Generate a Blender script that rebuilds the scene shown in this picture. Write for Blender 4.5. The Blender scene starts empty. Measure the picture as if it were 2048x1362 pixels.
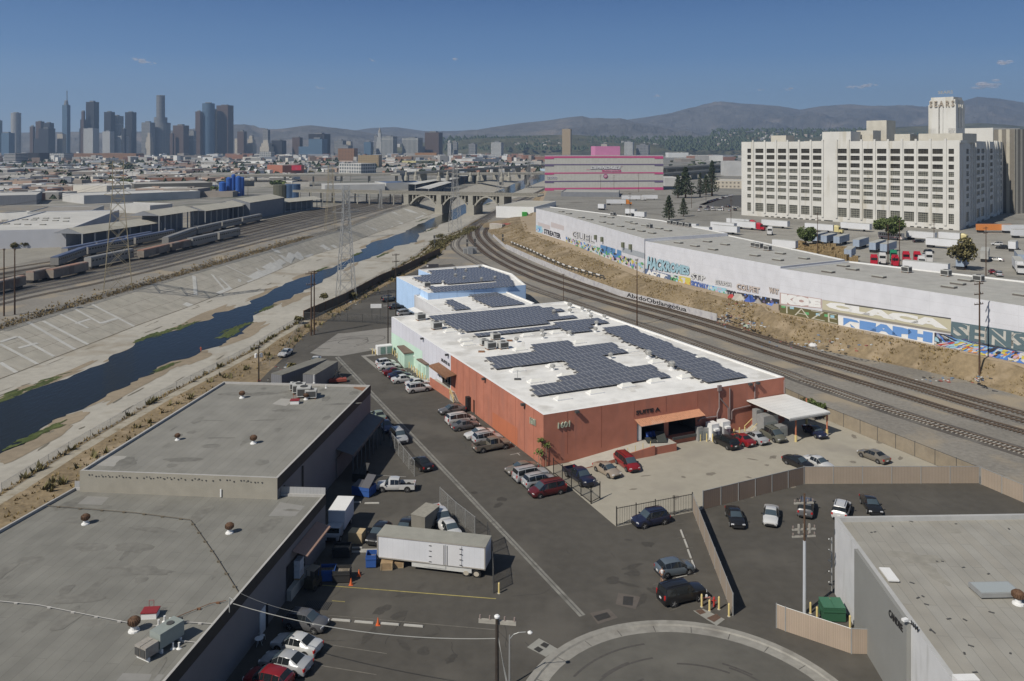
import bpy, math, random
from mathutils import Vector, Matrix, noise
R = math.radians
random.seed(7)
SC = bpy.context.scene
COL = SC.collection
# ---------------------------------------------------------------- camera, sky, sun, exposure
F, HZ, H = 1620.0, 296.0, 46.0        # focal length (px of a 2048 wide picture), horizon row, camera height
cam = bpy.data.cameras.new('camera')
cam.sensor_width = 36.0
cam.lens = 36.0 * F / 2048
cam.shift_y = -(681.0 - HZ) / 2048
cam.clip_start = 0.5
cam.clip_end = 80000
camo = bpy.data.objects.new('camera', cam)
camo.location = (0, 0, H)
camo.rotation_euler = (R(90), 0, 0)
COL.objects.link(camo)
SC.camera = camo
W = bpy.data.worlds.new("World")
SC.world = W
W.use_nodes = True
SUN_AZ = (-0.735, -0.678)             # horizontal direction towards the sun
SUN_EL = 44.0
wn = W.node_tree.nodes
sky = wn.new('ShaderNodeTexSky')
sky.sky_type = 'NISHITA'
sky.sun_disc = False
sky.sun_elevation = R(SUN_EL)
sky.sun_rotation = math.atan2(SUN_AZ[0], SUN_AZ[1])
sky.air_density = 1.0
sky.dust_density = 0.3
sky.ozone_density = 4.0
sky.altitude = 100
wn['Background'].inputs[1].default_value = 0.075
# clear deep-blue air: the physical sky blended with a blue gradient by elevation
tcw = wn.new('ShaderNodeTexCoord'); sx = wn.new('ShaderNodeSeparateXYZ'); W.node_tree.links.new(tcw.outputs['Generated'], sx.inputs[0])
rp = wn.new('ShaderNodeValToRGB'); W.node_tree.links.new(sx.outputs['Z'], rp.inputs[0])
for k, (p, c) in enumerate([(0.0, (4.1, 5.1, 6.0)), (0.05, (2.3, 3.8, 5.8)), (0.11, (.95, 2.2, 4.5)), (0.2, (.20, .90, 2.8)), (0.5, (.75, 1.0, 1.5))]):
 el = rp.color_ramp.elements[k] if k < 2 else rp.color_ramp.elements.new(p)
 el.position = p; el.color = (*c, 1)
mxw = wn.new('ShaderNodeMix'); mxw.data_type = 'RGBA'; mxw.inputs[0].default_value = .92
W.node_tree.links.new(sky.outputs[0], mxw.inputs[6]); W.node_tree.links.new(rp.outputs[0], mxw.inputs[7])
W.node_tree.links.new(mxw.outputs[2], wn['Background'].inputs[0])
sl = bpy.data.lights.new('sun', 'SUN')
sl.energy = 3.1
sl.angle = R(0.5)
sl.color = (1.0, 0.94, 0.84)
so = bpy.data.objects.new('sun', sl)
sd = Vector((SUN_AZ[0] * math.cos(R(SUN_EL)), SUN_AZ[1] * math.cos(R(SUN_EL)), math.sin(R(SUN_EL))))
so.rotation_euler = sd.to_track_quat('Z', 'Y').to_euler()
so.location = (-50, -50, 120)
COL.objects.link(so)
SC.view_settings.view_transform = 'Standard'
SC.view_settings.look = 'None'
SC.view_settings.exposure = 0.48
SC.view_settings.gamma = 1.0
SC.render.engine = 'CYCLES'
SC.cycles.max_bounces = 5
SC.cycles.diffuse_bounces = 2
SC.cycles.transparent_max_bounces = 16
SC.cycles.volume_bounces = 0
# ---------------------------------------------------------------- geometry helpers
def V(*a): return Vector(a)
def P(x, y, z=0.0):
 """ground point (height z) that stands where the survey photo shows pixel x, y"""
 Y = F * (H - z) / (y - HZ)
 return Vector(((x - 1024) * Y / F, Y, z))
def zof(ytop, Y): return H - (ytop - HZ) * Y / F
def WP(x, y, A, B):
 """point on the vertical wall through A and B"""
 dx = (x - 1024) / F; dz = -(y - HZ) / F
 n = Vector((B.y - A.y, A.x - B.x))
 t = (A.x * n.x + A.y * n.y) / (dx * n.x + n.y)
 return Vector((dx * t, t, H + dz * t))
def az(x, y, dx, dy):
 """heading (radians) on the ground of a direction dx, dy seen at x, y"""
 a = P(x, y); b = P(x + dx * .5, y + dy * .5)
 return math.atan2(b.y - a.y, b.x - a.x)
class MB:
 """collects faces; build() links them as one mesh object"""
 def __init__(s, ang=0.0):
  s.v = []; s.f = []; s.m = []; s.ang = ang; s.sm = False
 def face(s, pts, m=0):
  n = len(s.v); s.v.extend([tuple(p) for p in pts]); s.f.append(tuple(range(n, n + len(pts)))); s.m.append(m)
 def prism(s, pts, z0, z1, m=0, mtop=None, bottom=False):
  pts = [Vector((p[0], p[1], 0)) for p in pts]
  a = sum(pts[i].x * pts[(i + 1) % len(pts)].y - pts[(i + 1) % len(pts)].x * pts[i].y for i in range(len(pts)))
  if a < 0: pts = pts[::-1]
  n = len(pts); b = len(s.v)
  for p in pts: s.v.append((p.x, p.y, z0))
  for p in pts: s.v.append((p.x, p.y, z1))
  for i in range(n):
   j = (i + 1) % n
   s.f.append((b + i, b + j, b + n + j, b + n + i)); s.m.append(m)
  s.f.append(tuple(range(b + n, b + 2 * n))); s.m.append(m if mtop is None else mtop)
  if bottom: s.f.append(tuple(range(b + n - 1, b - 1, -1))); s.m.append(m)
 def box(s, c, d, rz=0.0, m=0, mtop=None):
  """centre of base c, size d"""
  ca, sa = math.cos(rz), math.sin(rz)
  q = []
  for sx, sy in ((-1, -1), (1, -1), (1, 1), (-1, 1)):
   x, y = sx * d[0] / 2, sy * d[1] / 2
   q.append((c[0] + x * ca - y * sa, c[1] + x * sa + y * ca))
  s.prism(q, c[2], c[2] + d[2], m, mtop, True)
 def tube(s, a, b, r, n=6, m=0, r2=None, caps=True):
  a = Vector(a); b = Vector(b); d = b - a
  if d.length < 1e-6: return
  d.normalize(); r2 = r if r2 is None else r2
  u = d.orthogonal().normalized(); w = d.cross(u); k = len(s.v)
  for i in range(n):
   t = 2 * math.pi * i / n; o = u * math.cos(t) + w * math.sin(t)
   s.v.append(tuple(a + o * r)); s.v.append(tuple(b + o * r2))
  for i in range(n):
   j = (i + 1) % n
   s.f.append((k + 2 * i, k + 2 * j, k + 2 * j + 1, k + 2 * i + 1)); s.m.append(m)
  if caps:
   s.f.append(tuple(k + 2 * i for i in range(n))[::-1]); s.m.append(m)
   s.f.append(tuple(k + 2 * i + 1 for i in range(n))); s.m.append(m)
 def beam(s, a, b, w, h, m=0):
  a = Vector(a); b = Vector(b); d = (b - a).normalized()
  up = Vector((0, 0, 1)) if abs(d.z) < .95 else Vector((1, 0, 0))
  x = d.cross(up).normalized() * w / 2; y = x.cross(d).normalized() * h / 2
  c = [a - x - y, a + x - y, a + x + y, a - x + y, b - x - y, b + x - y, b + x + y, b - x + y]
  k = len(s.v); s.v.extend(tuple(p) for p in c)
  for q in ((0, 1, 5, 4), (1, 2, 6, 5), (2, 3, 7, 6), (3, 0, 4, 7), (3, 2, 1, 0), (4, 5, 6, 7)):
   s.f.append(tuple(k + i for i in q)); s.m.append(m)
 def lathe(s, c, prof, n=12, m=0):
  k = len(s.v)
  for r, z in prof:
   for i in range(n):
    t = 2 * math.pi * i / n; s.v.append((c[0] + r * math.cos(t), c[1] + r * math.sin(t), c[2] + z))
  for j in range(len(prof) - 1):
   for i in range(n):
    i2 = (i + 1) % n
    s.f.append((k + j * n + i, k + j * n + i2, k + (j + 1) * n + i2, k + (j + 1) * n + i)); s.m.append(m)
  s.f.append(tuple(k + (len(prof) - 1) * n + i for i in range(n))); s.m.append(m)
 def ball(s, c, r, n=8, m=0, sq=1.0):
  s.lathe((c[0], c[1], c[2]), [(r * math.sin(math.pi * j / 6) + 1e-4, -r * sq * math.cos(math.pi * j / 6)) for j in range(7)], n, m)
 def build(s, name, mats, parent=None, smooth=False, loc=None):
  me = bpy.data.meshes.new(name)
  vs = s.v
  if loc is not None: vs = [(p[0] - loc[0], p[1] - loc[1], p[2] - loc[2]) for p in vs]
  me.from_pydata(vs, [], s.f)
  if not isinstance(mats, (list, tuple)): mats = [mats]
  for mm in mats: me.materials.append(mm)
  uv = me.uv_layers.new(name='UVMap').data
  ca, sa = math.cos(-s.ang), math.sin(-s.ang)
  for p in me.polygons:
   p.material_index = s.m[p.index]
   n = p.normal
   if abs(n.z) > .7:
    for li in p.loop_indices:
     co = me.vertices[me.loops[li].vertex_index].co
     uv[li].uv = (co.x * ca - co.y * sa, co.x * sa + co.y * ca)
   else:
    tx, ty = -n.y, n.x; l = math.hypot(tx, ty) or 1; tx /= l; ty /= l
    for li in p.loop_indices:
     co = me.vertices[me.loops[li].vertex_index].co
     uv[li].uv = (co.x * tx + co.y * ty, co.z)
  if smooth:
   for p in me.polygons: p.use_smooth = True
   try: me.set_sharp_from_angle(angle=R(38))
   except Exception: pass
  o = bpy.data.objects.new(name, me)
  COL.objects.link(o)
  if parent is not None: o.parent = parent
  if loc is not None: o.location = loc
  return o
def tag(o, label=None, cat=None, group=None, kind=None):
 if label: o['label'] = label
 if cat: o['category'] = cat
 if group: o['group'] = group
 if kind: o['kind'] = kind
 return o
def thing(name, label, cat, loc=(0, 0, 0), rz=0.0, group=None):
 o = bpy.data.objects.new(name, None); COL.objects.link(o)
 o.location = loc; o.rotation_euler = (0, 0, rz); o.empty_display_size = .5
 return tag(o, label, cat, group)
def local(mb, name, mats, root, smooth=False):
 """build a mesh given in world coordinates under an unrotated root"""
 o = mb.build(name, mats, None, smooth)
 o.parent = root; o.location = -Vector(root.location)
 return o
def local_each(mb, name, mats, root, per=1):
 """one part object for every `per` primitives (connected pieces) of mb"""
 groups = []; cur = None; hi = -1
 for f, m in zip(mb.f, mb.m):
  if cur is None or min(f) > hi:
   cur = ([], []); groups.append(cur)
  cur[0].append(f); cur[1].append(m); hi = max(hi, max(f))
 out = []
 for k in range(0, len(groups), per):
  n = MB(mb.ang); n.f = [f for g in groups[k:k + per] for f in g[0]]; n.m = [m for g in groups[k:k + per] for m in g[1]]
  lo = min(min(f) for f in n.f); hi2 = max(max(f) for f in n.f)
  n.v = mb.v[lo:hi2 + 1]; n.f = [tuple(i - lo for i in f) for f in n.f]
  out.append(local(n, name, mats, root))
 return out
def copy_tree(o, parent=None):
 c = o.copy(); COL.objects.link(c)
 if parent is not None: c.parent = parent
 for ch in list(o.children): copy_tree(ch, c)
 return c
def struct(mb, name, mats, smooth=False):
 o = mb.build(name, mats, None, smooth); o['kind'] = 'structure'; return o
# ---------------------------------------------------------------- materials
MC = {}
def nt(name):
 m = bpy.data.materials.new(name); m.use_nodes = True
 return m, m.node_tree.nodes, m.node_tree.links, m.node_tree.nodes['Principled BSDF']
def rgb(c): return (c[0], c[1], c[2], 1)
def mul(c, k): return tuple(min(1, x * k) for x in c)
def mat(name, col, rough=.85, var=.12, sc=.6, bump=0.0, metal=0.0, big=.08, spec=.3, col2=None, thr=.55, st=0):
 """noise-broken surface: grain, blotches, optional second colour in patches or vertical streaks (st)"""
 if name in MC: return MC[name]
 m, n, l, b = nt(name)
 b.inputs['Roughness'].default_value = rough; b.inputs['Metallic'].default_value = metal
 b.inputs['Specular IOR Level'].default_value = spec
 g = n.new('ShaderNodeNewGeometry')
 n1 = n.new('ShaderNodeTexNoise'); n1.inputs['Scale'].default_value = sc; n1.inputs['Detail'].default_value = 5
 n2 = n.new('ShaderNodeTexNoise'); n2.inputs['Scale'].default_value = big; n2.inputs['Detail'].default_value = 3
 for q in (n1, n2): l.new(g.outputs['Position'], q.inputs['Vector'])
 ad = n.new('ShaderNodeMath'); ad.operation = 'ADD'; l.new(n1.outputs['Fac'], ad.inputs[0]); l.new(n2.outputs['Fac'], ad.inputs[1])
 mr = n.new('ShaderNodeMapRange'); mr.inputs[1].default_value = .7; mr.inputs[2].default_value = 1.3
 l.new(ad.outputs[0], mr.inputs[0])
 mx = n.new('ShaderNodeMix'); mx.data_type = 'RGBA'
 mx.inputs[6].default_value = rgb(mul(col, 1 - var)); mx.inputs[7].default_value = rgb(mul(col, 1 + var))
 l.new(mr.outputs[0], mx.inputs[0]); out = mx.outputs[2]
 if col2:
  n3 = n.new('ShaderNodeTexNoise'); n3.inputs['Scale'].default_value = big * 1.7; n3.inputs['Detail'].default_value = 8
  mp = n.new('ShaderNodeMapping'); mp.inputs['Scale'].default_value = (1, 1, st or 1); l.new(g.outputs['Position'], mp.inputs[0]); l.new(mp.outputs[0], n3.inputs['Vector'])
  m3 = n.new('ShaderNodeMapRange'); m3.inputs[1].default_value = thr; m3.inputs[2].default_value = thr + .12
  l.new(n3.outputs['Fac'], m3.inputs[0])
  mx2 = n.new('ShaderNodeMix'); mx2.data_type = 'RGBA'; l.new(m3.outputs[0], mx2.inputs[0]); l.new(out, mx2.inputs[6])
  mx2.inputs[7].default_value = rgb(col2); out = mx2.outputs[2]
 l.new(out, b.inputs['Base Color'])
 if bump:
  bp = n.new('ShaderNodeBump'); bp.inputs['Strength'].default_value = bump; bp.inputs['Distance'].default_value = .3
  l.new(n1.outputs['Fac'], bp.inputs['Height']); l.new(bp.outputs[0], b.inputs['Normal'])
 m['out'] = 1
 MC[name] = m
 return m
def grid(name, wall, glass, w, h, mort, rough=.4, glass2=None, sc=.1, offset=0.0, wvar=.06, shift=0.0, roofcol=None):
 """wall with a regular pattern (panel joints, far-off window grids): UVs are metres"""
 if name in MC: return MC[name]
 m, n, l, b = nt(name)
 uv = n.new('ShaderNodeUVMap'); mp = n.new('ShaderNodeMapping'); mp.inputs['Location'].default_value = (shift, shift, 0)
 l.new(uv.outputs[0], mp.inputs[0])
 br = n.new('ShaderNodeTexBrick'); br.offset = offset; br.inputs['Scale'].default_value = sc
 br.inputs['Brick Width'].default_value = w * sc; br.inputs['Row Height'].default_value = h * sc
 br.inputs['Mortar Size'].default_value = min(.124, mort * sc / 2 * 1.0); br.inputs['Mortar Smooth'].default_value = .05
 br.inputs['Color1'].default_value = rgb(glass); br.inputs['Color2'].default_value = rgb(glass2 or glass)
 br.inputs['Mortar'].default_value = rgb(wall)
 l.new(mp.outputs[0], br.inputs['Vector'])
 g = n.new('ShaderNodeNewGeometry'); n1 = n.new('ShaderNodeTexNoise'); n1.inputs['Scale'].default_value = .35; n1.inputs['Detail'].default_value = 6
 l.new(g.outputs['Position'], n1.inputs['Vector'])
 mr = n.new('ShaderNodeMapRange'); mr.inputs[1].default_value = .3; mr.inputs[2].default_value = .7
 mr.inputs[3].default_value = 1 - wvar; mr.inputs[4].default_value = 1 + wvar; l.new(n1.outputs['Fac'], mr.inputs[0])
 vm = n.new('ShaderNodeVectorMath'); vm.operation = 'SCALE'; l.new(br.outputs['Color'], vm.inputs[0]); l.new(mr.outputs[0], vm.inputs['Scale'])
 l.new(vm.outputs[0], b.inputs['Base Color']); b.inputs['Roughness'].default_value = rough
 b.inputs['Specular IOR Level'].default_value = .3
 MC[name] = m
 return m
def flat(name, col, rough=.6, metal=0.0, spec=.4, alpha=1.0, coat=0.0):
 if name in MC: return MC[name]
 m, n, l, b = nt(name)
 b.inputs['Base Color'].default_value = rgb(col); b.inputs['Roughness'].default_value = rough
 b.inputs['Metallic'].default_value = metal; b.inputs['Specular IOR Level'].default_value = spec
 b.inputs['Alpha'].default_value = alpha; b.inputs['Coat Weight'].default_value = coat; b.inputs['Coat Roughness'].default_value = .05
 MC[name] = m
 return m
def paint(name, col): return flat('paint_' + name, col, .32, 0.25 if max(col) > .2 else .1, .5, 1, .6)
def text_mesh(body, bold=0.0):
 c = bpy.data.curves.new('t', 'FONT'); c.body = body; c.size = 1; c.offset = bold; c.resolution_u = 2
 o = bpy.data.objects.new('t', c)
 me = bpy.data.meshes.new_from_object(o)
 vs = [tuple(v.co) for v in me.vertices]; fs = [tuple(p.vertices) for p in me.polygons]
 bpy.data.objects.remove(o); bpy.data.curves.remove(c); bpy.data.meshes.remove(me)
 x0 = min(v[0] for v in vs); x1 = max(v[0] for v in vs); y0 = min(v[1] for v in vs); y1 = max(v[1] for v in vs)
 return [((v[0] - x0) / (x1 - x0), (v[1] - y0) / (y1 - y0)) for v in vs], fs
def text_on(body, q, m, name, parent=None, off=.03, bold=.02, mirror=False, thick=0.0):
 """lettering stretched over quad q = bottom-left, bottom-right, top-right, top-left (world points)"""
 vs, fs = text_mesh(body, bold)
 q = [Vector(p) for p in q]
 n = (q[1] - q[0]).cross(q[3] - q[0]).normalized()
 pts = []
 for u, v in vs:
  if mirror: u = 1 - u
  a = q[0].lerp(q[1], u); b = q[3].lerp(q[2], u)
  pts.append(a.lerp(b, v) + n * off)
 mb = MB()
 mb.v = [tuple(p) for p in pts]; mb.f = list(fs); mb.m = [0] * len(fs)
 if thick:
  k = len(mb.v); edges = {}
  for f in fs:
   for i in range(len(f)):
    e = (f[i], f[(i + 1) % len(f)]); edges[e] = 1
  mb.v += [tuple(p - n * thick) for p in pts]
  for (a, b) in edges:
   if (b, a) not in edges: mb.f.append((a, a + k, b + k, b)); mb.m.append(0)
 if parent is not None: return local(mb, name, m, parent)
 return mb.build(name, m)
E1 = Vector((-.427, .904, 0)); E2 = Vector((.904, .427, 0))      # along the alley / across it
A1 = math.atan2(E1.y, E1.x); A2 = math.atan2(E2.y, E2.x)
# ---------------------------------------------------------------- terrain
def up(pts):
 pts = [Vector(p) for p in pts]
 a = sum(pts[i].x * pts[(i + 1) % len(pts)].y - pts[(i + 1) % len(pts)].x * pts[i].y for i in range(len(pts)))
 return pts if a > 0 else pts[::-1]
def sheet(name, pts, z, m, kind='structure', ang=0.0):
 mb = MB(ang); mb.face(up([(p[0], p[1], z) for p in pts])); return tag(mb.build(name, m), kind=kind)
def PP(l, z=0.0): return [P(x, y, z) for x, y in l]
def lerp_y(line, Y):
 """x of a polyline (sorted by y) at Y"""
 if Y <= line[0][1]: i = 0
 elif Y >= line[-1][1]: i = len(line) - 2
 else:
  i = 0
  while line[i + 1][1] < Y: i += 1
 (x0, y0), (x1, y1) = line[i][:2], line[i + 1][:2]
 return x0 + (x1 - x0) * (Y - y0) / (y1 - y0)
RZ = -6.0
toe = [(p.x, p.y) for p in PP([(0, 758), (276, 650), (379, 613), (520, 556), (621, 512), (680, 494), (749, 467), (798, 450), (867, 426), (911, 411)], RZ)]
toe = [(toe[0][0] - 22, toe[0][1] - 130)] + toe + [(-27, 950), (73, 1800)]
btop = [(p.x, p.y) for p in PP([(0, 661), (153, 614), (305, 569), (520, 506), (680, 459), (770, 426), (829, 408)])]
btop = [(btop[0][0] - 22, btop[0][1] - 150)] + btop + [(-52, 950), (41, 1800)]
rb = [(p.x, p.y) for p in PP([(0, 984), (135, 900), (320, 793), (499, 702), (541, 674), (664, 606), (717, 575), (772, 547), (831, 513), (867, 483), (911, 465), (988, 421), (1015, 400)])]
rb = [(-72, 40)] + rb + [(33, 877), (118, 1800)]
M_gravel = mat('gravel', (.215, .2, .175), .95, .22, 1.4, .3, big=.05, col2=(.30, .255, .19), thr=.52)
M_city = mat('city_ground', (.24, .23, .205), .95, .35, .06, 0, big=.012, col2=(.12, .125, .10), thr=.54)
M_conc = mat('channel_concrete', (.37, .35, .305), .9, .14, .5, .1, big=.045, col2=(.28, .25, .20), thr=.56)
M_asph = mat('asphalt', (.080, .074, .064), .92, .14, .8, .15, big=.06, col2=(.104, .096, .083), thr=.53)
M_asph2 = mat('old_asphalt', (.105, .10, .088), .92, .12, .9, .15, big=.07, col2=(.13, .124, .108), thr=.52)
M_lot = mat('lot_concrete', (.335, .31, .255), .9, .08, .7, .08, big=.06, col2=(.285, .262, .22), thr=.56)
M_kerb = mat('kerb_concrete', (.26, .25, .225), .9, .16, 1.5, .1, big=.2, col2=(.19, .18, .16), thr=.56)
M_dirt = mat('dirt', (.30, .235, .16), .97, .20, .9, .5, big=.07, col2=(.225, .175, .115), thr=.50)
M_dirt2 = mat('dry_slope', (.215, .165, .10), .97, .30, 1.1, .8, big=.10, col2=(.30, .235, .155), thr=.53)
M_bench = mat('dirt_path', (.36, .285, .195), .97, .10, .8, .2, big=.06)
M_grass = mat('dry_grass', (.25, .185, .085), .95, .35, 2.0, 0, big=.3)
M_green = mat('weeds', (.085, .10, .035), .95, .4, 2.0, 0, big=.3)
# ground sheets
far = 12500
w = [(-9000, 0, 0), (-9000, 1800, 0), (41, 1800, 0)] + [(x, y, 0) for x, y in reversed(btop[1:-1])] + [(btop[0][0], btop[0][1], 0), (btop[0][0] - 10, 0, 0)]
g = MB(); g.face(up(w)); struct(g, 'west_ground', M_gravel)
e = [(x, y, 0) for x, y in rb] + [(9000, 1800, 0), (9000, 0, 0), (-72, 0, 0)]
g = MB(); g.face(up(e)); struct(g, 'ground', M_gravel)
sheet('far_ground', [(-10500, 1800), (10500, 1800), (10500, far), (-10500, far)], 0, M_city)
sheet('city_floor', [(-4000, 640), (-150, 640), (-60, 900), (35, 1795), (-4000, 1795)], .02, M_city)
# river channel: floor sheet, sloping left bank, low right wall
fl = [(x, y, RZ) for x, y in toe] + [(x, y, RZ) for x, y in reversed(rb)]
g = MB(); g.face(up(fl)); struct(g, 'river_bed', M_conc)
M_bank = grid('bank_slabs', (.17, .15, .125), (.40, .375, .315), 6.2, 5.4, .10, .9, (.42, .39, .33), .1, 0, .12)
g = MB(); N = 90
for i in range(N):
 y0 = 40 + (1760) * (i / N) ** 1.6; y1 = 40 + (1760) * ((i + 1) / N) ** 1.6
 g.face([(lerp_y(toe, y0), y0, RZ), (lerp_y(toe, y1), y1, RZ), (lerp_y(btop, y1), y1, 0), (lerp_y(btop, y0), y0, 0)][::-1])
bank = struct(g, 'river_bank', M_bank)
bd = math.radians(83)
uvl = bank.data.uv_layers[0].data
for p in bank.data.polygons:
 for li in p.loop_indices:
  co = bank.data.vertices[bank.data.loops[li].vertex_index].co
  uvl[li].uv = (co.x * math.cos(bd) + co.y * math.sin(bd), (co.z - RZ) * 2.9)
 if p.normal.z < 0: p.flip()
g = MB()
for a, b in zip(rb[:-1], rb[1:]):
 g.face([(a[0], a[1], RZ), (b[0], b[1], RZ), (b[0], b[1], 0), (a[0], a[1], 0)])
struct(g, 'channel_wall', M_conc)
# water
wl = [(0, 799), (45, 786), (94, 770), (153, 750), (200, 727), (244, 705), (282, 679), (330, 664), (382, 650), (440, 626), (500, 607), (535, 583), (603, 556), (676, 531), (721, 503), (744, 485), (803, 467), (831, 452), (873, 434), (921, 412), (962, 396), (1000, 380), (1036, 364), (1077, 347), (1110, 338)]
wr = [(0, 908), (18, 900), (60, 873), (109, 849), (132, 829), (190, 803), (241, 779), (280, 757), (317, 735), (402, 705), (440, 688), (476, 673), (484, 658), (529, 614), (588, 594), (629, 571), (680, 541), (705, 527), (757, 510), (790, 493), (831, 484), (836, 467), (873, 453), (911, 438), (962, 412), (1000, 396), (1060, 372), (1130, 345)]
def wob(l, k):
 out = []
 for i in range(len(l) - 1):
  a, b = l[i], l[i + 1]
  for j in range(5):
   t = j / 5; x = a[0] + (b[0] - a[0]) * t; y = a[1] + (b[1] - a[1]) * t
   q = P(x, y, RZ); d = noise.noise(Vector((q.x * .12, q.y * .12, k))) * 2.6 + noise.noise(Vector((q.x * .5, q.y * .5, k))) * 1.1
   out.append((q.x + d, q.y))
 q = P(*l[-1], RZ); out.append((q.x, q.y)); return out
WL, WR = wob(wl, 1), wob(wr, 5)
WL.insert(0, (WL[0][0] - 14, WL[0][1] - 80)); WR.insert(0, (WR[0][0] - 14, WR[0][1] - 60))
g = MB(); g.face(up([(x, y, RZ + .06) for x, y in WL + WR[::-1]]))
m, n_, l_, b_ = nt('river_water')
b_.inputs['Base Color'].default_value = (.017, .019, .016, 1); b_.inputs['Roughness'].default_value = .09; b_.inputs['IOR'].default_value = 1.26; b_.inputs['Specular IOR Level'].default_value = .2
ge = n_.new('ShaderNodeNewGeometry'); mp = n_.new('ShaderNodeMapping'); mp.inputs['Rotation'].default_value = (0, 0, R(8)); mp.inputs['Scale'].default_value = (2.2, .7, 1)
l_.new(ge.outputs['Position'], mp.inputs[0]); nz = n_.new('ShaderNodeTexNoise'); nz.inputs['Scale'].default_value = .55; nz.inputs['Detail'].default_value = 6
l_.new(mp.outputs[0], nz.inputs['Vector']); bp = n_.new('ShaderNodeBump'); bp.inputs['Strength'].default_value = .22; bp.inputs['Distance'].default_value = .35
l_.new(nz.outputs['Fac'], bp.inputs['Height']); l_.new(bp.outputs[0], b_.inputs['Normal'])
struct(g, 'river_water', m)
# damp silt margins, algae mats, cracks on the bed
rnd = random.Random(3)
def blob(mb, c, rx, ry, ang, z, seed, n=26, m=0):
 pts = []
 for i in range(n):
  t = 2 * math.pi * i / n; k = 1 + .55 * noise.noise(Vector((math.cos(t) * 1.6 + seed, math.sin(t) * 1.6, seed * .37)))
  x, y = rx * k * math.cos(t), ry * k * math.sin(t)
  pts.append((c[0] + x * math.cos(ang) - y * math.sin(ang), c[1] + x * math.sin(ang) + y * math.cos(ang), z))
 mb.face(up(pts), m)
M_silt = mat('silt', (.26, .215, .155), .95, .15, .8, .1, big=.1)
M_algae = mat('algae', (.075, .092, .028), .9, .45, 1.5, .4, big=.4)
g = MB(); zz = RZ + .02
for i in range(46):
 s = rnd.choice((WL, WR)); q = s[rnd.randrange(2, len(s) - 22)]
 blob(g, (q[0] + (rnd.uniform(-3, 1) if s is WL else rnd.uniform(-1, 3)), q[1]), rnd.uniform(6, 16), rnd.uniform(1, 2.6), R(83) + rnd.uniform(-.1, .1), zz + i * .0006, i)
struct(g, 'silt_margin', M_silt)
g = MB()
for i, (x, y, rx, ry) in enumerate([(30, 787, 12, 2.6), (70, 774, 10, 2), (330, 664, 12, 2.4), (300, 672, 9, 2), (375, 651, 8, 1.4), (460, 668, 7, 3.6), (468, 660, 8, 2.6), (484, 652, 5, 1.6), (330, 735, 5, 1.2), (75, 869, 8, 1.8), (535, 617, 7, 1.6), (712, 509, 8, 2.2), (765, 510, 12, 1.6), (640, 540, 9, 1), (845, 440, 20, 1.6), (860, 460, 14, 1.4), (975, 409, 16, 2.6), (1000, 400, 22, 2.4)]):
 q = P(x, y, RZ); u = R(82)
 for k in range(46):
  a, b = max(-1, min(1, rnd.gauss(0, .4))) * rx, rnd.gauss(0, .36) * ry * .7; blob(g, (q.x + a * math.cos(u) - b * math.sin(u), q.y + a * math.sin(u) + b * math.cos(u)), rnd.uniform(.5, 2.0), rnd.uniform(.15, .6), u + rnd.uniform(-.4, .4), RZ + .07 + (i * 46 + k) * .0001, i * 46 + k, 9, k % 2)
tag(g.build('algae', [M_algae, mat('algae_dark', (.055, .075, .02), .9, .4, 1.5)]), kind='stuff')
g = MB()
for i in range(150):
 t = rnd.random(); Y = 110 + 520 * t * t; xa = lerp_y(rb, Y) - rnd.uniform(.5, 19)
 if rnd.random() < .3: xa = lerp_y(toe, Y) + rnd.uniform(1, 10)
 blob(g, (xa, Y), rnd.uniform(.8, 4), rnd.uniform(.08, .32), R(80) + rnd.uniform(-.25, .25), RZ + .03 + i * .0002, i, 9)
struct(g, 'bed_cracks', mat('damp_crack', (.17, .155, .12), .9, .2, 2))
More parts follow.
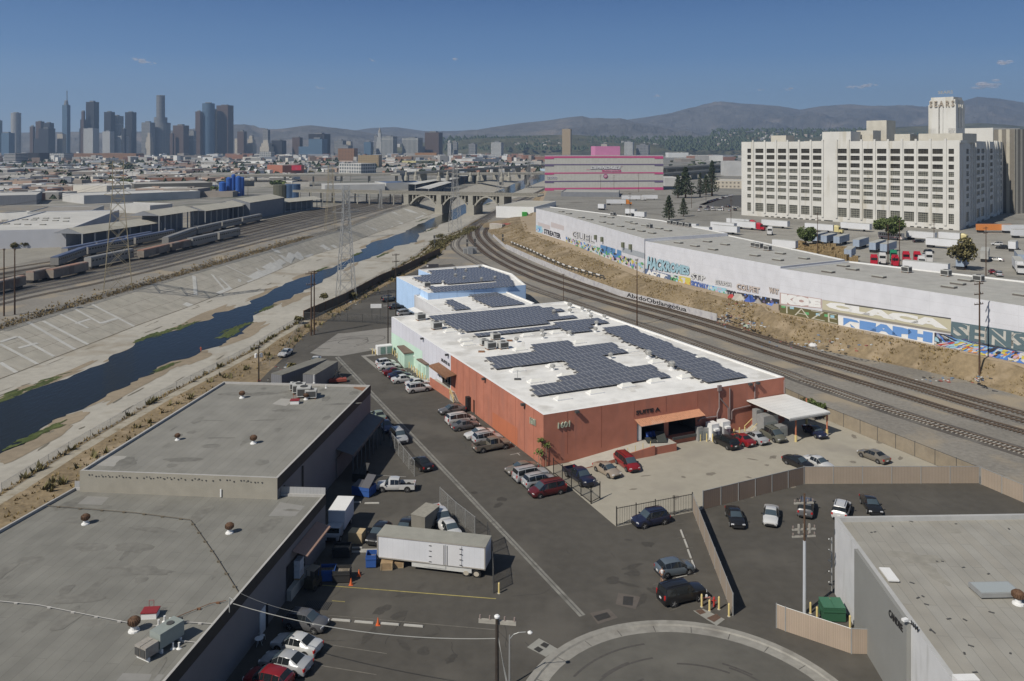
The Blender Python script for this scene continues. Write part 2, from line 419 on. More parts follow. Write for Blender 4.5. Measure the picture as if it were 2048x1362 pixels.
# painted-over patches on the bank (pale and grey blocks and long strokes)
def bankp(x, y):
 """point of the sloping bank seen at x, y"""
 lo, hi = RZ, 0.0
 for _ in range(24):
  z = (lo + hi) / 2; q = P(x, y, z); a = lerp_y(toe, q.y); b = lerp_y(btop, q.y)
  zs = RZ + (a - q.x) / (a - b) * (-RZ)
  if zs > z: lo = z
  else: hi = z
 return P(x, y, z) + Vector((.012, -.002, .03))
g = MB()
def stroke(x0, y0, x1, y1, w):
 a, b = bankp(x0, y0), bankp(x1, y1); d = (b - a); k = Vector((-d.y, d.x, 0)).normalized() * w / 2
 def on(q): A_, B_ = lerp_y(toe, q.y), lerp_y(btop, q.y); return Vector((q.x, q.y, RZ + (A_ - q.x) / (A_ - B_) * -RZ + .035))
 g.face(up([on(a - k), on(b - k), on(b + k), on(a + k)]))
for s in [(0, 688, 75, 728, 1.0), (36, 673, 108, 713, 1.0), (55, 644, 150, 699, 1.1), (86, 642, 176, 689, 1.1), (120, 628, 176, 656, .9), (150, 618, 202, 647, .9), (184, 609, 270, 653, 1.0), (0, 684, 34, 673, .7), (37, 696, 75, 686, .7), (150, 647, 180, 638, .7), (203, 646, 236, 636, .8), (0, 725, 33, 745, 1.2), (388, 552, 391, 590, 1.3), (424, 549, 450, 580, .9), (440, 556, 462, 577, .9), (452, 531, 520, 560, .7), (372, 612, 380, 607, 2.4), (436, 587, 462, 576, 1.6), (476, 560, 482, 562, 3), (496, 565, 568, 536, 1.5), (540, 512, 568, 537, 1.0), (580, 505, 617, 518, 1.0), (538, 548, 560, 530, 2.4), (552, 530, 566, 521, 3), (575, 524, 584, 508, 3), (590, 515, 600, 506, 2.5), (560, 510, 575, 521, 3), (611, 517, 630, 510, 3.2), (640, 498, 652, 492, 3), (648, 505, 662, 498, 2), (664, 490, 675, 496, 4), (505, 558, 528, 544, 4), (530, 538, 548, 528, 3), (734, 457, 744, 454, 5), (750, 465, 784, 452, 4), (790, 441, 805, 448, 8), (813, 418, 829, 426, 9), (835, 438, 850, 432, 4), (786, 424, 800, 431, 4), (855, 420, 870, 415, 5), (840, 422, 850, 428, 3), (545, 500, 560, 504, 3), (512, 536, 536, 552, 1.2), (518, 552, 540, 543, 3.5), (600, 520, 612, 514, 3.5), (868, 402, 880, 398, 8)]: stroke(*s)
struct(g, 'bank_paint_patches', mat('patch_paint', (.54, .53, .49), .9, .12, .8, big=.15))
# toe line of the bank
g = MB()
for i in range(60):
 y0 = 120 + i * 10; y1 = y0 + 10
 g.face(up([(lerp_y(toe, y0) - .5, y0, RZ + .05), (lerp_y(toe, y0) + .3, y0, RZ + .05), (lerp_y(toe, y1) + .3, y1, RZ + .05), (lerp_y(toe, y1) - .5, y1, RZ + .05)]))
struct(g, 'bank_toe_seam', mat('toe_dirt', (.17, .15, .115), .95, .3, 1))
# verge between river fence and alley, rough dirt left of the grey roofs
g = MB()
for i in range(len(rb) - 4):
 a, b = rb[i], rb[i + 1]
 wd = 9 if a[1] > 150 else 17
 if a[1] > 460: wd = 6
 g.face(up([(a[0] + .5, a[1], .006), (a[0] + wd, a[1], .006), (b[0] + wd if b[1] < 460 else b[0] + 6, b[1], .006), (b[0] + .5, b[1], .006)]))
struct(g, 'verge_dirt', M_dirt2)
g = MB()
for i in range(len(rb) - 4):
 a, b = rb[i], rb[i + 1]
 g.face(up([(a[0] + .9, a[1], .012), (a[0] + 2.9, a[1], .012), (b[0] + 2.7, b[1], .012), (b[0] + .9, b[1], .012)]))
struct(g, 'verge_path', mat('verge_path', (.33, .30, .24), .95, .15, 1, big=.3, col2=(.22, .18, .12), thr=.55))
# asphalt, alley, lots
ap = [(-40, 40), (-40, 128)] + [(p.x, p.y) for p in PP([(508, 772), (560, 722), (610, 669), (700, 611), (780, 566), (850, 532), (905, 528), (1052, 622), (1568, 842), (1656, 841), (1958, 967), (2048, 1005), (2300, 1095)])] + [(75, 40)]
sheet('alley_asphalt', ap, .016, M_asph)
sheet('lot_concrete', PP([(1091, 934), (1233, 1054), (1385, 1024), (1608, 968), (1958, 967), (1656, 841), (1569, 842)]), .024, M_lot)
sheet('alley_apron', PP([(620, 706), (676, 667), (695, 666), (782, 655), (790, 690), (737, 702), (683, 712), (644, 712)]), .022, mat('apron_concrete', (.23, .22, .20), .9, .12, .7, big=.08, col2=(.17, .16, .145), thr=.56))
sheet('apron_edge', PP([(722, 711.6), (748, 708), (752, 711), (731, 713.5), (772, 742), (760, 744)]), .024, M_kerb)
sheet('gutter_strip', PP([(670, 715), (678, 713), (1171, 1230), (1159, 1234)]), .024, mat('gutter', (.20, .195, .175), .9, .25, 2, big=.4, col2=(.13, .125, .11), thr=.55))
g = MB(); g.face(up([(p.x, p.y, .028) for p in PP([(673.5, 714.3), (675, 714), (1165.5, 1231), (1164, 1231.5)])])); struct(g, 'gutter_joint', flat('joint', (.06, .055, .05)))
a, b, c = P(1053, 1362), P(1298, 1243.4), P(1560, 1293.6)
def circ(a, b, c):
 d = 2 * (a.x * (b.y - c.y) + b.x * (c.y - a.y) + c.x * (a.y - b.y))
 s = [p.x ** 2 + p.y ** 2 for p in (a, b, c)]
 x = (s[0] * (b.y - c.y) + s[1] * (c.y - a.y) + s[2] * (a.y - b.y)) / d
 y = (s[0] * (c.x - b.x) + s[1] * (a.x - c.x) + s[2] * (b.x - a.x)) / d
 return Vector((x, y, 0)), math.hypot(a.x - x, a.y - y)
CC, CR = circ(a, b, c)
sheet('turning_circle', [(CC.x + (CR - 1.7) * math.cos(t * .1), CC.y + (CR - 1.7) * math.sin(t * .1)) for t in range(63)], .02, M_asph2)
g = MB()
for i in range(60):
 t0, t1 = 2 * math.pi * i / 60, 2 * math.pi * (i + 1) / 60
 pr = [(CR - 1.75, .021), (CR - .75, .03), (CR - .65, .15), (CR - .05, .16), (CR + .05, .02)]
 for (r0, z0), (r1, z1) in zip(pr[:-1], pr[1:]):
  g.face([(CC.x + r0 * math.cos(t0), CC.y + r0 * math.sin(t0), z0), (CC.x + r1 * math.cos(t0), CC.y + r1 * math.sin(t0), z1), (CC.x + r1 * math.cos(t1), CC.y + r1 * math.sin(t1), z1), (CC.x + r0 * math.cos(t1), CC.y + r0 * math.sin(t1), z0)])
for i in range(24):
 t = 2 * math.pi * (i + .3) / 24; d = Vector((math.cos(t), math.sin(t), 0)); k = Vector((-d.y, d.x, 0)) * .03
 g.face(up([CC + d * (CR - 1.7) - k + V(0, 0, .034), CC + d * (CR - .72) - k + V(0, 0, .034), CC + d * (CR - .72) + k + V(0, 0, .034), CC + d * (CR - 1.7) + k + V(0, 0, .034)]), 1)
struct(g, 'kerb_ring', [M_kerb, flat('joint', (.06, .055, .05))])
# tyre arcs, skid marks, oil stains, faint repairs
g = MB(); rnd = random.Random(5)
def arc(mb, c, r, t0, t1, w, z, n=14, m=0, ry=None, rot=0):
 ry = ry or r; cr, sr = math.cos(rot), math.sin(rot)
 def q(rr, k, t): x, y = (rr + k) * math.cos(t), (ry + k) * math.sin(t); return (c[0] + x * cr - y * sr, c[1] + x * sr + y * cr, z)
 for i in range(n):
  a0, a1 = t0 + (t1 - t0) * i / n, t0 + (t1 - t0) * (i + 1) / n
  mb.face(up([q(r, -w / 2, a0), q(r, w / 2, a0), q(r, w / 2, a1), q(r, -w / 2, a1)]), m)
ac = P(673, 690)
for i, (r, ry, o, rot) in enumerate([(4.2, 8, 0, -.9), (3.4, 6.6, 1, -.9), (2.2, 4, 3, -.7), (4.8, 9.5, 2, -.95)]):
 arc(g, (ac.x + o, ac.y + o * 1.5), r, .3, 5.6, .16, .03 + i * .003, 40, ry=ry, rot=rot)
for i in range(9):
 r = rnd.uniform(5, CR - 3); t = rnd.uniform(.6, 2.2); arc(g, CC, r, t, t + rnd.uniform(.3, .8), .22, .028 + i * .001)
for i in range(8):
 q = P(rnd.uniform(1290, 1420), rnd.uniform(890, 960)); pass
struct(g, 'tyre_marks', mat('tyre_mark', (.075, .070, .065), .95, .2, 3))
g = MB()
for i in range(26):
 q = P(*rnd.choice([(rnd.uniform(900, 1250), rnd.uniform(860, 1180)), (rnd.uniform(1240, 1330), rnd.uniform(1070, 1200)), (rnd.uniform(700, 940), rnd.uniform(1170, 1340))]))
 blob(g, q, rnd.uniform(.3, 1.3), rnd.uniform(.2, .7), rnd.uniform(0, 3), .02 + i * .0003, i, 14)
struct(g, 'oil_stains', mat('oil', (.064, .059, .051), .8, .2, 3))
g = MB()
for i in range(22):
 q = P(rnd.uniform(1450, 1900), rnd.uniform(870, 950)) if rnd.random() < .5 else P(rnd.uniform(1250, 1600), rnd.uniform(920, 1000))
 blob(g, q, rnd.uniform(.3, 1.0), rnd.uniform(.2, .5), rnd.uniform(0, 3), .028 + i * .0003, i, 14)
struct(g, 'lot_stains', mat('lot_stain', (.19, .17, .14), .9, .2, 3))
g = MB()
for i in range(40):   # cracks in the asphalt
 q = P(rnd.uniform(600, 1330), rnd.uniform(760, 1330)) if i < 28 else P(rnd.uniform(1420, 1900), rnd.uniform(990, 1150))
 a_ = rnd.choice((A1, A2)) + rnd.uniform(-.5, .5); L = rnd.uniform(1, 5); p0 = q
 for k in range(int(L * 2)):
  p1 = p0 + V(math.cos(a_), math.sin(a_), 0) * .5; a_ += rnd.uniform(-.35, .35); s_ = (p1 - p0).cross(V(0, 0, 1)).normalized() * .022
  g.face(up([p0 - s_ + V(0, 0, .021), p1 - s_ + V(0, 0, .021), p1 + s_ + V(0, 0, .021), p0 + s_ + V(0, 0, .021)])); p0 = p1
struct(g, 'asphalt_cracks', flat('crack', (.035, .033, .03), .9))
# painted lines
def pline(mb, x0, y0, x1, y1, w, z=.03, m=0):
 a, b = P(x0, y0), P(x1, y1); d = (b - a); k = V(-d.y, d.x, 0).normalized() * w / 2; zz = V(0, 0, z)
 mb.face(up([a - k + zz, b - k + zz, b + k + zz, a + k + zz]), m)
g = MB()
for s in [(633, 1170, 992, 1198, .12, 1), (656, 1231, 990, 1260, .1, 2), (659, 1290, 774, 1308, .1, 2), (643, 1332, 753, 1350, .1, 2), (664, 1202, 690, 1204, .1, 1), (743, 950, 812, 954, .1, 0), (1020, 897, 1037, 891, .1, 0), (1037, 891, 1041, 894, .1, 0), (1020, 910, 1040, 906, .1, 0), (1034, 906, 1040, 911, .1, 0), (1060, 933, 1076, 927, .1, 0), (1352, 1049, 1366, 1047, .09, 2), (1352, 1078, 1374, 1071, .09, 2), (1360, 1100, 1385, 1095, .09, 2), (1352, 1156, 1390, 1147, .1, 0), (1376, 1148, 1390, 1144, .1, 0), (1306, 1170, 1340, 1162, .08, 2), (1312, 1200, 1330, 1196, .08, 2), (1340, 1222, 1370, 1212, .08, 2), (878, 806, 905, 803, .1, 2), (890, 842, 905, 838, .1, 2), (945, 850, 958, 846, .1, 0), (935, 905, 955, 902, .1, 2)]:
 pline(g, *s[:5], .032, s[5])
struct(g, 'painted_lines', [mat('line_white', (.42, .41, .38), .8, .2, 2), mat('line_yellow', (.34, .29, .10), .8, .25, 2), mat('line_worn', (.15, .14, .12), .8, .3, 2)])
# rail bed: darker ballast under the tracks
def resample(pts, step):
 out = [Vector(pts[0])]
 for a, b in zip(pts[:-1], pts[1:]):
  a = Vector(a); b = Vector(b); n = max(1, int((b - a).length / step))
  for i in range(1, n + 1): out.append(a.lerp(b, i / n))
 return out
def smooth_line(pts, it=3):
 for _ in range(it):
  q = [pts[0]]
  for a, b in zip(pts[:-1], pts[1:]): q += [a.lerp(b, .25), a.lerp(b, .75)]
  q.append(pts[-1]); pts = q
 return pts
def ribbon(mb, pts, w, z, m=0, off=0.0):
 n = len(pts); L = []; Rr = []
 for i in range(n):
  d = (pts[min(n - 1, i + 1)] - pts[max(0, i - 1)]); d.z = 0; d.normalize(); s = V(d.y, -d.x, 0)
  L.append(pts[i] + s * (off - w / 2) + V(0, 0, z)); Rr.append(pts[i] + s * (off + w / 2) + V(0, 0, z))
 for i in range(n - 1): mb.face(up([L[i], L[i + 1], Rr[i + 1], Rr[i]]), m)
R1 = smooth_line(PP([(1100, 372), (1060, 392), (990, 423.6), (957, 442), (938, 458), (924, 470), (912, 480), (908, 492), (920, 505.5), (962, 529), (1010, 552), (1052, 573), (1127, 598), (1240, 637), (1317, 662), (1435, 703), (1567, 744), (1600, 759), (1805.6, 829.6), (1967, 880), (2048, 905), (2300, 985)]), 2)
R2 = smooth_line(PP([(990, 427), (957, 444.5), (943, 456), (938, 467), (940, 478), (953, 492), (968.7, 507), (1005.7, 529), (1045, 548), (1072, 560), (1150, 587), (1240, 614), (1340, 643), (1443, 675.6), (1560, 714.7), (1600, 727), (1788, 785.5), (1952.5, 838), (2048, 865), (2300, 940)]), 2)
R3 = smooth_line(PP([(1110, 375), (1065, 395), (995, 426), (972, 441), (957, 454), (953, 464.6), (958, 478), (974, 493.6), (992.5, 508), (1019, 524), (1052, 538.6), (1098, 557), (1160, 578), (1240, 603), (1340, 630), (1443, 660), (1560, 700.6), (1600, 712), (1805.6, 769), (2048, 844), (2300, 915)]), 2)
R4 = smooth_line(PP([(975, 455), (969, 465), (972, 474), (990, 492), (1010, 505), (1060, 531), (1140, 560), (1230, 590), (1302, 610), (1437, 647.5), (1560, 685), (1600, 697), (2048, 829.6), (2300, 895)]), 2)
M_ballast = mat('ballast', (.19, .18, .165), .95, .30, 2.2, .5, big=.15)
M_ballast2 = mat('oily_ballast', (.10, .09, .08), .95, .30, 2.0, .5, big=.1, col2=(.15, .14, .125), thr=.55)
g = MB()
for i, (r, w) in enumerate([(R1, 4.6), (R2, 3.4), (R3, 3.4), (R4, 2.8)]): ribbon(g, r, w, .014 + i * .004, 1 if i < 1 else 0)
struct(g, 'track_bed', [M_ballast, M_ballast2])
# dirt slope and bench under the painted warehouse (plateau at +4 m)
PZ = 4.0
toe4 = sorted([(p.x, p.y) for p in PP([(958, 446), (986, 472), (1012, 496), (1065, 522), (1140, 553), (1182, 570), (1240, 590), (1374, 626), (1434, 641), (1474, 655), (1560, 683), (1600, 691), (1700, 712), (1847, 741), (1932, 762), (2048, 794), (2200, 838)])], key=lambda p: p[1])
wl4 = sorted([(p.x, p.y) for p in PP([(1071.8, 463.5), (1131.7, 483.3), (1217.4, 515.8), (1288.6, 546.9), (1558.6, 614.3), (1560, 625), (2048, 728)], PZ)], key=lambda p: p[1])
wl4 = [(wl4[0][0] + 34, wl4[0][1] - 54)] + wl4
EDGE = [(x, y) for x, y in wl4] + [(14, 480), (22, 600), (34, 790), (62, 900), (155, 1700)]
toe4 += [(4, 500), (12, 610), (24, 800), (52, 910), (145, 1720)]
g = MB(); NY = 300; NX = 14; gr = []
for i in range(NY + 1):
 Y = 100 + (1600) * (i / NY) ** 2.2
 xa, xb = lerp_y(toe4, Y), lerp_y(EDGE, Y); xb = max(xb, xa + 3)
 row = []
 for j in range(NX + 1):
  t = j / NX; zt = min(1, t / .72); z = PZ * (3 * zt * zt - 2 * zt ** 3)
  x = xa + (xb - xa) * t
  if 0 < j < NX and Y < 480: z += .45 * noise.noise(Vector((x * .22, Y * .22, 0))) * (1 if t < .75 else .25)
  row.append(len(g.v)); g.v.append((x, Y, z))
 gr.append(row)
for i in range(NY):
 for j in range(NX):
  g.f.append((gr[i][j], gr[i][j + 1], gr[i + 1][j + 1], gr[i + 1][j])); g.m.append(1 if j >= NX - 4 else 0)
sl_ = struct(g, 'embankment', [M_dirt2, M_bench], True)
pe = [(x - .02, y, PZ) for x, y in EDGE if y > 100]
pe = [(lerp_y(EDGE, 100), 100, PZ)] + pe + [(5000, 1700, PZ), (5000, 100, PZ)]
g = MB(); g.face(up(pe)); struct(g, 'upper_ground', mat('yard_asphalt', (.24, .23, .205), .92, .2, .5, big=.03, col2=(.17, .16, .14), thr=.55))
g = MB(); g.face([(155, 1700, PZ), (5000, 1700, PZ), (5000, 1780, 0), (145, 1780, 0)][::-1]); struct(g, 'upper_ground_edge', M_city)
# verge brush and dry grass (uncountable)
def tufts(mb, pts, h, n=4, m=0):
 for p in pts:
  for k in range(n):
   a = rnd.uniform(0, 6.28); r = rnd.uniform(.1, .5) * h; b = Vector(p) + V(math.cos(a) * r, math.sin(a) * r, 0)
   hh = h * rnd.uniform(.5, 1.2); s = V(-math.sin(a), math.cos(a), 0) * hh * .35
   mb.face([b - s, b + s, b + V(math.cos(a) * hh * .5, math.sin(a) * hh * .5, hh)], m)
g = MB(); pts = []
for i in range(5200):
 Y = 135 + 330 * rnd.random() ** 1.3; t = rnd.random() ** .8 * .8; xa, xb = lerp_y(toe4, Y), lerp_y(EDGE, Y); x = xa + (xb - xa) * t
 if noise.noise(Vector((x * .12, Y * .12, 4))) < -.12: continue
 zt = min(1, t / .72); pts.append((x, Y, PZ * (3 * zt * zt - 2 * zt ** 3)))
tufts(g, pts, .42, 3)
pts = []
for i in range(2600):
 Y = rnd.uniform(95, 520); x = lerp_y(rb, Y) + rnd.choice((rnd.gauss(.4, .3), rnd.uniform(3.4, 9.0))); pts.append((x, Y, 0))
tufts(g, pts, .38, 3)
pts = []
for i in range(1800):
 Y = rnd.uniform(190, 420); x = lerp_y(btop, Y) - abs(rnd.gauss(0, 3.5)) - .8; pts.append((x, Y, 0))
tufts(g, pts, .55, 4)
tag(g.build('dry_grass', M_grass), kind='stuff')
g = MB(); pts = []
for i in range(520):
 Y = 108 + 330 * rnd.random(); x = lerp_y(rb, Y) + rnd.choice((rnd.gauss(.5, .2), rnd.uniform(4, 8)))
 if noise.noise(Vector((x * .3, Y * .25, 9))) > .05: pts.append((x, Y, 0))
for i in range(900):
 Y = rnd.uniform(320, 470); x = lerp_y(rb, Y) + rnd.gauss(5.5, 1.8); pts.append((x, Y, 0))
tufts(g, pts, .9, 6)
tag(g.build('verge_weeds', mat('olive_brush', (.135, .12, .055), .95, .4, 1.5, big=.2)), kind='stuff')
# litter on the slope and beside the trailers: pale scraps
g = MB()
for (cx, cy, n, sx, sy) in [(1450, 640, 150, 30, 10), (1500, 655, 60, 30, 9), (1600, 690, 50, 60, 10), (1490, 615, 30, 60, 14), (590, 742, 130, 34, 12), (700, 605, 10, 10, 4), (1880, 760, 22, 50, 8), (1960, 762, 22, 20, 4), (1730, 700, 16, 60, 9), (560, 760, 60, 30, 8)]:
 for i in range(n):
  x, y = rnd.gauss(cx, sx * .5), rnd.gauss(cy, sy * .45); q = P(x, y); zt = 0
  if x > 1200:
   xa, xb = lerp_y(toe4, q.y), lerp_y(EDGE, q.y); t = max(0, min(.72, (q.x - xa) / (xb - xa))) / .72; zt = PZ * (3 * t * t - 2 * t ** 3); q = P(x, y, zt * .8); 
  s = rnd.uniform(.12, .42); a_ = rnd.uniform(0, 3)
  g.box((q.x, q.y, zt + .02), (s * 1.6, s, s * .5), a_, rnd.choice((0, 0, 1, 2, 3, 4)))
tag(g.build('litter', [flat('scrap_white', (.5, .5, .48)), flat('scrap_tan', (.33, .27, .2)), flat('scrap_blue', (.15, .22, .32)), flat('scrap_red', (.3, .1, .08)), flat('scrap_dark', (.08, .075, .07))]), kind='stuff')
# ---------------------------------------------------------------- buildings near the camera
ORD = ['leftmost', 'second', 'third', 'fourth', 'fifth', 'sixth', 'seventh', 'eighth', 'ninth', 'tenth', 'eleventh', 'twelfth', 'thirteenth', 'fourteenth', 'fifteenth', 'sixteenth', 'seventeenth', 'eighteenth', 'nineteenth', 'twentieth']
def nth(i, n):
 if i == 0: return 'leftmost'
 if i == n - 1: return 'rightmost'
 return (ORD[i] if i < 20 else ORD[19]) + ' from the left'
def g0(p): return V(p[0], p[1], 0)
def wall_open(mb, A, B, z0, z1, ops, depth=.6, m=0, mr=None, mback=None):
 """wall face from A to B (outside on the right-hand side walking A->B) with recessed openings (s0, s1, z0, z1)"""
 A = g0(A); B = g0(B); L = (B - A).length; d = (B - A) / L; inn = V(-d.y, d.x, 0) * depth
 S = sorted({0, L} | {o[0] for o in ops} | {o[1] for o in ops}); Z = sorted({z0, z1} | {o[2] for o in ops} | {o[3] for o in ops})
 def q(s, z, k=0): return A + d * s + V(0, 0, z) + inn * k
 for i in range(len(S) - 1):
  for j in range(len(Z) - 1):
   sm, zm = (S[i] + S[i + 1]) / 2, (Z[j] + Z[j + 1]) / 2
   if any(o[0] < sm < o[1] and o[2] < zm < o[3] for o in ops): continue
   mb.face([q(S[i], Z[j]), q(S[i + 1], Z[j]), q(S[i + 1], Z[j + 1]), q(S[i], Z[j + 1])], m)
 mr = m if mr is None else mr
 for a, b, c, e in [o[:4] for o in ops]:
  mb.face([q(a, c), q(a, e), q(a, e, 1), q(a, c, 1)], mr); mb.face([q(b, e), q(b, c), q(b, c, 1), q(b, e, 1)], mr)
  mb.face([q(a, e), q(b, e), q(b, e, 1), q(a, e, 1)], mr); mb.face([q(b, c), q(a, c), q(a, c, 1), q(b, c, 1)], mr)
  if mback is not None: mb.face([q(a, c, 1), q(b, c, 1), q(b, e, 1), q(a, e, 1)], mback)
def inset(pts, d):
 n = len(pts); out = []
 for i in range(n):
  p0, p1, p2 = pts[i - 1], pts[i], pts[(i + 1) % n]
  a = (p1 - p0).normalized(); b = (p2 - p1).normalized()
  na, nb = V(-a.y, a.x, 0), V(-b.y, b.x, 0); k = na + nb
  out.append(p1 + k * (d / max(.2, 1 + na.dot(nb))))
 return out
def parapet(mb, pts, z0, z1, w=.3, m=0):
 pts = up([g0(p) for p in pts]); q = inset(pts, w); n = len(pts)
 for i in range(n):
  j = (i + 1) % n; o = V(0, 0, 1)
  mb.face([pts[i] + o * z1, pts[j] + o * z1, q[j] + o * z1, q[i] + o * z1], m)
  mb.face([q[j] + o * z0, q[i] + o * z0, q[i] + o * z1, q[j] + o * z1], m)
M_orange = mat('terracotta_wall', (.42, .165, .11), .85, .10, .25, .05, big=.5, col2=(.37, .155, .11), thr=.55, st=.12)
M_orange2 = mat('fresh_orange_patch', (.44, .15, .08), .85, .05, .3)
M_lilac = grid('lilac_panel_wall', (.38, .38, .42), (.58, .585, .64), 2.4, 30, .07, .8, None, .1, 0, .05)
M_mint = mat('mint_paint', (.50, .66, .56), .8, .06, .4)
M_wroof = mat('white_roof', (.72, .71, .68), .75, .12, .5, .05, big=.10, col2=(.56, .545, .51), thr=.54)
M_wcap = mat('white_roof_edge', (.76, .755, .74), .7, .05, .5)
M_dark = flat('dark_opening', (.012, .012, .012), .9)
M_joint = flat('wall_joint', (.30, .11, .07), .9)
M_stone = mat('walk_concrete', (.42, .40, .35), .9, .1, 1)
M_yel = mat('safety_yellow', (.62, .50, .22), .6, .08, 2)
M_steel = mat('galvanised', (.34, .345, .34), .5, .1, 1.5, 0, .3)
M_wht = mat('white_paint', (.70, .70, .69), .6, .05, 1)
M_grm = mat('dark_grey_metal', (.07, .07, .068), .6, .1, 1)
M_rust = mat('rusty_steel', (.20, .105, .06), .8, .3, 2.5)
ZR = 7.5
A, B, C, D = P(1087, 829.8, ZR), P(1569, 754, ZR), P(783, 633.6, ZR), P(1130, 602.5, ZR)
A.z = B.z = C.z = D.z = 0
K = WP(901.5, 708, A, C); K.z = 0
u2 = (B - A).normalized(); u1 = (C - A).normalized(); out_f = V(u2.y, -u2.x, 0); out_l = V(-u1.y, u1.x, 0)
if out_l.x > 0: out_l = -out_l
root = thing('warehouse', 'large terracotta and white warehouse with a bright white roof marked SUITE A and SUITE B', 'warehouse', tuple(A))
def sF(x, y): return (g0(WP(x, y, A, B)) - A).length
o1 = (sF(1274, 848), sF(1328, 840), 1.2, WP(1300, 843, A, B).z); o2 = (sF(1337, 837), sF(1391, 830), 1.25, WP(1365, 833, A, B).z)
mb = MB(); wall_open(mb, A, B, 0, ZR, [o1, o2], 6.0, 0, 1, 1)
wall_open(mb, B, D, 0, ZR, [], 1); wall_open(mb, K, A, 0, ZR, [((K - g0(WP(946, 800, A, C))).length, (K - g0(WP(950, 800, A, C))).length, 0, 2.3)], .3, 0, 2, 1)
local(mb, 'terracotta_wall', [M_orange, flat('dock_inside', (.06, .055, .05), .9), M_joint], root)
mb = MB(); ops = [((C - g0(WP(884.5, 751, A, C))).length, (C - K).length - .25, 1.2, 4.1)]
wall_open(mb, C, K, 0, ZR, ops, 4.0, 0, 1, 1); wall_open(mb, D, C, 0, ZR, [], 1)
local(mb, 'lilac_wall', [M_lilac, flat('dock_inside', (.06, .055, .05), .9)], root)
mb = MB(A2); mb.face([p + V(0, 0, ZR - .25) for p in up([A, B, D, C])]); local(mb, 'roof', M_wroof, root)
mb = MB(); parapet(mb, [A, B, D, C], ZR - .25, ZR, .45); local(mb, 'roof_edge', M_wcap, root)
mb = MB()
for x in (1134.6, 1202.6, 1268, 1332, 1395, 1458, 1508):
 p = g0(WP(x, 820, A, B)) + out_f * .012
 mb.box((p.x, p.y, (5 if 1268 <= x <= 1395 else 1.3)), (.06, .03, ZR - (5.1 if 1268 <= x <= 1395 else 1.4)), math.atan2(u2.y, u2.x))
L_ = (K - A).length
for i in range(1, 12):
 p = A + u1 * (L_ * i / 12) + out_l * .012; mb.box((p.x, p.y, .02), (.03, .05, ZR - .1), math.atan2(u2.y, u2.x))
local_each(mb, 'panel_joint', M_joint, root)
mb = MB(); a_, b_ = g0(WP(1035, 900, A, C)), g0(WP(985, 850, A, C))
mb.face([a_ + out_l * .02 + V(0, 0, .05), b_ + out_l * .02 + V(0, 0, .05), b_ + out_l * .02 + V(0, 0, 2.6), a_ + out_l * .02 + V(0, 0, 2.9)][::-1])
local(mb, 'repainted_patch', M_orange2, root)
def wq(pts, a, b): return [WP(x, y, a, b) for x, y in pts]
M_blk = flat('black_letters', (.02, .02, .022), .5)
M_ltr = flat('pale_green_letters', (.38, .42, .33), .5)
text_on('SUITE A', wq([(1271.8, 829.7), (1320, 822), (1320, 813.8), (1271.8, 821.5)], A, B), M_blk, 'lettering', root, .08, .03, thick=.07)
text_on('1601', wq([(1115, 856.5), (1138.5, 852.5), (1139, 840.5), (1115.5, 845)], A, B), M_ltr, 'lettering', root, .25, .01, thick=.2)
text_on('1601', wq([(1062, 846.5), (1072.6, 851.5), (1072.6, 839), (1062, 833.5)], A, C), M_ltr, 'lettering', root, .25, .01, thick=.2)
text_on('SUITE B', wq([(883.1, 721.9), (899.6, 733), (899.6, 726.6), (883.1, 716)], A, C), M_blk, 'lettering', root, .08, .03, thick=.07)
mb = MB()   # mint band low on the lilac wall
q = wq([(783, 670), (822, 700), (822, 690), (783, 660)], A, C)
a_, b_ = g0(q[0]), g0(WP(845, 740, A, C)); mb.face([a_ + out_l * .02 + V(0, 0, .1), a_ + out_l * .02 + V(0, 0, 4.0), b_ + out_l * .02 + V(0, 0, 4.6), b_ + out_l * .02 + V(0, 0, .1)])
local(mb, 'mint_band', M_mint, root)
mb = MB()   # tin awning over the front dock
a_, b_ = WP(1269.5, 839, A, B), WP(1397, 818, A, B); z_ = 5.0
a_.z = b_.z = (a_.z + b_.z) / 2; c_, d_ = b_ + out_f * 1.7 - V(0, 0, .55), a_ + out_f * 1.7 - V(0, 0, .55)
mb.face([a_, d_, c_, b_]); 
for i in range(34):
 t = i / 33; mb.beam(a_.lerp(b_, t) + V(0, 0, .03), d_.lerp(c_, t) + V(0, 0, .03), .07, .06)
local(mb, 'awning', mat('rusty_tin', (.50, .26, .16), .6, .18, 2.5, col2=(.58, .42, .33), thr=.5), root)
mb = MB()   # dock floor edge, bumpers, door frame
s1, s2 = A + u2 * o1[1], A + u2 * (o2[1] + 2)
mb.prism([s1, s2, s2 + out_f * .7, s1 + out_f * .7], 0, 1.2, 0)
for k in range(4):
 p = A + u2 * (o2[0] + .8 + k * (o2[1] - o2[0] - 1.6) / 3) + out_f * .85; mb.box((p.x, p.y, .75), (1.2, .3, .4), math.atan2(u2.y, u2.x), 1)
local(mb, 'loading_dock', [M_orange, M_grm], root)
mb = MB()   # ramp along the front wall
r0, r1, r2_ = A + u2 * 4.0, A + u2 * (o1[0] + 1.0), A + u2 * (o1[1] + .1); wdt = 3.1
mb.face([r0, r0 + out_f * wdt, r1 + out_f * wdt + V(0, 0, 1.2), r1 + V(0, 0, 1.2)], 0)
mb.face([r0 + out_f * wdt, r1 + out_f * wdt, r1 + out_f * wdt + V(0, 0, 1.2)], 1)
mb.prism([r1, r2_, r2_ + out_f * wdt, r1 + out_f * wdt], 0, 1.2, 1, 0)
mb.prism([r0 + out_f * wdt, r0 + u2 * .3 + out_f * wdt, r0 + u2 * .3 + out_f * (wdt + .2), r0 + out_f * (wdt + .2)], 0, .3, 1)
n = 10
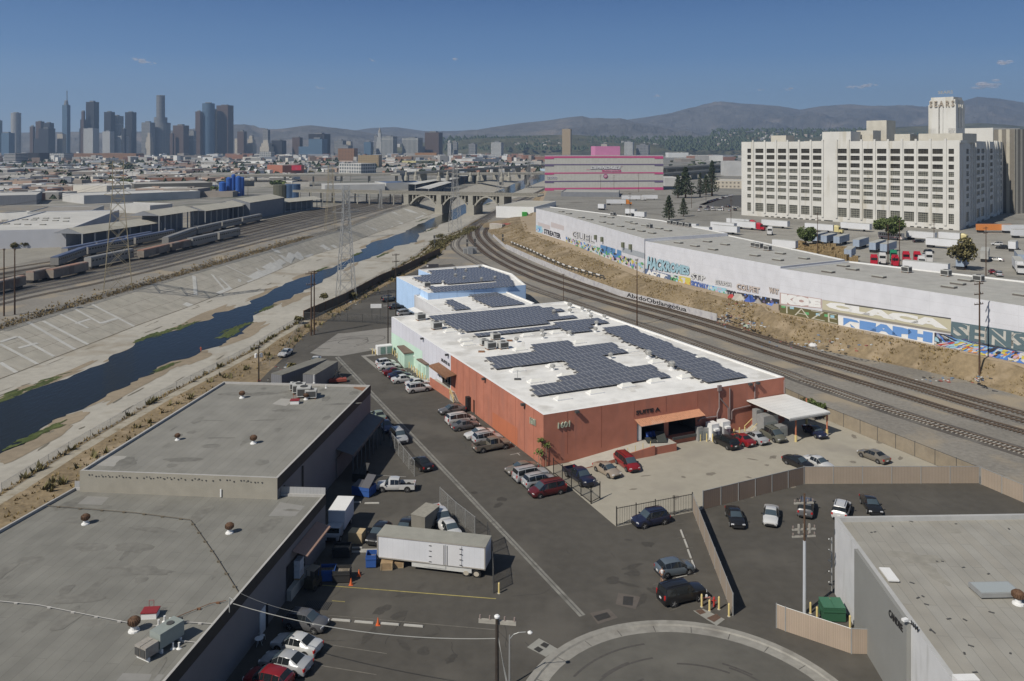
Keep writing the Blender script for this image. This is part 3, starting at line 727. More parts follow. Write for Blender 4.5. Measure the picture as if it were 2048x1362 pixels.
for i in range(n):
 a_ = (r0 + u2 * 6).lerp(r1, i / n) + out_f * wdt; b_ = (r0 + u2 * 6).lerp(r1, (i + 1) / n) + out_f * wdt
 z0, z1 = 1.2 * (6 + (i) * ((r1 - r0).length - 6) / n) / (r1 - r0).length, 1.2 * (6 + (i + 1) * ((r1 - r0).length - 6) / n) / (r1 - r0).length
 mb.face([a_ + out_f * .18, b_ + out_f * .18, b_ + out_f * .18 + V(0, 0, z1 + .25), a_ + out_f * .18 + V(0, 0, z0 + .25)], 1)
 mb.face([a_ + V(0, 0, z0 + .25), a_ + out_f * .18 + V(0, 0, z0 + .25), b_ + out_f * .18 + V(0, 0, z1 + .25), b_ + V(0, 0, z1 + .25)], 1)
for i in range(5):
 a_ = (r0 + u2 * 7).lerp(r1, i / 4.5) + out_f * wdt; z0 = 1.2 * ((a_ - out_f * wdt) - r0).length / (r1 - r0).length; mb.tube(a_ + V(0, 0, z0), a_ + V(0, 0, z0 + 1.1), .05, 6, 2)
local(mb, 'ramp', [M_stone, M_orange, M_yel], root)
mb = MB(); p = A + u2 * (o1[0] + .1)   # roller door half up, white post
mb.box(tuple(A + u2 * (o1[0] + o1[1]) / 2 - out_f * .5 + V(0, 0, o1[3] - .8)), (o1[1] - o1[0] - .05, .1, .75), math.atan2(u2.y, u2.x))
mb.box(tuple(p + u2 * .45 - out_f * .2 + V(0, 0, 1.2)), (.7, .12, 2.9), math.atan2(u2.y, u2.x)); local(mb, 'roller_door', M_wht, root)
mb = MB(); M_cond = mat('conduit_metal', (.26, .20, .19), .6, .1, 1)
for pts in ([(1437, 772), (1437, 815), (1433, 826), (1433, 838)], [(1438, 795), (1455, 815), (1455, 840)], [(1462, 838), (1462, 822), (1466, 818), (1500, 810)], [(1458, 775), (1458, 838)], [(1395, 842), (1400, 836), (1432, 832)], [(1508, 766), (1508, 795)], [(1567, 760), (1567, 785)]):
 w_ = [WP(x, y, A, B) + out_f * .18 for x, y in pts]
 k = MB()
 for a_, b_ in zip(w_[:-1], w_[1:]): k.tube(a_, b_, .11, 6)
 local(k, 'conduit', M_cond, root)
mb.box(tuple(WP(1437, 776, A, B) + out_f * .25 + V(0, 0, -.4)), (.7, .3, .9), math.atan2(u2.y, u2.x))
local(mb, 'junction_box', M_cond, root)
mb = MB()
for x, y, a_, b_, o_ in [(1152, 821, A, B, out_f), (1498, 765, A, B, out_f), (1513, 766, A, B, out_f), (1050, 806, A, C, out_l), (971, 753, A, C, out_l), (897, 706, A, C, out_l), (847, 676, A, C, out_l)]:
 p = WP(x, y, a_, b_); p.z = ZR - .35; mb.box(tuple(p + o_ * .35), (.6, .5, .32), math.atan2(u2.y, u2.x)); mb.beam(p + V(0, 0, .3), p + o_ * .3 + V(0, 0, .2), .08, .08)
local_each(mb, 'wall_lamp', M_grm, root, 2)
mb = MB()   # black door box and drain pipe on the left wall
p = g0(WP(940, 808, A, C)); mb.box(tuple(p + out_l * .35), (.7, 1.0, 2.4), math.atan2(u2.y, u2.x)); local(mb, 'door', M_blk, root)
# front stairs and steps platform
mb = MB(); st = g0(WP(1497, 850, A, B)); plz = 1.5
pl0 = A + u2 * (sF(1503, 850)); pl1 = pl0 + u2 * 4.0
mb.prism([pl0 + out_f * .02, pl1 + out_f * .02, pl1 + out_f * 2.6, pl0 + out_f * 2.6], 0, plz, 1, 0)
for k in range(8):
 a_ = pl0 - u2 * (.32 * (k + 1)); mb.prism([a_ + out_f * 1.0, a_ + u2 * .32 + out_f * 1.0, a_ + u2 * .32 + out_f * 2.6, a_ + out_f * 2.6], 0, plz - .18 * (k + 1), 0)
mb.tube(pl0 - u2 * 2.4 + out_f * 1.0 + V(0, 0, .9), pl0 + out_f * 1.0 + V(0, 0, plz + .9), .06, 6, 2)
mb.tube(pl0 - u2 * 2.4 + out_f * 2.6 + V(0, 0, .9), pl0 + out_f * 2.6 + V(0, 0, plz + .9), .05, 6, 2)
mb.tube(pl0 + out_f * 2.6 + V(0, 0, plz), pl0 + out_f * 2.6 + V(0, 0, plz + .9), .05, 6, 2); mb.tube(pl0 - u2 * 2.4 + out_f * 2.6, pl0 - u2 * 2.4 + out_f * 2.6 + V(0, 0, .9), .05, 6, 2)
local(mb, 'stairs', [M_stone, M_orange, M_yel], root)
# side dock with brick-red low wall
mb = MB(); da, dn = P(859.3, 771.8), P(899.5, 799.5); w1 = -out_l
ia = g0(WP(859, 740, A, C)); inn_ = K + u1 * -2.5
def towall(p):  # foot of p on the left wall
 s = (p - A).dot(u1); return A + u1 * s
mb.prism([da, dn, towall(dn) + out_l * .02, towall(da) + out_l * .02], 0, 1.2, 0, 1)
mb.prism([da, dn, dn + w1 * .2, da + w1 * .2], 1.2, 1.65, 0)
e_ = dn - u1 * 3.2; mb.prism([e_ + w1 * 1.6, dn + w1 * 1.6, towall(dn) + out_l * .02, towall(e_) + out_l * .02], 0, 1.2, 0)
for k in range(6):
 a_ = dn - u1 * (.3 * k) ; mb.prism([a_, a_ - u1 * .3, a_ - u1 * .3 + w1 * 1.5, a_ + w1 * 1.5], 0, 1.05 - .18 * k, 1)
for q_ in (0, 1.5):
 a_ = dn + w1 * q_; b_ = a_ - u1 * 1.9; mb.tube(a_ + V(0, 0, 2.1), b_ + V(0, 0, 1.0), .06, 6, 2); mb.tube(a_ + V(0, 0, 1.6), b_ + V(0, 0, .5), .05, 6, 2); mb.tube(b_, b_ + V(0, 0, 1.0), .06, 6, 2); mb.tube(a_ + V(0, 0, 1), a_ + V(0, 0, 2.1), .06, 6, 2)
local(mb, 'side_dock', [M_orange, M_stone, M_yel], root)
mb = MB(); a_, b_ = towall(P(856, 775)), K - u1 * 3.0; a_.z = b_.z = 4.6
c_, d_ = b_ + out_l * 2.0 - V(0, 0, .3), a_ + out_l * 2.0 - V(0, 0, .3); mb.face([a_, b_, c_, d_]); mb.face([d_, c_, c_ - V(0, 0, .35), d_ - V(0, 0, .35)])
local(mb, 'side_awning', [M_rust], root)
mb = MB(); 
for k in range(5):
 p = towall(da) - u1 * (1.4 + k * 1.5) + out_l * .02; mb.box((p.x, p.y, 1.9), (.5, .06, 1.9), A1)
local_each(mb, 'window', flat('slit_window', (.10, .11, .12), .3), root)
# mint equipment enclosures beside the lilac wall
def mbox(label, n1, f1, ztop, wdt, nm='equipment_enclosure', mats=None):
 t = thing(nm, label, 'equipment housing', tuple(g0(n1))); m_ = MB()
 n1 = g0(n1); f1 = g0(f1); m_.prism([n1, f1, f1 + w1 * wdt, n1 + w1 * wdt], 0, ztop, 0, 0); local(m_, 'housing', mats or M_mint, t)
 m_ = MB(); m_.prism([n1 + out_l * .12 - u1 * .1, f1 + out_l * .12 + u1 * .1, f1 + w1 * wdt + u1 * .1, n1 + w1 * wdt - u1 * .1], ztop + .003, ztop + .25, 0); local(m_, 'lid', mat('brown_lid', (.15, .11, .085), .8, .2, 2) if ztop > 2.5 else M_wht, t)
 m_ = MB(); L2 = (f1 - n1).length
 for k in range(max(1, int(L2 / 1.8))):
  p = n1.lerp(f1, (k + .5) / max(1, int(L2 / 1.8))) + out_l * .02; m_.box((p.x, p.y, .2), (1.2, .05, ztop * .75), A1)
 local(m_, 'door', mat('mint_door', (.42, .58, .48), .7, .06, 1), t); return t
mbox('mint green equipment housing with brown lid nearest the SUITE B dock', P(852, 758), P(834.4, 721, 2.6), 2.7, 2.3)
mbox('mint green equipment housing with brown lid near the far end of the lilac wall', P(808.7, 709.4, 2.8), P(795.4, 694.7, 2.8), 2.9, 2.2)
mbox('low mint equipment housing between the two lidded ones', P(829, 735), P(812, 718), 2.2, 1.6)
mb = MB(); pa, pb = P(744, 700), P(860, 770); mb.face(up([p + V(0, 0, .06) for p in (P(738, 697), P(757, 709), P(782, 707), P(786, 705), P(857, 770), towall(P(857, 770)) + out_l * .05, C + out_l * .05)])); struct(mb, 'equipment_pad', M_stone)
# bollards
bol = thing('bollard', '', 'bollard', (0, 0, 0)); mb = MB(); mb.lathe((0, 0, 0), [(.1, 0), (.1, 1.05), (.06, 1.13)], 8); mb.build('post', M_yel, bol)
mb = MB(); mb.lathe((0, 0, 0), [(.17, 0), (.16, .05)], 8); mb.build('collar', M_stone, bol)
spots = []
for k, (x, y) in enumerate([(958, 465), (1002, 468), (1042, 470), (1080, 445), (1118, 440), (1150, 432), (1187, 428), (1225, 425), (1262, 420)]):
 spots.append((P(1120 + x / 3.413, 746.5 + y / 3.413), 'yellow bollard by the parked cars at the front wall, %s of nine' % nth(k, 9), 'yellow bollards in front of the electrical cabinets'))
for k in range(16):
 t = k / 15; spots.append((P(781, 705).lerp(P(856, 768), t), 'yellow bollard guarding the mint housings, number %s counted from the far end' % (ORD[k] if k else 'first'), 'yellow bollards along the mint housings'))
for k in range(4): spots.append((P(835 + k * 5, 753 + k * 3.5), 'short yellow bollard in front of the nearest mint housing, %s' % nth(k, 4), 'yellow bollards along the mint housings'))
for k in range(6): spots.append((P(745 + k * 6, 708.5 + (k % 2) * 1.0 - k * .5), 'yellow bollard at the white generator pad beside the alley, %s' % nth(k, 6), 'yellow bollards at the generator pad'))
for k, (x, y, d_) in enumerate([(1403.5, 1214, 'beside the front of the black off-roader'), (1419, 1222, 'tallest, right of the hydrant'), (1438, 1219, 'between the hydrant and the fence end'), (1458, 1233, 'at the very end of the tan fence')]): spots.append((P(x, y), 'yellow bollard at the hydrant corner, ' + d_, 'yellow bollards at the hydrant'))
for k, (x, y) in enumerate([(1621, 1227), (1642, 1222), (1660, 1222), (1678, 1222), (1634, 1240), (1700, 1258)]): spots.append((P(x, y), 'yellow post around the green dumpster, %s' % nth(k, 6), 'yellow posts around the green dumpster'))
spots.append((P(998, 1187), 'lone yellow bollard at the near end of the leaning chain fence', None))
for i, (p, lab, grp) in enumerate(spots):
 o = bol if i == 0 else copy_tree(bol)
 o.location = p; o['label'] = lab
 if grp: o['group'] = grp
 elif 'group' in o: del o['group']
 o.scale = (1, 1, 1.15 if i % 3 else 1.0)
# generator cabinet left of the lilac wall
t = thing('generator', 'white generator cabinet with green slatted side on the pad beside the alley', 'generator', tuple(P(768, 708)), A2)
mb = MB(); mb.box((0, 0, .1), (3.4, 1.8, 1.9)); mb.build('cabinet', M_wht, t); mb = MB(); mb.box((1.0, -.92, .3), (1.1, .06, 1.5), 0); mb.box((-.5, -.92, .3), (1.1, .06, 1.5), 0); mb.build('louvre', mat('teal_louvre', (.20, .30, .27), .6, .2, 3), t)
# electrical gear by the front wall
for k, (x, y, s, lab, m_) in enumerate([(1425, 878, (1.5, 1.5, 2.6), 'white inverter cabinet on the front wall pad, left one of the two', M_wht), (1447, 873, (1.5, 1.5, 2.6), 'white inverter cabinet on the front wall pad, right one of the two', M_wht), (1398, 881, (.9, .8, 2.2), 'narrow grey-green electrical cabinet at the dock corner', M_steel), (1408, 879, (1.3, .8, 1.9), 'wide grey-green electrical cabinet next to the dock corner', M_steel), (1516, 862, (1.5, 1.0, 3.6), 'tall pale switch cabinet at the top of the front stairs', M_steel), (1535, 868, (3.0, 1.6, 3.2), 'large grey transformer cabinet under the canopy', M_steel), (1562, 872, (1.6, 1.2, 1.8), 'low grey cabinet under the canopy beside the posts', M_steel)]):
 p = P(x, y); t = thing('electrical_cabinet', lab, 'electrical cabinet', tuple(p), A2)
 mb = MB(); mb.box((0, 0, 0), s); mb.build('case', m_, t); mb = MB(); mb.box((0, -s[1] / 2 - .02, .25), (s[0] * .7, .04, s[2] * .62)); mb.build('door', M_steel if m_ is M_wht else flat('cab_door', (.24, .26, .25)), t)
 if k < 2:
  mb = MB(); mb.box((0, -s[1] / 2 - .25, s[2] * .62), (s[0] * .6, .5, .3)); mb.build('hood', M_wht, t)
# canopy
t = thing('canopy', 'flat white metal canopy on rusty posts at the right end of the front wall', 'canopy', tuple(P(1591.7, 883.6)))
c4 = [P(1493.6, 797.7, 4.9), P(1571, 785.4, 4.9), P(1660, 823, 4.0), P(1579.4, 836.7, 4.0)]
c4 = [g0(c4[0]) + V(0, 0, 4.7), g0(c4[1]) + V(0, 0, 4.7), g0(c4[2]) + V(0, 0, 4.0), g0(c4[3]) + V(0, 0, 4.0)]
mb = MB(A2 + 1.57); mb.face(up(c4)); lo = [p - V(0, 0, .18) for p in up(c4)]; mb.face(lo[::-1])
uu = up(c4)
for i in range(4): mb.face([lo[i], lo[(i + 1) % 4], uu[(i + 1) % 4], uu[i]])
local(mb, 'roof', grid('canopy_sheet', (.50, .50, .48), (.66, .655, .63), .9, 30, .06, .6), t)
for x, y, z in [(1591.7, 883.6, 3.95), (1654, 871.8, 3.95), (1550.5, 857, 4.4), (1613, 848, 4.3)]:
 p = P(x, y); mb = MB(); mb.tube(p + V(0, 0, 1.0), p + V(0, 0, z), .13, 8, 0); mb.tube(p, p + V(0, 0, 1.05), .2, 8, 1); local(mb, 'post', [mat('post_orange', (.42, .16, .09), .8, .2, 2), M_yel], t)
mb = MB(); mb.beam(c4[3] - V(0, 0, .3), c4[2] - V(0, 0, .3), .15, .25); mb.beam(c4[0].lerp(c4[3], .5) - V(0, 0, .3), c4[1].lerp(c4[2], .5) - V(0, 0, .3), .15, .25); local(mb, 'beam', M_steel, t)
# white middle building and blue building behind
Z2, Z3 = 6.0, 7.5
def simple_building(name, label, cat, pxs, z, wm, rm, em=None, pz=None, ang=A2, zb=0.0, pw=.35):
 pts = up([g0(P(x, y, z)) if not isinstance(x, Vector) else x for x, y in pxs]) if not isinstance(pxs[0], Vector) else up([g0(p) for p in pxs])
 t = thing(name, label, cat, (pts[0].x, pts[0].y, zb)); n = len(pts)
 mb = MB(ang)
 for i in range(n): mb.face([pts[i] + V(0, 0, zb), pts[(i + 1) % n] + V(0, 0, zb), pts[(i + 1) % n] + V(0, 0, z), pts[i] + V(0, 0, z)])
 local(mb, 'wall', wm, t); rz = z - (pz if pz is not None else .3)
 mb = MB(ang); mb.face([p + V(0, 0, rz) for p in pts]); local(mb, 'roof', rm, t)
 mb = MB(ang); parapet(mb, pts, rz, z, pw); local(mb, 'parapet', em or wm, t)
 return t, pts
bd_, p3 = simple_building('blue_warehouse', 'sky blue walled warehouse with white roof full of solar panels, farthest of the joined row', 'warehouse', [(792, 553.4), (863, 549), (836.9, 538.8), (966.6, 528.8), (1024, 547), (1051.8, 569.6), (856, 586)], Z3, grid('blue_panel_wall', (.24, .38, .60), (.44, .61, .85), 5.2, 40, .12, .8), M_wroof, M_wcap)
md_, p2 = simple_building('white_warehouse', 'low grey white warehouse between the terracotta building and the blue one', 'warehouse', [(828.6, 589.5), (999, 577), (1069, 605.7), (1000, 640), (890, 627)], Z2, mat('grey_white_wall', (.55, .55, .56), .85, .06, .4), M_wroof, M_wcap)
mb = MB(); a_, b_ = P(828, 616, 3.2), P(875, 642, 3.2); k = V(-.9, -.42, 0) * 1.8
mb.face(up([a_ + V(0, 0, .3), b_ + V(0, 0, .3), b_ + k, a_ + k])); local(mb, 'awning', M_wht, md_)
# grey roofed building left of the alley and the one in front of it
M_groof = grid('grey_roll_roof', (.175, .17, .152), (.232, .226, .203), 9.5, 1.0, .05, .9, (.215, .209, .187), .1, .37, .10)
M_gwall = mat('grey_stucco', (.20, .19, .19), .9, .06, .5)
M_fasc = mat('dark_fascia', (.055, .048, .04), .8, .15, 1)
M_metal_edge = mat('roof_flashing', (.40, .39, .37), .6, .1, 2)
ZB = 8.3
bt, bp_ = simple_building('grey_warehouse', 'grey warehouse with flat grey roof and a row of air vents left of the alley', 'warehouse', [(447, 763), (741, 770), (555, 956), (160, 941)], ZB, M_gwall, M_groof, M_metal_edge, .3, R(84), 0, .28)
def find(pts, x, y, z): 
 q = g0(P(x, y, z)); return min(pts, key=lambda p: (p - q).length)
br_, fr_, fl_, bl_ = find(bp_, 741, 770, ZB), find(bp_, 555, 956, ZB), find(bp_, 160, 941, ZB), find(bp_, 447, 763, ZB)
rt = (br_ - fr_).normalized(); rn = V(rt.y, -rt.x, 0)
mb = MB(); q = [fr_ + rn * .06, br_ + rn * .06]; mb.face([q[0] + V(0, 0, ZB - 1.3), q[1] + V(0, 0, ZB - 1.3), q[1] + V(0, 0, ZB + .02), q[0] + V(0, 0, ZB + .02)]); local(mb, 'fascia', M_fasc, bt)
ft = (fr_ - fl_).normalized(); fn = V(ft.y, -ft.x, 0)
mb = MB(); q = [fl_ + fn * .06, fr_ + fn * .06]; mb.face([q[0] + V(0, 0, 5.5), q[1] + V(0, 0, 5.5), q[1] + V(0, 0, ZB + .03), q[0] + V(0, 0, ZB + .03)]); local(mb, 'front_band', mat('tan_band', (.30, .28, .235), .85, .1, .8), bt)
mb = MB(); rnd = random.Random(11)
for i in range(26):
 p = fl_.lerp(fr_, .05 + i * .035) + fn * .1
 for k in range(rnd.choice((1, 2, 3))): mb.box((p.x + k * .35, p.y, ZB - .62 + rnd.choice((0, .14))), (.14, .06, .12), 0)
local(mb, 'wall_vent', M_grm, bt)
mb = MB(); a_, b_ = fr_ + rt * 20 + rn * .05, br_ - rt * 1.0 + rn * .05   # annex roof on the alley side
k = rn * 2.4; a2, b2 = a_ + k, b_ + k
mb.face([a_ + V(0, 0, 4.2), a2 + V(0, 0, 3.5), b2 + V(0, 0, 3.5), b_ + V(0, 0, 4.2)]); mb.face([a2 + V(0, 0, 3.1), b2 + V(0, 0, 3.1), b2 + V(0, 0, 3.5), a2 + V(0, 0, 3.5)])
for i in range(9):
 c_ = a2.lerp(b2, i / 8); mb.tube(c_, c_ + V(0, 0, 3.3), .09, 6, 0)
local(mb, 'side_canopy', mat('slate_canopy', (.10, .11, .115), .6, .1, 1), bt)
mb = MB()
for i in range(5):
 c_ = a_.lerp(b_, (i + .5) / 6) + rn * .03; mb.box((c_.x, c_.y, .05), (.1, 2.6, 2.8), math.atan2(rn.y, rn.x), 0)
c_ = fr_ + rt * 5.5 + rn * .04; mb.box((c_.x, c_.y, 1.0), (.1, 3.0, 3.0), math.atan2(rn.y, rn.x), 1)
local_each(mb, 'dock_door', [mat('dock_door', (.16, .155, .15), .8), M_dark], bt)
mb = MB(); c_ = fr_ + rt * 1.6 + rn * .15; mb.tube(c_, c_ + V(0, 0, ZB - 1.5), .1, 6); c_ = fr_ + rt * 7.4 + rn * .15; mb.tube(c_, c_ + V(0, 0, ZB - 1.5), .1, 6); local_each(mb, 'downpipe', M_fasc, bt)
ZA = 6.15
a_br, a_bl = g0(P(651, 988, ZA)), g0(P(150, 974, ZA))
adir = (g0(P(330, 1362, ZA)) - a_br).normalized(); a_fr = a_br + adir * 48; a_fl = a_bl + (g0(P(0, 1058, ZA)) - a_bl).normalized() * 48
at, ap_ = simple_building('foreground_building', 'near grey building with wide flat grey roof, dark parapet and loading door', 'building', [a_br, a_bl, a_fl, a_fr], ZA, M_gwall, grid('grey_roll_roof_near', (.142, .139, .124), (.20, .196, .175), 8.5, 1.0, .04, .9, (.183, .179, .16), .1, .43, .12), M_metal_edge, .3, R(84), 0, .22)
an = V(-adir.y, adir.x, 0); an = an if an.x > 0 else -an
def AW(s, z=0.0, o=0.0): return a_br + adir * s + an * o + V(0, 0, z)
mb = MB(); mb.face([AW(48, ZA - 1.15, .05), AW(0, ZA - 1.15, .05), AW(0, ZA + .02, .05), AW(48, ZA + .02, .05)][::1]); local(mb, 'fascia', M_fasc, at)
def AS(x, y): q = WP(x, y, a_br, a_fr); return (g0(q) - a_br).length, q.z
s0, z0 = AS(595, 1100); s1, z1 = AS(571, 1120)
mb = MB(); lo_, hi_ = AS(609, 1100)[0], AS(572, 1140)[0]
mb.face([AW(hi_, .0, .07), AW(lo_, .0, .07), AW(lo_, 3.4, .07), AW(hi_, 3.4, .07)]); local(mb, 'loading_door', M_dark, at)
mb = MB(); mb.prism([AW(hi_ + .1, 0, .1), AW(lo_ - .1, 0, .1), AW(lo_ - .1, 0, .6), AW(hi_ + .1, 0, .6)], 0, 1.1); local(mb, 'dock_sill', M_stone, at)
mb = MB(); l2, h2 = AS(632, 1060)[0], AS(583, 1100)[0]
mb.face([AW(h2, 4.35, .08), AW(h2, 3.9, 1.7), AW(l2, 3.9, 1.7), AW(l2, 4.35, .08)]); mb.face([AW(h2, 3.75, 1.7), AW(l2, 3.75, 1.7), AW(l2, 3.9, 1.7), AW(h2, 3.9, 1.7)])
local(mb, 'awning', mat('pinkish_awning', (.34, .22, .17), .7, .08, 2), at)
mb = MB(); s_, z_ = AS(524, 1245); mb.box(tuple(AW(s_, 0, .06)), (.1, 1.1, 2.3), math.atan2(an.y, an.x), 0); mb.box(tuple(AW(s_ - .8, 0, .06)), (.08, .7, 2.2), math.atan2(an.y, an.x), 1); local_each(mb, 'door', [M_wht, M_dark], at)
mb = MB(); mb.face(up([P(x, y, ZA - .29) for x, y in [(155, 1008), (175, 992), (219, 994), (203, 1010)]])); mb.face(up([P(x, y, ZA - .288) for x, y in [(537, 1032), (560, 1004), (610, 1012), (590, 1032)]])); mb.face(up([P(x, y, ZA - .286) for x, y in [(232, 1362), (246, 1346), (330, 1349), (320, 1362)]]))
local_each(mb, 'roof_patch', mat('roof_patch', (.245, .24, .225), .9, .08, 1), at)
mb = MB(); mb.face(up([P(x, y, ZB - .29) for x, y in [(544, 808), (562, 797), (592, 798), (572, 812)]])); mb.face(up([P(x, y, ZB - .288) for x, y in [(178, 930), (205, 911), (254, 912), (232, 933)]])); local_each(mb, 'roof_patch', mat('roof_patch_light', (.33, .32, .295), .9, .1, 1), bt)
mb = MB(); mb.face(up([P(x, y, ZB - .28) for x, y in [(707, 776), (708, 771), (734, 772), (726, 782)]])); local(mb, 'rust_patch', M_rust, bt)
# low corrugated strip and gutter plates behind the near roof
mb = MB(); q = [g0(P(150, 974, ZA)) + V(0, -.1, 0), g0(P(651, 988, ZA)) + V(0, -.1, 0)]; mb.face([q[0] + V(0, 0, ZA - .3), q[1] + V(0, 0, ZA - .3), q[1] + V(0, .06, ZA + .75), q[0] + V(0, .06, ZA + .75)]); local(mb, 'back_flashing', grid('corrugated_flashing', (.24, .24, .24), (.33, .33, .33), .4, 20, .03, .6), at)
mb = MB()
for x, y in [(165, 968), (190, 969), (214, 970), (250, 972), (443, 981)]: p = P(x, y + 4, ZA + .2); mb.box((p.x, p.y - .25, ZA - .2), (.16, .06, .9), 0)
local_each(mb, 'white_strap', M_wht, at)
# right foreground building
ZC = 8.0
c0 = g0(P(1669.5, 1188)); c_back = g0(P(2048, 1027, ZC)); cr = g0(P(1908, 1362, ZC)) - c0; cdir = cr.normalized(); bdir = (c_back - c0).normalized()
c1 = c0 + cdir * 45; c2 = c1 + bdir * 42; c3 = c0 + bdir * 42
ct, cp_ = simple_building('corner_building', 'right foreground building with pale flat roof and grey and white side wall lettered in black', 'building', [c0, c1, c2, c3], ZC, mat('white_stucco', (.56, .56, .56), .85, .06, .5, big=.6, col2=(.47, .47, .46), thr=.57, st=.12), grid('tan_roll_roof', (.225, .218, .195), (.30, .29, .26), 11, 1.0, .06, .9, (.29, .275, .24), .1, .4, .10), mat('coping_c', (.40, .40, .39), .7, .1, 1), .45, math.atan2(cdir.y, cdir.x), 0, .35)
cn = V(cdir.y, -cdir.x, 0); cn = cn if cn.x < 0 else -cn
sC = lambda x, y: (g0(WP(x, y, c0, c1)) - c0).length
sa, sb = sC(1716, 1150), sC(1822, 1300)
mb = MB(); a_, b_ = c0 + cdir * sa + cn * .35, c0 + cdir * sb + cn * .35
mb.prism([a_, b_, b_ - cn * .33, a_ - cn * .33], 0, ZC - .02); local(mb, 'grey_wall_panel', mat('grey_wall_c', (.24, .24, .225), .85, .05, .5), ct)
q = [WP(x, y, a_, b_) for x, y in [(1778, 1231), (1806, 1265), (1805.5, 1250), (1779, 1217)]]; text_on('CANDRE', q, M_blk, 'lettering', ct, .06, .02, thick=.05)
q = [WP(x, y, c0, c1) for x, y in [(1823.5, 1249), (1837.5, 1266), (1837.5, 1254), (1823, 1240)]]; text_on('1614', q, M_blk, 'lettering', ct, .06, .02, thick=.05)
mb = MB(); s_ = sC(1669.5, 1150)
for k in range(5): p = c0 + cn * .3 + bdir * -.05; mb.beam(p + V(0, 0, 5.5 - k * 1.1), p + cdir * .5 + cn * .4 + V(0, 0, 5.9 - k * 1.1), .08, .12)
mb.tube(c0 + cn * .3 + V(0, 0, .3), c0 + cn * .3 + V(0, 0, 5.8), .07, 6); local(mb, 'rung_pole', M_steel, ct)
mb = MB(); p = WP(1823, 1222, c0, c1); p.z = ZC; mb.box(tuple(p + cn * .5 + V(0, 0, .1)), (.45, .3, .18), .3, 0); mb.beam(p, p + cn * .5 + V(0, 0, .2), .1, .1); local(mb, 'wall_lamp', [M_wht], ct)
mb = MB(); mb.box(tuple(P(1932, 1368, ZC)), (1.6, .7, .5), math.atan2(bdir.y, bdir.x)); local(mb, 'roof_box', M_wht, ct)
t = thing('skylight', 'glazed rectangular roof skylight on the pale right foreground roof', 'skylight', tuple(P(1990, 1183, ZC - .3)), math.atan2(bdir.y, bdir.x)); mb = MB(); mb.box((0, 0, 0), (3.6, 1.9, .35)); mb.build('frame', M_steel, t); mb = MB(); mb.box((0, 0, .352), (3.3, 1.6, .05)); mb.build('pane', flat('pale_glass', (.35, .38, .38), .15), t)
t = thing('skylight', 'small pale square skylight at the left edge of the pale right foreground roof', 'skylight', tuple(P(1778, 1150, ZC - .3)), math.atan2(cdir.y, cdir.x)); mb = MB(); mb.box((0, 0, 0), (2.2, .95, .12)); mb.build('frame', M_wht, t)
def roofmark(lst, z, name, parent, m, s=(.3, .15)):
 mb = MB(); r = random.Random(4)
 for x, y in lst: p = P(x, y, z); mb.box((p.x, p.y, p.z + .003), (s[0] * r.uniform(.6, 1.5), s[1], .03), r.uniform(0, 3))
 local(mb, name, m, parent)
roofmark([(1743, 1065), (1750, 1064), (1785, 1053), (1822, 1043), (1846, 1039), (1867, 1034), (1912, 1048), (1885, 1123), (1824, 1166), (1836, 1196), (1846, 1193), (1853, 1209), (1898, 1238), (1930, 1240), (1977, 1148), (1927, 1135), (1983, 1225), (1861, 1260), (1867, 1264), (1942, 1292), (1929, 1307), (2018, 1058), (2021, 1307), (1950, 1345), (1874, 1123)], ZC - .45, 'tar_spot', ct, M_grm)
def stains(root, pts, z, n, m, seed):
 r = random.Random(seed); mb = MB(); o = pts[0]; a, b = pts[1] - o, pts[3] - o
 for i in range(n): q = o + a * r.uniform(.05, .95) + b * r.uniform(.05, .95); blob(mb, q, r.uniform(.5, 2.6), r.uniform(.2, .9), r.choice((0, 1.5)) + r.uniform(-.2, .2), z + .003 + i * .0004, seed + i, 16)
 local(mb, 'roof_stains', m, root)['kind'] = 'stuff'
M_st = mat('roof_stain', (.172, .167, .149), .9, .2, 1.2, big=.3)
stains(bt, [fr_, br_, bl_, fl_], ZB - .3, 34, M_st, 3); stains(at, [a_br, a_bl, a_fl, a_fr], ZA - .3, 46, M_st, 50)
stains(ct, [c0, c1, c2, c3], ZC - .45, 30, mat('roof_stain_c', (.265, .252, .218), .9, .15, 1.2, big=.3), 90); stains(root, [A, B, D, C], ZR - .25, 60, mat('roof_stain_w', (.64, .625, .59), .9, .1, 1, big=.3), 150)
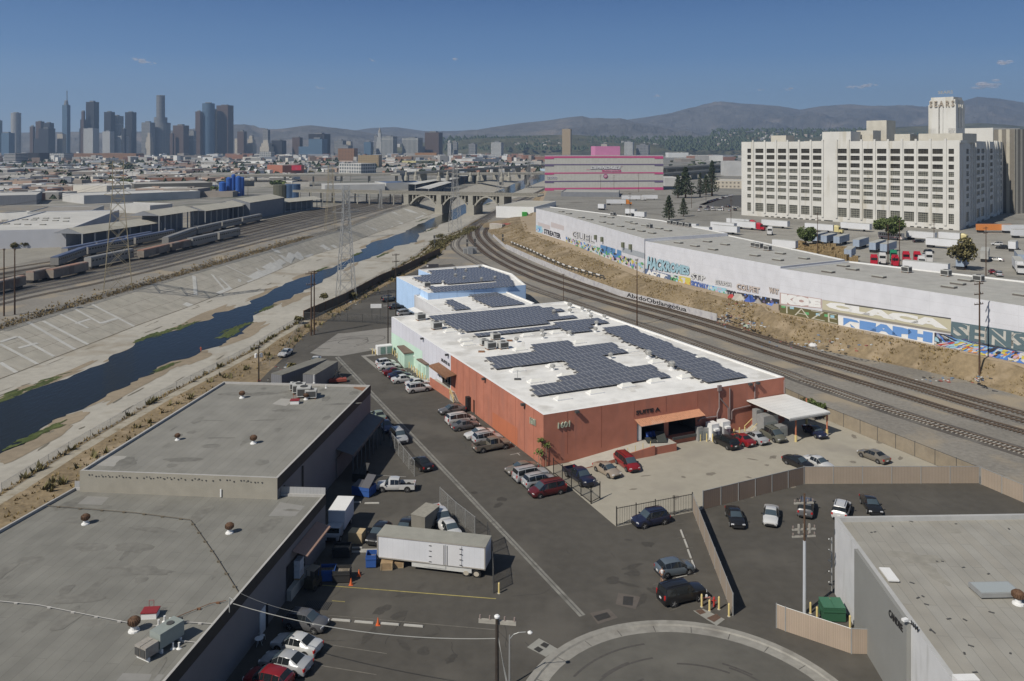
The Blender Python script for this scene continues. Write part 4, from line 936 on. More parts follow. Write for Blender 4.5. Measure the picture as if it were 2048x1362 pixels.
# ---------------------------------------------------------------- things on the roofs
ER = Vector((u2.x, u2.y, 0)); ERn = V(-ER.y, ER.x, 0)
M_cell = mat('solar_cells', (.112, .114, .125), .22, .12, 3, 0, 0, .5, .6)
M_frame = flat('panel_frame', (.55, .56, .57), .4, .3)
M_rack = flat('panel_rack', (.20, .19, .18), .6)
def inside(p, poly):
 c = False; n = len(poly)
 for i in range(n):
  a, b = poly[i], poly[i - 1]
  if (a.y > p.y) != (b.y > p.y) and p.x < (b.x - a.x) * (p.y - a.y) / (b.y - a.y) + a.x: c = not c
 return c
def array(label, pxs, z, pu=1.05, pv=2.62, du=1.0, dv=2.2, tilt=.06):
 poly = [g0(P(x, y, z + .35)) for x, y in pxs]; O = poly[0]
 us = [(p - O).dot(ER) for p in poly]; vs = [(p - O).dot(ERn) for p in poly]
 t = thing('solar_array', label, 'solar panels', (O.x, O.y, z), 0, 'solar arrays on the white roofs')
 v = min(vs) + pv / 2
 while v < max(vs):
  row = []; u = min(us) + pu / 2
  while u < max(us):
   c = O + ER * u + ERn * v
   if inside(c, poly): row.append(c)
   u += pu
  if len(row) > 1:
   mb = MB()
   for i, c in enumerate(row):
    for k, (a, b, h) in enumerate(((du / 2, dv / 2, 0), (du / 2 - .045, dv / 2 - .045, .008))):
     q = [c + ER * sx * a + ERn * sy * b + V(0, 0, z + .42 + h + sy * b * tilt) for sx, sy in ((-1, -1), (1, -1), (1, 1), (-1, 1))]
     mb.face(q, 1 - k)
     if k == 0: mb.face([p - V(0, 0, .05) for p in q[::-1]], 2)
    if i % 2 == 0:
     for sy in (-1, 1): p = c + ERn * sy * dv * .4; mb.box((p.x, p.y, z), (.07, .07, .4 + sy * dv * .4 * tilt), 0, 2)
   e = row[0] - ER * .8; mb.box((e.x, e.y, z), (.5, .35, .22), A2, 2)
   local(mb, 'panel_row', [M_cell, M_frame, M_rack], t)
  v += pv
 return t
zr = ZR - .25
array('two long rows of solar panels nearest the front left corner of the white roof', [(1052, 770), (1296, 728), (1336, 750), (1076, 792)], zr)
array('short stepped solar block right above the two front rows', [(1116, 714), (1195, 706), (1262, 738), (1165, 755)], zr)
array('two row solar strip crossing the middle of the white roof', [(973, 717), (1220, 683), (1250, 702), (993, 738)], zr)
array('small two row solar block behind the middle strip', [(1058, 688), (1128, 678), (1150, 694), (1068, 700)], zr)
array('long stepped solar band running along the right edge of the white roof', [(1198, 655), (1254, 652), (1496, 753), (1416, 765)], zr)
array('largest solar field at the back of the terracotta building roof', [(855, 632), (1066, 611), (1135, 621), (1090, 630), (1178, 634), (930, 664)], zr)
array('thin solar strip just in front of the largest solar field', [(950, 668), (1195, 637), (1216, 645), (1170, 655), (1188, 661), (1140, 665), (1120, 655), (955, 673)], zr)
array('slanted solar field on the low white building roof', [(927, 586), (980, 580), (1050, 606), (984, 614)], Z2 - .3)
array('small solar patch left on the low white building roof', [(892, 602), (908, 600), (944, 617), (911, 620)], Z2 - .3)
array('big solar field on the roof of the blue building', [(824, 554), (866, 549), (855, 541), (962, 533), (1018, 552), (1016, 559), (856, 569)], Z3 - .3)
array('solar strip along the near edge of the blue building roof', [(862, 576), (1022, 560), (1033, 570), (868, 585)], Z3 - .3)
# turbine vents, skylights, air units : one of each kind with parts, then copies
def proto(name, cat, parts):
 t = thing(name, '', cat)
 for n, fn, m in parts:
  mb = MB(); fn(mb); mb.build(n, m, t, n in ('dome', 'head', 'cap'))
 return t
def vent_head(mb):
 mb.lathe((0, 0, .42), [(.2, 0), (.36, .12), (.42, .32), (.36, .52), (.18, .64), (.02, .66)], 16)
def fins(mb):
 for i in range(16):
  a = 2 * math.pi * i / 16
  for (r0, z0), (r1, z1) in (((.22, .42), (.44, .62)), ((.44, .62), (.44, .86)), ((.44, .86), (.2, 1.06))): mb.beam((r0 * math.cos(a), r0 * math.sin(a), z0), (r1 * math.cos(a + .15), r1 * math.sin(a + .15), z1), .03, .05)
def mk_vent(hm, nm='turbine_vent'): return proto(nm, 'roof vent', [('base', lambda mb: mb.lathe((0, 0, 0), [(.42, 0), (.4, .1), (.24, .14), (.22, .45)], 12), M_wht), ('head', vent_head, hm), ('fins', fins, hm)])
def mk_sky(): return proto('skylight', 'skylight', [('kerb', lambda mb: mb.box((0, 0, 0), (2.6, 1.5, .22)), M_wcap), ('dome', lambda mb: (mb.face([(-1.15, -.62, .224), (1.15, -.62, .224), (.75, -.1, .62), (-.75, -.1, .62)]), mb.face([(1.15, .62, .224), (-1.15, .62, .224), (-.75, .1, .62), (.75, .1, .62)]), mb.face([(-1.15, .62, .224), (-1.15, -.62, .224), (-.75, -.1, .62), (-.75, .1, .62)]), mb.face([(1.15, -.62, .224), (1.15, .62, .224), (.75, .1, .62), (.75, -.1, .62)]), mb.face([(-.75, -.1, .62), (.75, -.1, .62), (.75, .1, .62), (-.75, .1, .62)])), flat('skylight_plastic', (.70, .69, .64), .3))])
def mk_ac(): return proto('air_conditioner', 'air conditioner', [('case', lambda mb: mb.box((0, 0, .25), (2.0, 1.6, 1.3)), mat('ac_case', (.46, .46, .44), .6, .08, 2)), ('grille', lambda mb: (mb.box((0, -.82, .45), (1.7, .04, .9)), mb.box((1.02, 0, .45), (.04, 1.3, .9))), M_grm), ('fan', lambda mb: mb.lathe((0, 0, 1.552), [(.55, 0), (.55, .08), (.2, .1)], 14), M_grm), ('skid', lambda mb: (mb.box((-.8, 0, 0), (.15, 1.7, .25)), mb.box((.8, 0, 0), (.15, 1.7, .25))), M_rust)])
def spread(pr, lst, z, where, noun, grp, rz=A2, sc=1.0, jit=0):
 lst = sorted(lst, key=lambda q: q[0]); n = len(lst)
 for i, q in enumerate(lst):
  o = pr if (i == 0 and not pr.get('used')) else copy_tree(pr)
  pr['used'] = 1
  o.location = P(q[0], q[1], z); o.rotation_euler = (0, 0, rz + (i * jit)); s = sc * (q[2] if len(q) > 2 else 1); o.scale = (s, s, s)
  o['label'] = '%s %s%s' % (noun, where, ', ' + nth(i, n) if n > 1 else ''); o['group'] = grp
  if 'used' in o and o is not pr: del o['used']
M_alum = mat('aluminium', (.55, .54, .51), .4, .15, 3, 0, .5)
M_rustv = mat('rusty_vent', (.13, .075, .045), .7, .3, 5)
vs_ = mk_vent(M_alum)
spread(vs_, [(887, 650.5), (920, 668), (1033, 684.5), (1105.6, 740), (1086, 677), (1107.5, 628), (1139.6, 616, 1.3), (1140, 626), (1165, 622.5), (1178, 627), (1182, 638), (1209, 638), (1084, 668), (1193, 651), (1191, 664), (1221, 717), (1297, 716, 1.4), (1343.5, 739, 1.4), (1139, 671)], zr, 'on the terracotta building roof', 'silver turbine vent', 'silver turbine vents on the white roofs')
spread(vs_, [(910, 541), (932, 544), (911, 554), (928, 559), (963, 562), (886, 568), (990, 559), (960, 537)], Z3 - .3, 'on the roof of the blue building', 'small silver turbine vent', 'silver turbine vents on the white roofs')
sk_ = mk_sky()
spread(sk_, [(1125.6, 798), (1190, 786), (1252.8, 773), (1310, 763.6), (1371, 755), (1071, 764), (1131, 752), (1035, 742), (1107, 733), (1040, 700), (1054, 672), (1113, 666), (1262, 703), (1312, 725), (1158, 686), (900, 664), (930, 682), (936, 690), (1401, 717)], zr, 'on the terracotta building roof', 'low white domed skylight', 'white domed skylights on the white roof', math.atan2(u2.y, u2.x))
ac_ = mk_ac()
spread(ac_, [(968, 690, .8), (981, 698), (1006, 697, .95), (991, 679, .9), (873, 658, 1.1), (841, 640, 1.05)], zr, 'on the terracotta building roof', 'boxy pale air conditioning unit', 'air units on the white roof', A2, .95)
spread(ac_, [(853.5, 574, .9)], Z3 - .3, 'at the left end of the blue building roof', 'boxy grey air unit', 'air units on the white roof')
rv_ = mk_vent(M_rustv)
spread(rv_, [(171, 1048), (459, 1066), (268, 1262, 1.1)], ZA - .3, 'on the near grey roof', 'brown rusty turbine vent', 'rusty turbine vents on the grey roofs')
spread(rv_, [(355, 880, .8), (484, 796), (507, 887)], ZB - .3, 'on the middle grey roof', 'brown rusty turbine vent', 'rusty turbine vents on the grey roofs')
spread(rv_, [(2036, 1208, 1.1)], ZC - .45, 'at the right edge of the pale roof', 'brown rusty turbine vent', 'rusty turbine vents on the grey roofs')
spread(ac_, [(598, 786, 1.0), (608, 794, 1.1), (622, 796, .9), (590, 780, .8)], ZB - .3, 'at the back of the middle grey roof', 'weathered grey air unit', 'air units on the middle grey roof', R(8), .95)
spread(rv_, [(612, 799, .9)], ZB - .3, 'in front of the air units of the middle grey roof', 'brown turbine vent', 'rusty turbine vents on the grey roofs')
# big roof unit, red hatch, pipes of the near roof
t = thing('air_handler', 'long grey green air handling unit with twin intakes on the near grey roof', 'air handler', tuple(P(313, 1302, ZA - .3)), R(62))
mb = MB(); mb.box((1.0, 0, .35), (2.3, 1.25, 1.2)); mb.build('case', mat('greengrey_case', (.26, .29, .27), .6, .08, 2), t); mb = MB(); mb.box((-.9, .33, .3), (1.2, .6, .85)); mb.box((-.9, -.33, .3), (1.2, .6, .85)); mb.build('intake', mat('rusty_grey', (.30, .28, .25), .7, .2, 4, col2=(.22, .13, .09), thr=.6), t)
mb = MB(); mb.box((-1.52, .33, .4), (.05, .5, .6)); mb.box((-1.52, -.33, .4), (.05, .5, .6)); mb.lathe((1.3, 0, 1.552), [(.3, 0), (.3, .06)], 12); mb.build('grille', M_grm, t); mb = MB()
for x in (-1.2, 0, 1.8): mb.box((x, 0, 0), (.15, 1.4, .32))
mb.build('skid', M_wht, t)
for nm, x, y, z, lab, s in (('roof_hatch', 301, 1233, ZA, 'red lidded roof hatch on the near grey roof', 1.0), ('roof_hatch', 590, 807, ZB, 'red lidded roof hatch by the air units of the middle grey roof', 1.0)):
 t = thing(nm, lab, 'roof hatch', tuple(P(x, y, z - .3)), R(5)); mb = MB(); mb.box((0, 0, 0), (1.25, .9, .5)); mb.build('curb', M_wht, t); mb = MB(); mb.box((0, 0, .502), (1.35, 1.0, .1)); mb.build('lid', mat('red_lid', (.24, .03, .035), .6, .1, 2), t)
 mb = MB(); mb.tube((-.3, .55, 0), (-.3, .55, 1.1), .02, 5); mb.tube((.1, .55, 0), (.1, .55, 1.1), .02, 5); mb.tube((-.3, .55, 1.1), (.1, .55, 1.1), .02, 5); mb.build('rail', flat('red_rail', (.3, .05, .05)), t)
def pipe(name, label, cat, pxs, z, r, m, sag=0):
 mb = MB(); w = [P(x, y, z) for x, y in pxs]; o = w[0]
 for a, b in zip(w[:-1], w[1:]):
  mb.tube(a, b, r, 5)
  n = max(1, int((b - a).length / 2.2))
  for i in range(n): p = a.lerp(b, (i + .5) / n); mb.box((p.x, p.y, z - .12), (.3, .16, .12), 0)
 return tag(mb.build(name, m, None, False, tuple(o)), label, cat)
pipe('roof_pipe', 'thin dark pipe bending across the near grey roof', 'pipe', [(95, 1011), (270, 1025), (380, 1039), (430, 1110), (477, 1185)], ZA - .15, .035, mat('pipe_brown', (.13, .11, .08), .7))
pipe('roof_pipe', 'thin pale pipe from the left edge of the near roof to the big brown vent', 'pipe', [(-10, 1201), (75, 1209), (170, 1228), (262, 1246)], ZA - .15, .03, M_metal_edge)
pipe('roof_pipe', 'thin rusty pipe curving from the hatch to the alley edge of the near roof', 'pipe', [(330, 1244), (375, 1225), (420, 1207), (452, 1201)], ZA - .15, .03, M_rust)
pipe('roof_pipe', 'short pale pipe between small vents at the edge of the near roof', 'pipe', [(305, 1251), (345, 1248), (375, 1244), (425, 1247)], ZA - .15, .03, M_metal_edge)
pipe('roof_pipe', 'short pale pipe from the air handler to the roof edge', 'pipe', [(340, 1278), (395, 1285)], ZA - .15, .03, M_metal_edge)
t = thing('roof_cowl', 'small dark cowl vent on the near grey roof', 'roof vent', tuple(P(359, 1250, ZA - .3))); mb = MB(); mb.lathe((0, 0, 0), [(.12, 0), (.12, .25), (.26, .27), (.3, .5), (.2, .62)], 10); mb.build('cowl', M_grm, t)
for i, (x, y, z, w_) in enumerate([(317, 1251, ZA, 'left of the cowl on the near grey roof'), (329, 1243, ZA, 'behind the others near the hatch'), (340, 1247, ZA, 'right of the pipe crossing'), (346, 1297, ZA, 'left one below the air handler'), (358, 1297, ZA, 'right one below the air handler'), (652, 776, ZB, 'at the back of the middle grey roof'), (628, 766, ZB, 'tallest, at the back edge of the middle grey roof')]):
 mb = MB(); mb.lathe((0, 0, 0), [(.22, 0), (.08, .1), (.07, .45 if i != 6 else 1.3), (.1, .47 if i != 6 else 1.35)], 8); o = mb.build('vent_pipe', M_wht); o.location = P(x, y, z - .3); tag(o, 'small white vent pipe ' + w_, 'vent pipe', 'small white vent pipes')
t = thing('antenna', 'small tripod antenna on the white roof left of the front solar rows', 'antenna', tuple(P(1035, 759, zr))); mb = MB(); mb.box((0, 0, 0), (1.1, .8, .15)); mb.build('base', M_grm, t); mb = MB(); mb.tube((0, 0, .1), (0, 0, 1.6), .04, 6); mb.tube((-.3, 0, 1.5), (.3, 0, 1.5), .03, 5); mb.build('mast', M_steel, t)
for x, y in ((963, 704), (1019, 682)): o = MB(); o.box((0, 0, 0), (1.2, .8, .2)); o = o.build('roof_drain', M_rust); o.location = P(x, y, zr); tag(o, 'brown drain box on the white roof %s the air units' % ('left of' if x < 1000 else 'behind'), 'roof drain')
t = thing('metal_panel', 'grey metal panels leaning on the parapet between the two grey roofs', 'metal panel', tuple(P(312, 974, ZA - .2)))
mb = MB(); 
for k in (0, 1): mb.box((-1 + k * 2.05, 0, .3), (1.95, .75, .07), R(-2))
mb.build('panel', M_steel, t)
# ---------------------------------------------------------------- vehicles: one model of each kind, then copies
M_glass = flat('car_glass', (.015, .018, .02), .06, 0, .7)
M_glassb = flat('car_glass_sky', (.05, .07, .085), .05, 0, .9)
M_tyre = flat('tyre_rubber', (.018, .018, .018), .85)
M_rim = flat('rim_alloy', (.42, .42, .42), .35, .5)
M_trim = flat('black_trim', (.02, .02, .021), .55)
M_lamp = flat('lamp_clear', (.75, .76, .78), .12, .2, .8)
M_red = flat('lamp_red', (.38, .015, .015), .2, 0, .8)
M_plate = flat('plate_white', (.62, .62, .62), .6)
# stations: x, z_low, z_belt, z_top, half width belt, half width top
CARS = {
 'sedan': dict(w=.90, st=[(-2.38, .36, .72, .74, .70, .55), (-2.30, .24, .92, .94, .80, .66), (-1.95, .22, 1.00, 1.03, .86, .70), (-1.60, .22, 1.02, 1.06, .88, .70), (-.85, .22, .98, 1.41, .90, .60), (-.15, .22, .96, 1.46, .90, .62), (.30, .22, .95, 1.43, .90, .60), (1.10, .22, .93, .99, .89, .70), (1.60, .22, .88, .92, .88, .68), (2.10, .24, .76, .80, .82, .60), (2.35, .30, .60, .62, .70, .50)], r0=3, r1=4, f0=6, f1=7, wb=(-1.42, 1.42), wr=.33),
 'hatchback': dict(w=.88, st=[(-2.08, .36, .78, .80, .72, .56), (-2.02, .25, 1.00, 1.03, .80, .68), (-1.92, .22, 1.06, 1.12, .84, .68), (-1.45, .22, 1.04, 1.46, .87, .62), (-.8, .22, 1.0, 1.52, .88, .62), (0, .22, .98, 1.53, .88, .63), (.35, .22, .97, 1.50, .88, .61), (1.12, .22, .95, 1.02, .87, .70), (1.55, .22, .90, .95, .86, .68), (1.98, .24, .78, .82, .80, .60), (2.15, .30, .62, .64, .68, .5)], r0=2, r1=3, f0=6, f1=7, wb=(-1.3, 1.3), wr=.33),
 'suv': dict(w=.94, st=[(-2.34, .40, .90, .92, .78, .6), (-2.28, .30, 1.08, 1.12, .86, .74), (-2.20, .28, 1.14, 1.20, .90, .74), (-1.85, .28, 1.13, 1.66, .92, .68), (-.9, .28, 1.10, 1.74, .94, .70), (.1, .28, 1.08, 1.75, .94, .70), (.45, .28, 1.07, 1.71, .94, .68), (1.15, .28, 1.06, 1.13, .92, .76), (1.6, .28, 1.03, 1.08, .91, .74), (2.15, .30, .93, .97, .86, .68), (2.34, .36, .72, .74, .76, .6)], r0=2, r1=3, f0=6, f1=7, wb=(-1.42, 1.42), wr=.38),
 'boxy_suv': dict(w=.97, st=[(-2.50, .42, .92, .95, .86, .7), (-2.46, .34, 1.12, 1.16, .92, .80), (-2.42, .34, 1.16, 1.22, .94, .80), (-2.25, .34, 1.16, 1.80, .95, .76), (-1.2, .34, 1.15, 1.87, .96, .77), (.2, .34, 1.14, 1.87, .96, .77), (.55, .34, 1.13, 1.82, .96, .75), (1.05, .34, 1.13, 1.20, .95, .82), (1.6, .34, 1.12, 1.17, .94, .80), (2.3, .36, 1.04, 1.09, .90, .76), (2.48, .40, .80, .82, .84, .68)], r0=2, r1=3, f0=6, f1=7, wb=(-1.5, 1.5), wr=.40),
 'minivan': dict(w=.97, st=[(-2.52, .36, .92, .94, .82, .64), (-2.47, .26, 1.10, 1.13, .90, .76), (-2.40, .24, 1.14, 1.20, .92, .76), (-2.15, .24, 1.13, 1.70, .94, .72), (-1.0, .24, 1.09, 1.78, .96, .74), (.3, .24, 1.06, 1.77, .96, .74), (.75, .24, 1.04, 1.70, .96, .72), (1.65, .24, 1.00, 1.08, .93, .76), (1.95, .24, .95, 1.0, .91, .72), (2.35, .26, .80, .84, .84, .64), (2.52, .32, .64, .66, .74, .54)], r0=2, r1=3, f0=6, f1=7, wb=(-1.5, 1.55), wr=.34),
 'pickup': dict(w=.97, st=[(-.55, .40, 1.12, 1.16, .94, .80), (-.50, .38, 1.14, 1.76, .95, .70), (.1, .38, 1.13, 1.84, .96, .72), (.75, .38, 1.12, 1.83, .96, .72), (1.0, .38, 1.12, 1.78, .96, .71), (1.60, .38, 1.12, 1.18, .95, .80), (2.1, .38, 1.10, 1.15, .94, .78), (2.70, .40, 1.04, 1.08, .90, .74), (2.88, .46, .80, .82, .84, .66)], r0=0, r1=1, f0=4, f1=5, wb=(-1.8, 1.95), wr=.42, bed=(-2.88, -.56, 1.14)),
}
def car_model(kind):
 s = CARS[kind]; st = s['st']
 t = thing('parked_car', '', 'car')
 mb = MB(); rings = []
 for (x, zl, zb, zt, wb, wt) in st:
  zm = zl + (zb - zl) * .55
  half = [(s['w'] * wb / s['w'] * .93, zl), (wb * 1.0, zl + (zb - zl) * .22), (wb * 1.035, zm), (wb * .985, zb), (wt, zt), (wt * .86, zt + .03), (0, zt + .055)]
  ring = [(x, -y, z) for y, z in half] + [(x, y, z) for y, z in half[-2::-1]]
  rings.append(ring)
 k = len(mb.v); n = len(rings[0])
 for r_ in rings: mb.v += r_
 for i in range(len(rings) - 1):
  for j in range(n - 1): mb.f.append((k + i * n + j, k + i * n + j + 1, k + (i + 1) * n + j + 1, k + (i + 1) * n + j)); mb.m.append(0)
  mb.f.append((k + i * n + n - 1, k + i * n, k + (i + 1) * n, k + (i + 1) * n + n - 1)); mb.m.append(1)
 mb.f.append(tuple(k + j for j in range(n))[::-1]); mb.m.append(0)
 mb.f.append(tuple(k + (len(rings) - 1) * n + j for j in range(n))); mb.m.append(0)
 if 'bed' in s:
  x0, x1, h = s['bed']; w = .97
  for sy in (-1, 1): mb.prism([(x0, sy * w), (x1, sy * w), (x1, sy * (w - .11)), (x0, sy * (w - .11))], .45, h, 0, None, True)
  mb.prism([(x0, -w + .11), (x0 + .09, -w + .11), (x0 + .09, w - .11), (x0, w - .11)], .5, h - .03, 0, None, True)
  mb.prism([(x0 + .09, -w + .11), (x1, -w + .11), (x1, w - .11), (x0 + .09, w - .11)], .45, .66, 1, None, True)
 mb.build('body', [paint('silver', (.42, .43, .44)), M_trim], t, True)
 def pane(name, q, m=M_glass, sh=.07, o=.012):
  q = [Vector(p) for p in q]; c = sum(q, Vector()) / len(q); nn = (q[1] - q[0]).cross(q[-1] - q[0]).normalized()
  if nn.dot(c - Vector((c.x * .6, 0, .9))) < 0: nn = -nn
  q = [p.lerp(c, sh) + nn * o for p in q]
  if (q[1] - q[0]).cross(q[-1] - q[0]).dot(nn) < 0: q = q[::-1]
  b_ = MB(); b_.face(q); b_.build(name, m, t)
 R_ = rings; a, b = s['f0'], s['f1']
 def screen(name, a, b, m):
  b_ = MB(); A_, B_ = [Vector(p) for p in R_[a][4:9]], [Vector(p) for p in R_[b][4:9]]; nn = Vector((.6 if A_[0].z > B_[0].z else -.6, 0, .8)) * .012
  for j in range(4): b_.face([A_[j].lerp(B_[j], .08) * 1 + nn, A_[j].lerp(B_[j], .94) + nn, A_[j + 1].lerp(B_[j + 1], .94) + nn, A_[j + 1].lerp(B_[j + 1], .08) + nn])
  n0 = len(b_.v) // 4; k0 = b_.f; b_.f = []; vs = []
  for j in range(5):
   vs += [tuple(A_[j].lerp(B_[j], .08) + nn), tuple(A_[j].lerp(B_[j], .94) + nn)]
  b_.v = vs; b_.f = [(2 * j, 2 * j + 1, 2 * j + 3, 2 * j + 2) for j in range(4)]; b_.m = [0] * 4; b_.build(name, m, t, True)
 screen('windshield', a, b, M_glassb)
 screen('rear_window', s['r0'], s['r1'], M_glass)
 for side, (lo, hi) in enumerate(((3, 4), (9, 8))):
  for i in range(s['r1'] - (1 if kind in ('hatchback', 'suv', 'boxy_suv', 'minivan') else 0), s['f1']):
   if i == s['r0'] and kind == 'pickup': continue
   q = [R_[i][lo], R_[i + 1][lo], R_[i + 1][hi], R_[i][hi]]
   if abs(q[2][0] - q[3][0]) < .3: continue
   pane('side_window', q, M_glass, .06, .014)
 for wx in s['wb']:
  for sy in (-1, 1):
   y = sy * (s['w'] - .08); r = s['wr']
   b_ = MB(); b_.tube((wx, y - sy * .16, r), (wx, y + sy * .085, r), r, 18); w_ = b_.build('wheel', M_tyre, t)
   b_ = MB(); b_.tube((wx, y + sy * .08, r), (wx, y + sy * .10, r), r * .66, 14)
   for q in range(5):
    an_ = q * 1.2566; b_.beam((wx, y + sy * .105, r), (wx + r * .62 * math.cos(an_), y + sy * .105, r + r * .62 * math.sin(an_)), .07, .03)
   b_.build('rim', M_rim, w_)
   b_ = MB(); b_.tube((wx, sy * (s['w'] * 1.0 - .02), r + .02), (wx, sy * (s['w'] * 1.0 + .025), r + .02), r * 1.16, 18); b_.build('wheel_arch', M_trim, t)
 xf, xr = st[-1][0], (s['bed'][0] if 'bed' in s else st[0][0]); zf = (st[-2][2] + st[-1][2]) / 2 - .03; zr_ = (st[1][2] * .86 if 'bed' not in s else .92)
 for sy in (-1, 1):
  b_ = MB(); b_.box((xf - .16, sy * (st[-2][4] - .18), zf - .08), (.22, .34, .16), sy * .35); b_.build('headlight', M_lamp, t)
  b_ = MB(); b_.box((xr + .10, sy * (s['w'] - .17), zr_ - .16), (.2, .22, .26 if kind not in ('minivan', 'boxy_suv') else .45), -sy * .25); b_.build('tail_light', M_red, t)
  mx_ = st[s['f0']][0] + .45; b_ = MB(); b_.box((mx_, sy * (s['w'] + .12), st[s['f0']][2] - .02), (.14, .2, .13)); b_.build('mirror', M_trim, t)
 b_ = MB(); b_.box((xf + .0, 0, zf - .28), (.06, .9, .16)); b_.build('grille', M_trim, t)
 b_ = MB(); b_.box((xr - .02, 0, zr_ - .28), (.05, .34, .16)); b_.build('licence_plate', M_plate, t)
 b_ = MB(); b_.box((xf - .02, 0, .3), (.16, 1.3, .16)); b_.box((xr + .02, 0, .32), (.16, 1.4, .16)); 
 for k_, bb in enumerate((MB(), MB())): bb.box(((xf - .02, 0, .3) if k_ == 0 else (xr + .02, 0, .34)), (.16, 1.3, .16)); bb.build('bumper', M_trim, t)
 if kind in ('suv', 'boxy_suv', 'minivan'):
  for sy in (-1, 1): bb = MB(); bb.beam((st[3][0] + .2, sy * .56, st[4][3] + .09), (st[6][0], sy * .56, st[5][3] + .09), .05, .05); bb.build('roof_rail', M_trim, t)
 return t
PROTO = {}
def drop(t):
 for ch in list(t.children): drop(ch)
 bpy.data.objects.remove(t)
COLS = {'white': (.62, .62, .61), 'silver': (.36, .37, .38), 'grey': (.11, .11, .115), 'black': (.012, .012, .013), 'blue': (.025, .045, .13), 'navy': (.015, .02, .05), 'red': (.26, .015, .02), 'maroon': (.10, .012, .015), 'tan': (.36, .30, .24), 'olive': (.13, .13, .105), 'slate': (.10, .125, .15), 'taupe': (.16, .145, .12), 'palegreen': (.25, .30, .24)}
def car(kind, col, px, py, hd, label, group=None, z=0.0, cat='car', s=1.0):
 if kind not in PROTO: PROTO[kind] = car_model(kind)
 o = copy_tree(PROTO[kind]); o.name = {'pickup': 'pickup_truck', 'minivan': 'minivan'}.get(kind, 'parked_car')
 o.location = P(px, py, z); o.rotation_euler = (0, 0, hd); o.scale = (s, s, s)
 pm = paint(col, COLS[col])
 for ch in o.children:
  if ch.name.startswith('body'): ch.material_slots[0].link = 'OBJECT'; ch.material_slots[0].material = pm
 tag(o, label, cat if kind not in ('pickup', 'minivan') else {'pickup': 'pickup truck', 'minivan': 'van'}[kind], group)
 return o
a2 = A2
GA = 'cars parked in the alley beside the warehouse'
hz = lambda x, y, dx, dy: az(x, y, dx, dy)
for c in [
 ('hatchback', 'white', 771, 731, a2, 'white hatchback at the far end of the alley row by the mint housings'),
 ('sedan', 'white', 777.5, 738, a2, 'white sedan between the far white hatchback and a dark red sedan'),
 ('sedan', 'maroon', 789, 749, a2, 'dark red sedan in the alley row by the mint housings'),
 ('sedan', 'navy', 799, 756, a2, 'dark navy sedan beside the dark red one in the far alley row'),
 ('sedan', 'white', 807, 764, a2, 'white sedan next to the navy sedan, black sunroof'),
 ('sedan', 'white', 835, 772, a2, 'white car half hidden behind the white crossover near the side dock'),
 ('suv', 'white', 837, 783, a2, 'white crossover nearest the side dock with orange low wall'),
 ('sedan', 'grey', 904, 826, a2 + math.pi, 'dark grey sedan nearest the black door of the terracotta wall'),
 ('minivan', 'white', 921, 846, a2, 'white minivan between two dark sedans along the terracotta wall'),
 ('sedan', 'grey', 931, 857.5, a2, 'dark charcoal sedan just below the white minivan'),
 ('sedan', 'white', 958, 875, a2 + math.pi, 'white sedan with black sunroof backed to the terracotta wall'),
 ('suv', 'silver', 974, 885, a2, 'silver crossover between the white sedan and the grey pickup'),
 ('pickup', 'taupe', 983, 899, a2, 'grey crew cab pickup at the near end of the middle alley row'),
 ('sedan', 'taupe', 1043, 945, a2 + math.pi, 'grey sedan behind the silver wagon by the warehouse corner'),
 ('boxy_suv', 'silver', 1061, 959, a2, 'large silver off-roader beside the black gate'),
 ('suv', 'silver', 1078, 971, a2, 'small silver wagon between the large silver one and the maroon minivan'),
 ('minivan', 'maroon', 1094.5, 988, a2 + math.pi, 'maroon minivan at the black gate'),
]: car(*c, group=GA)
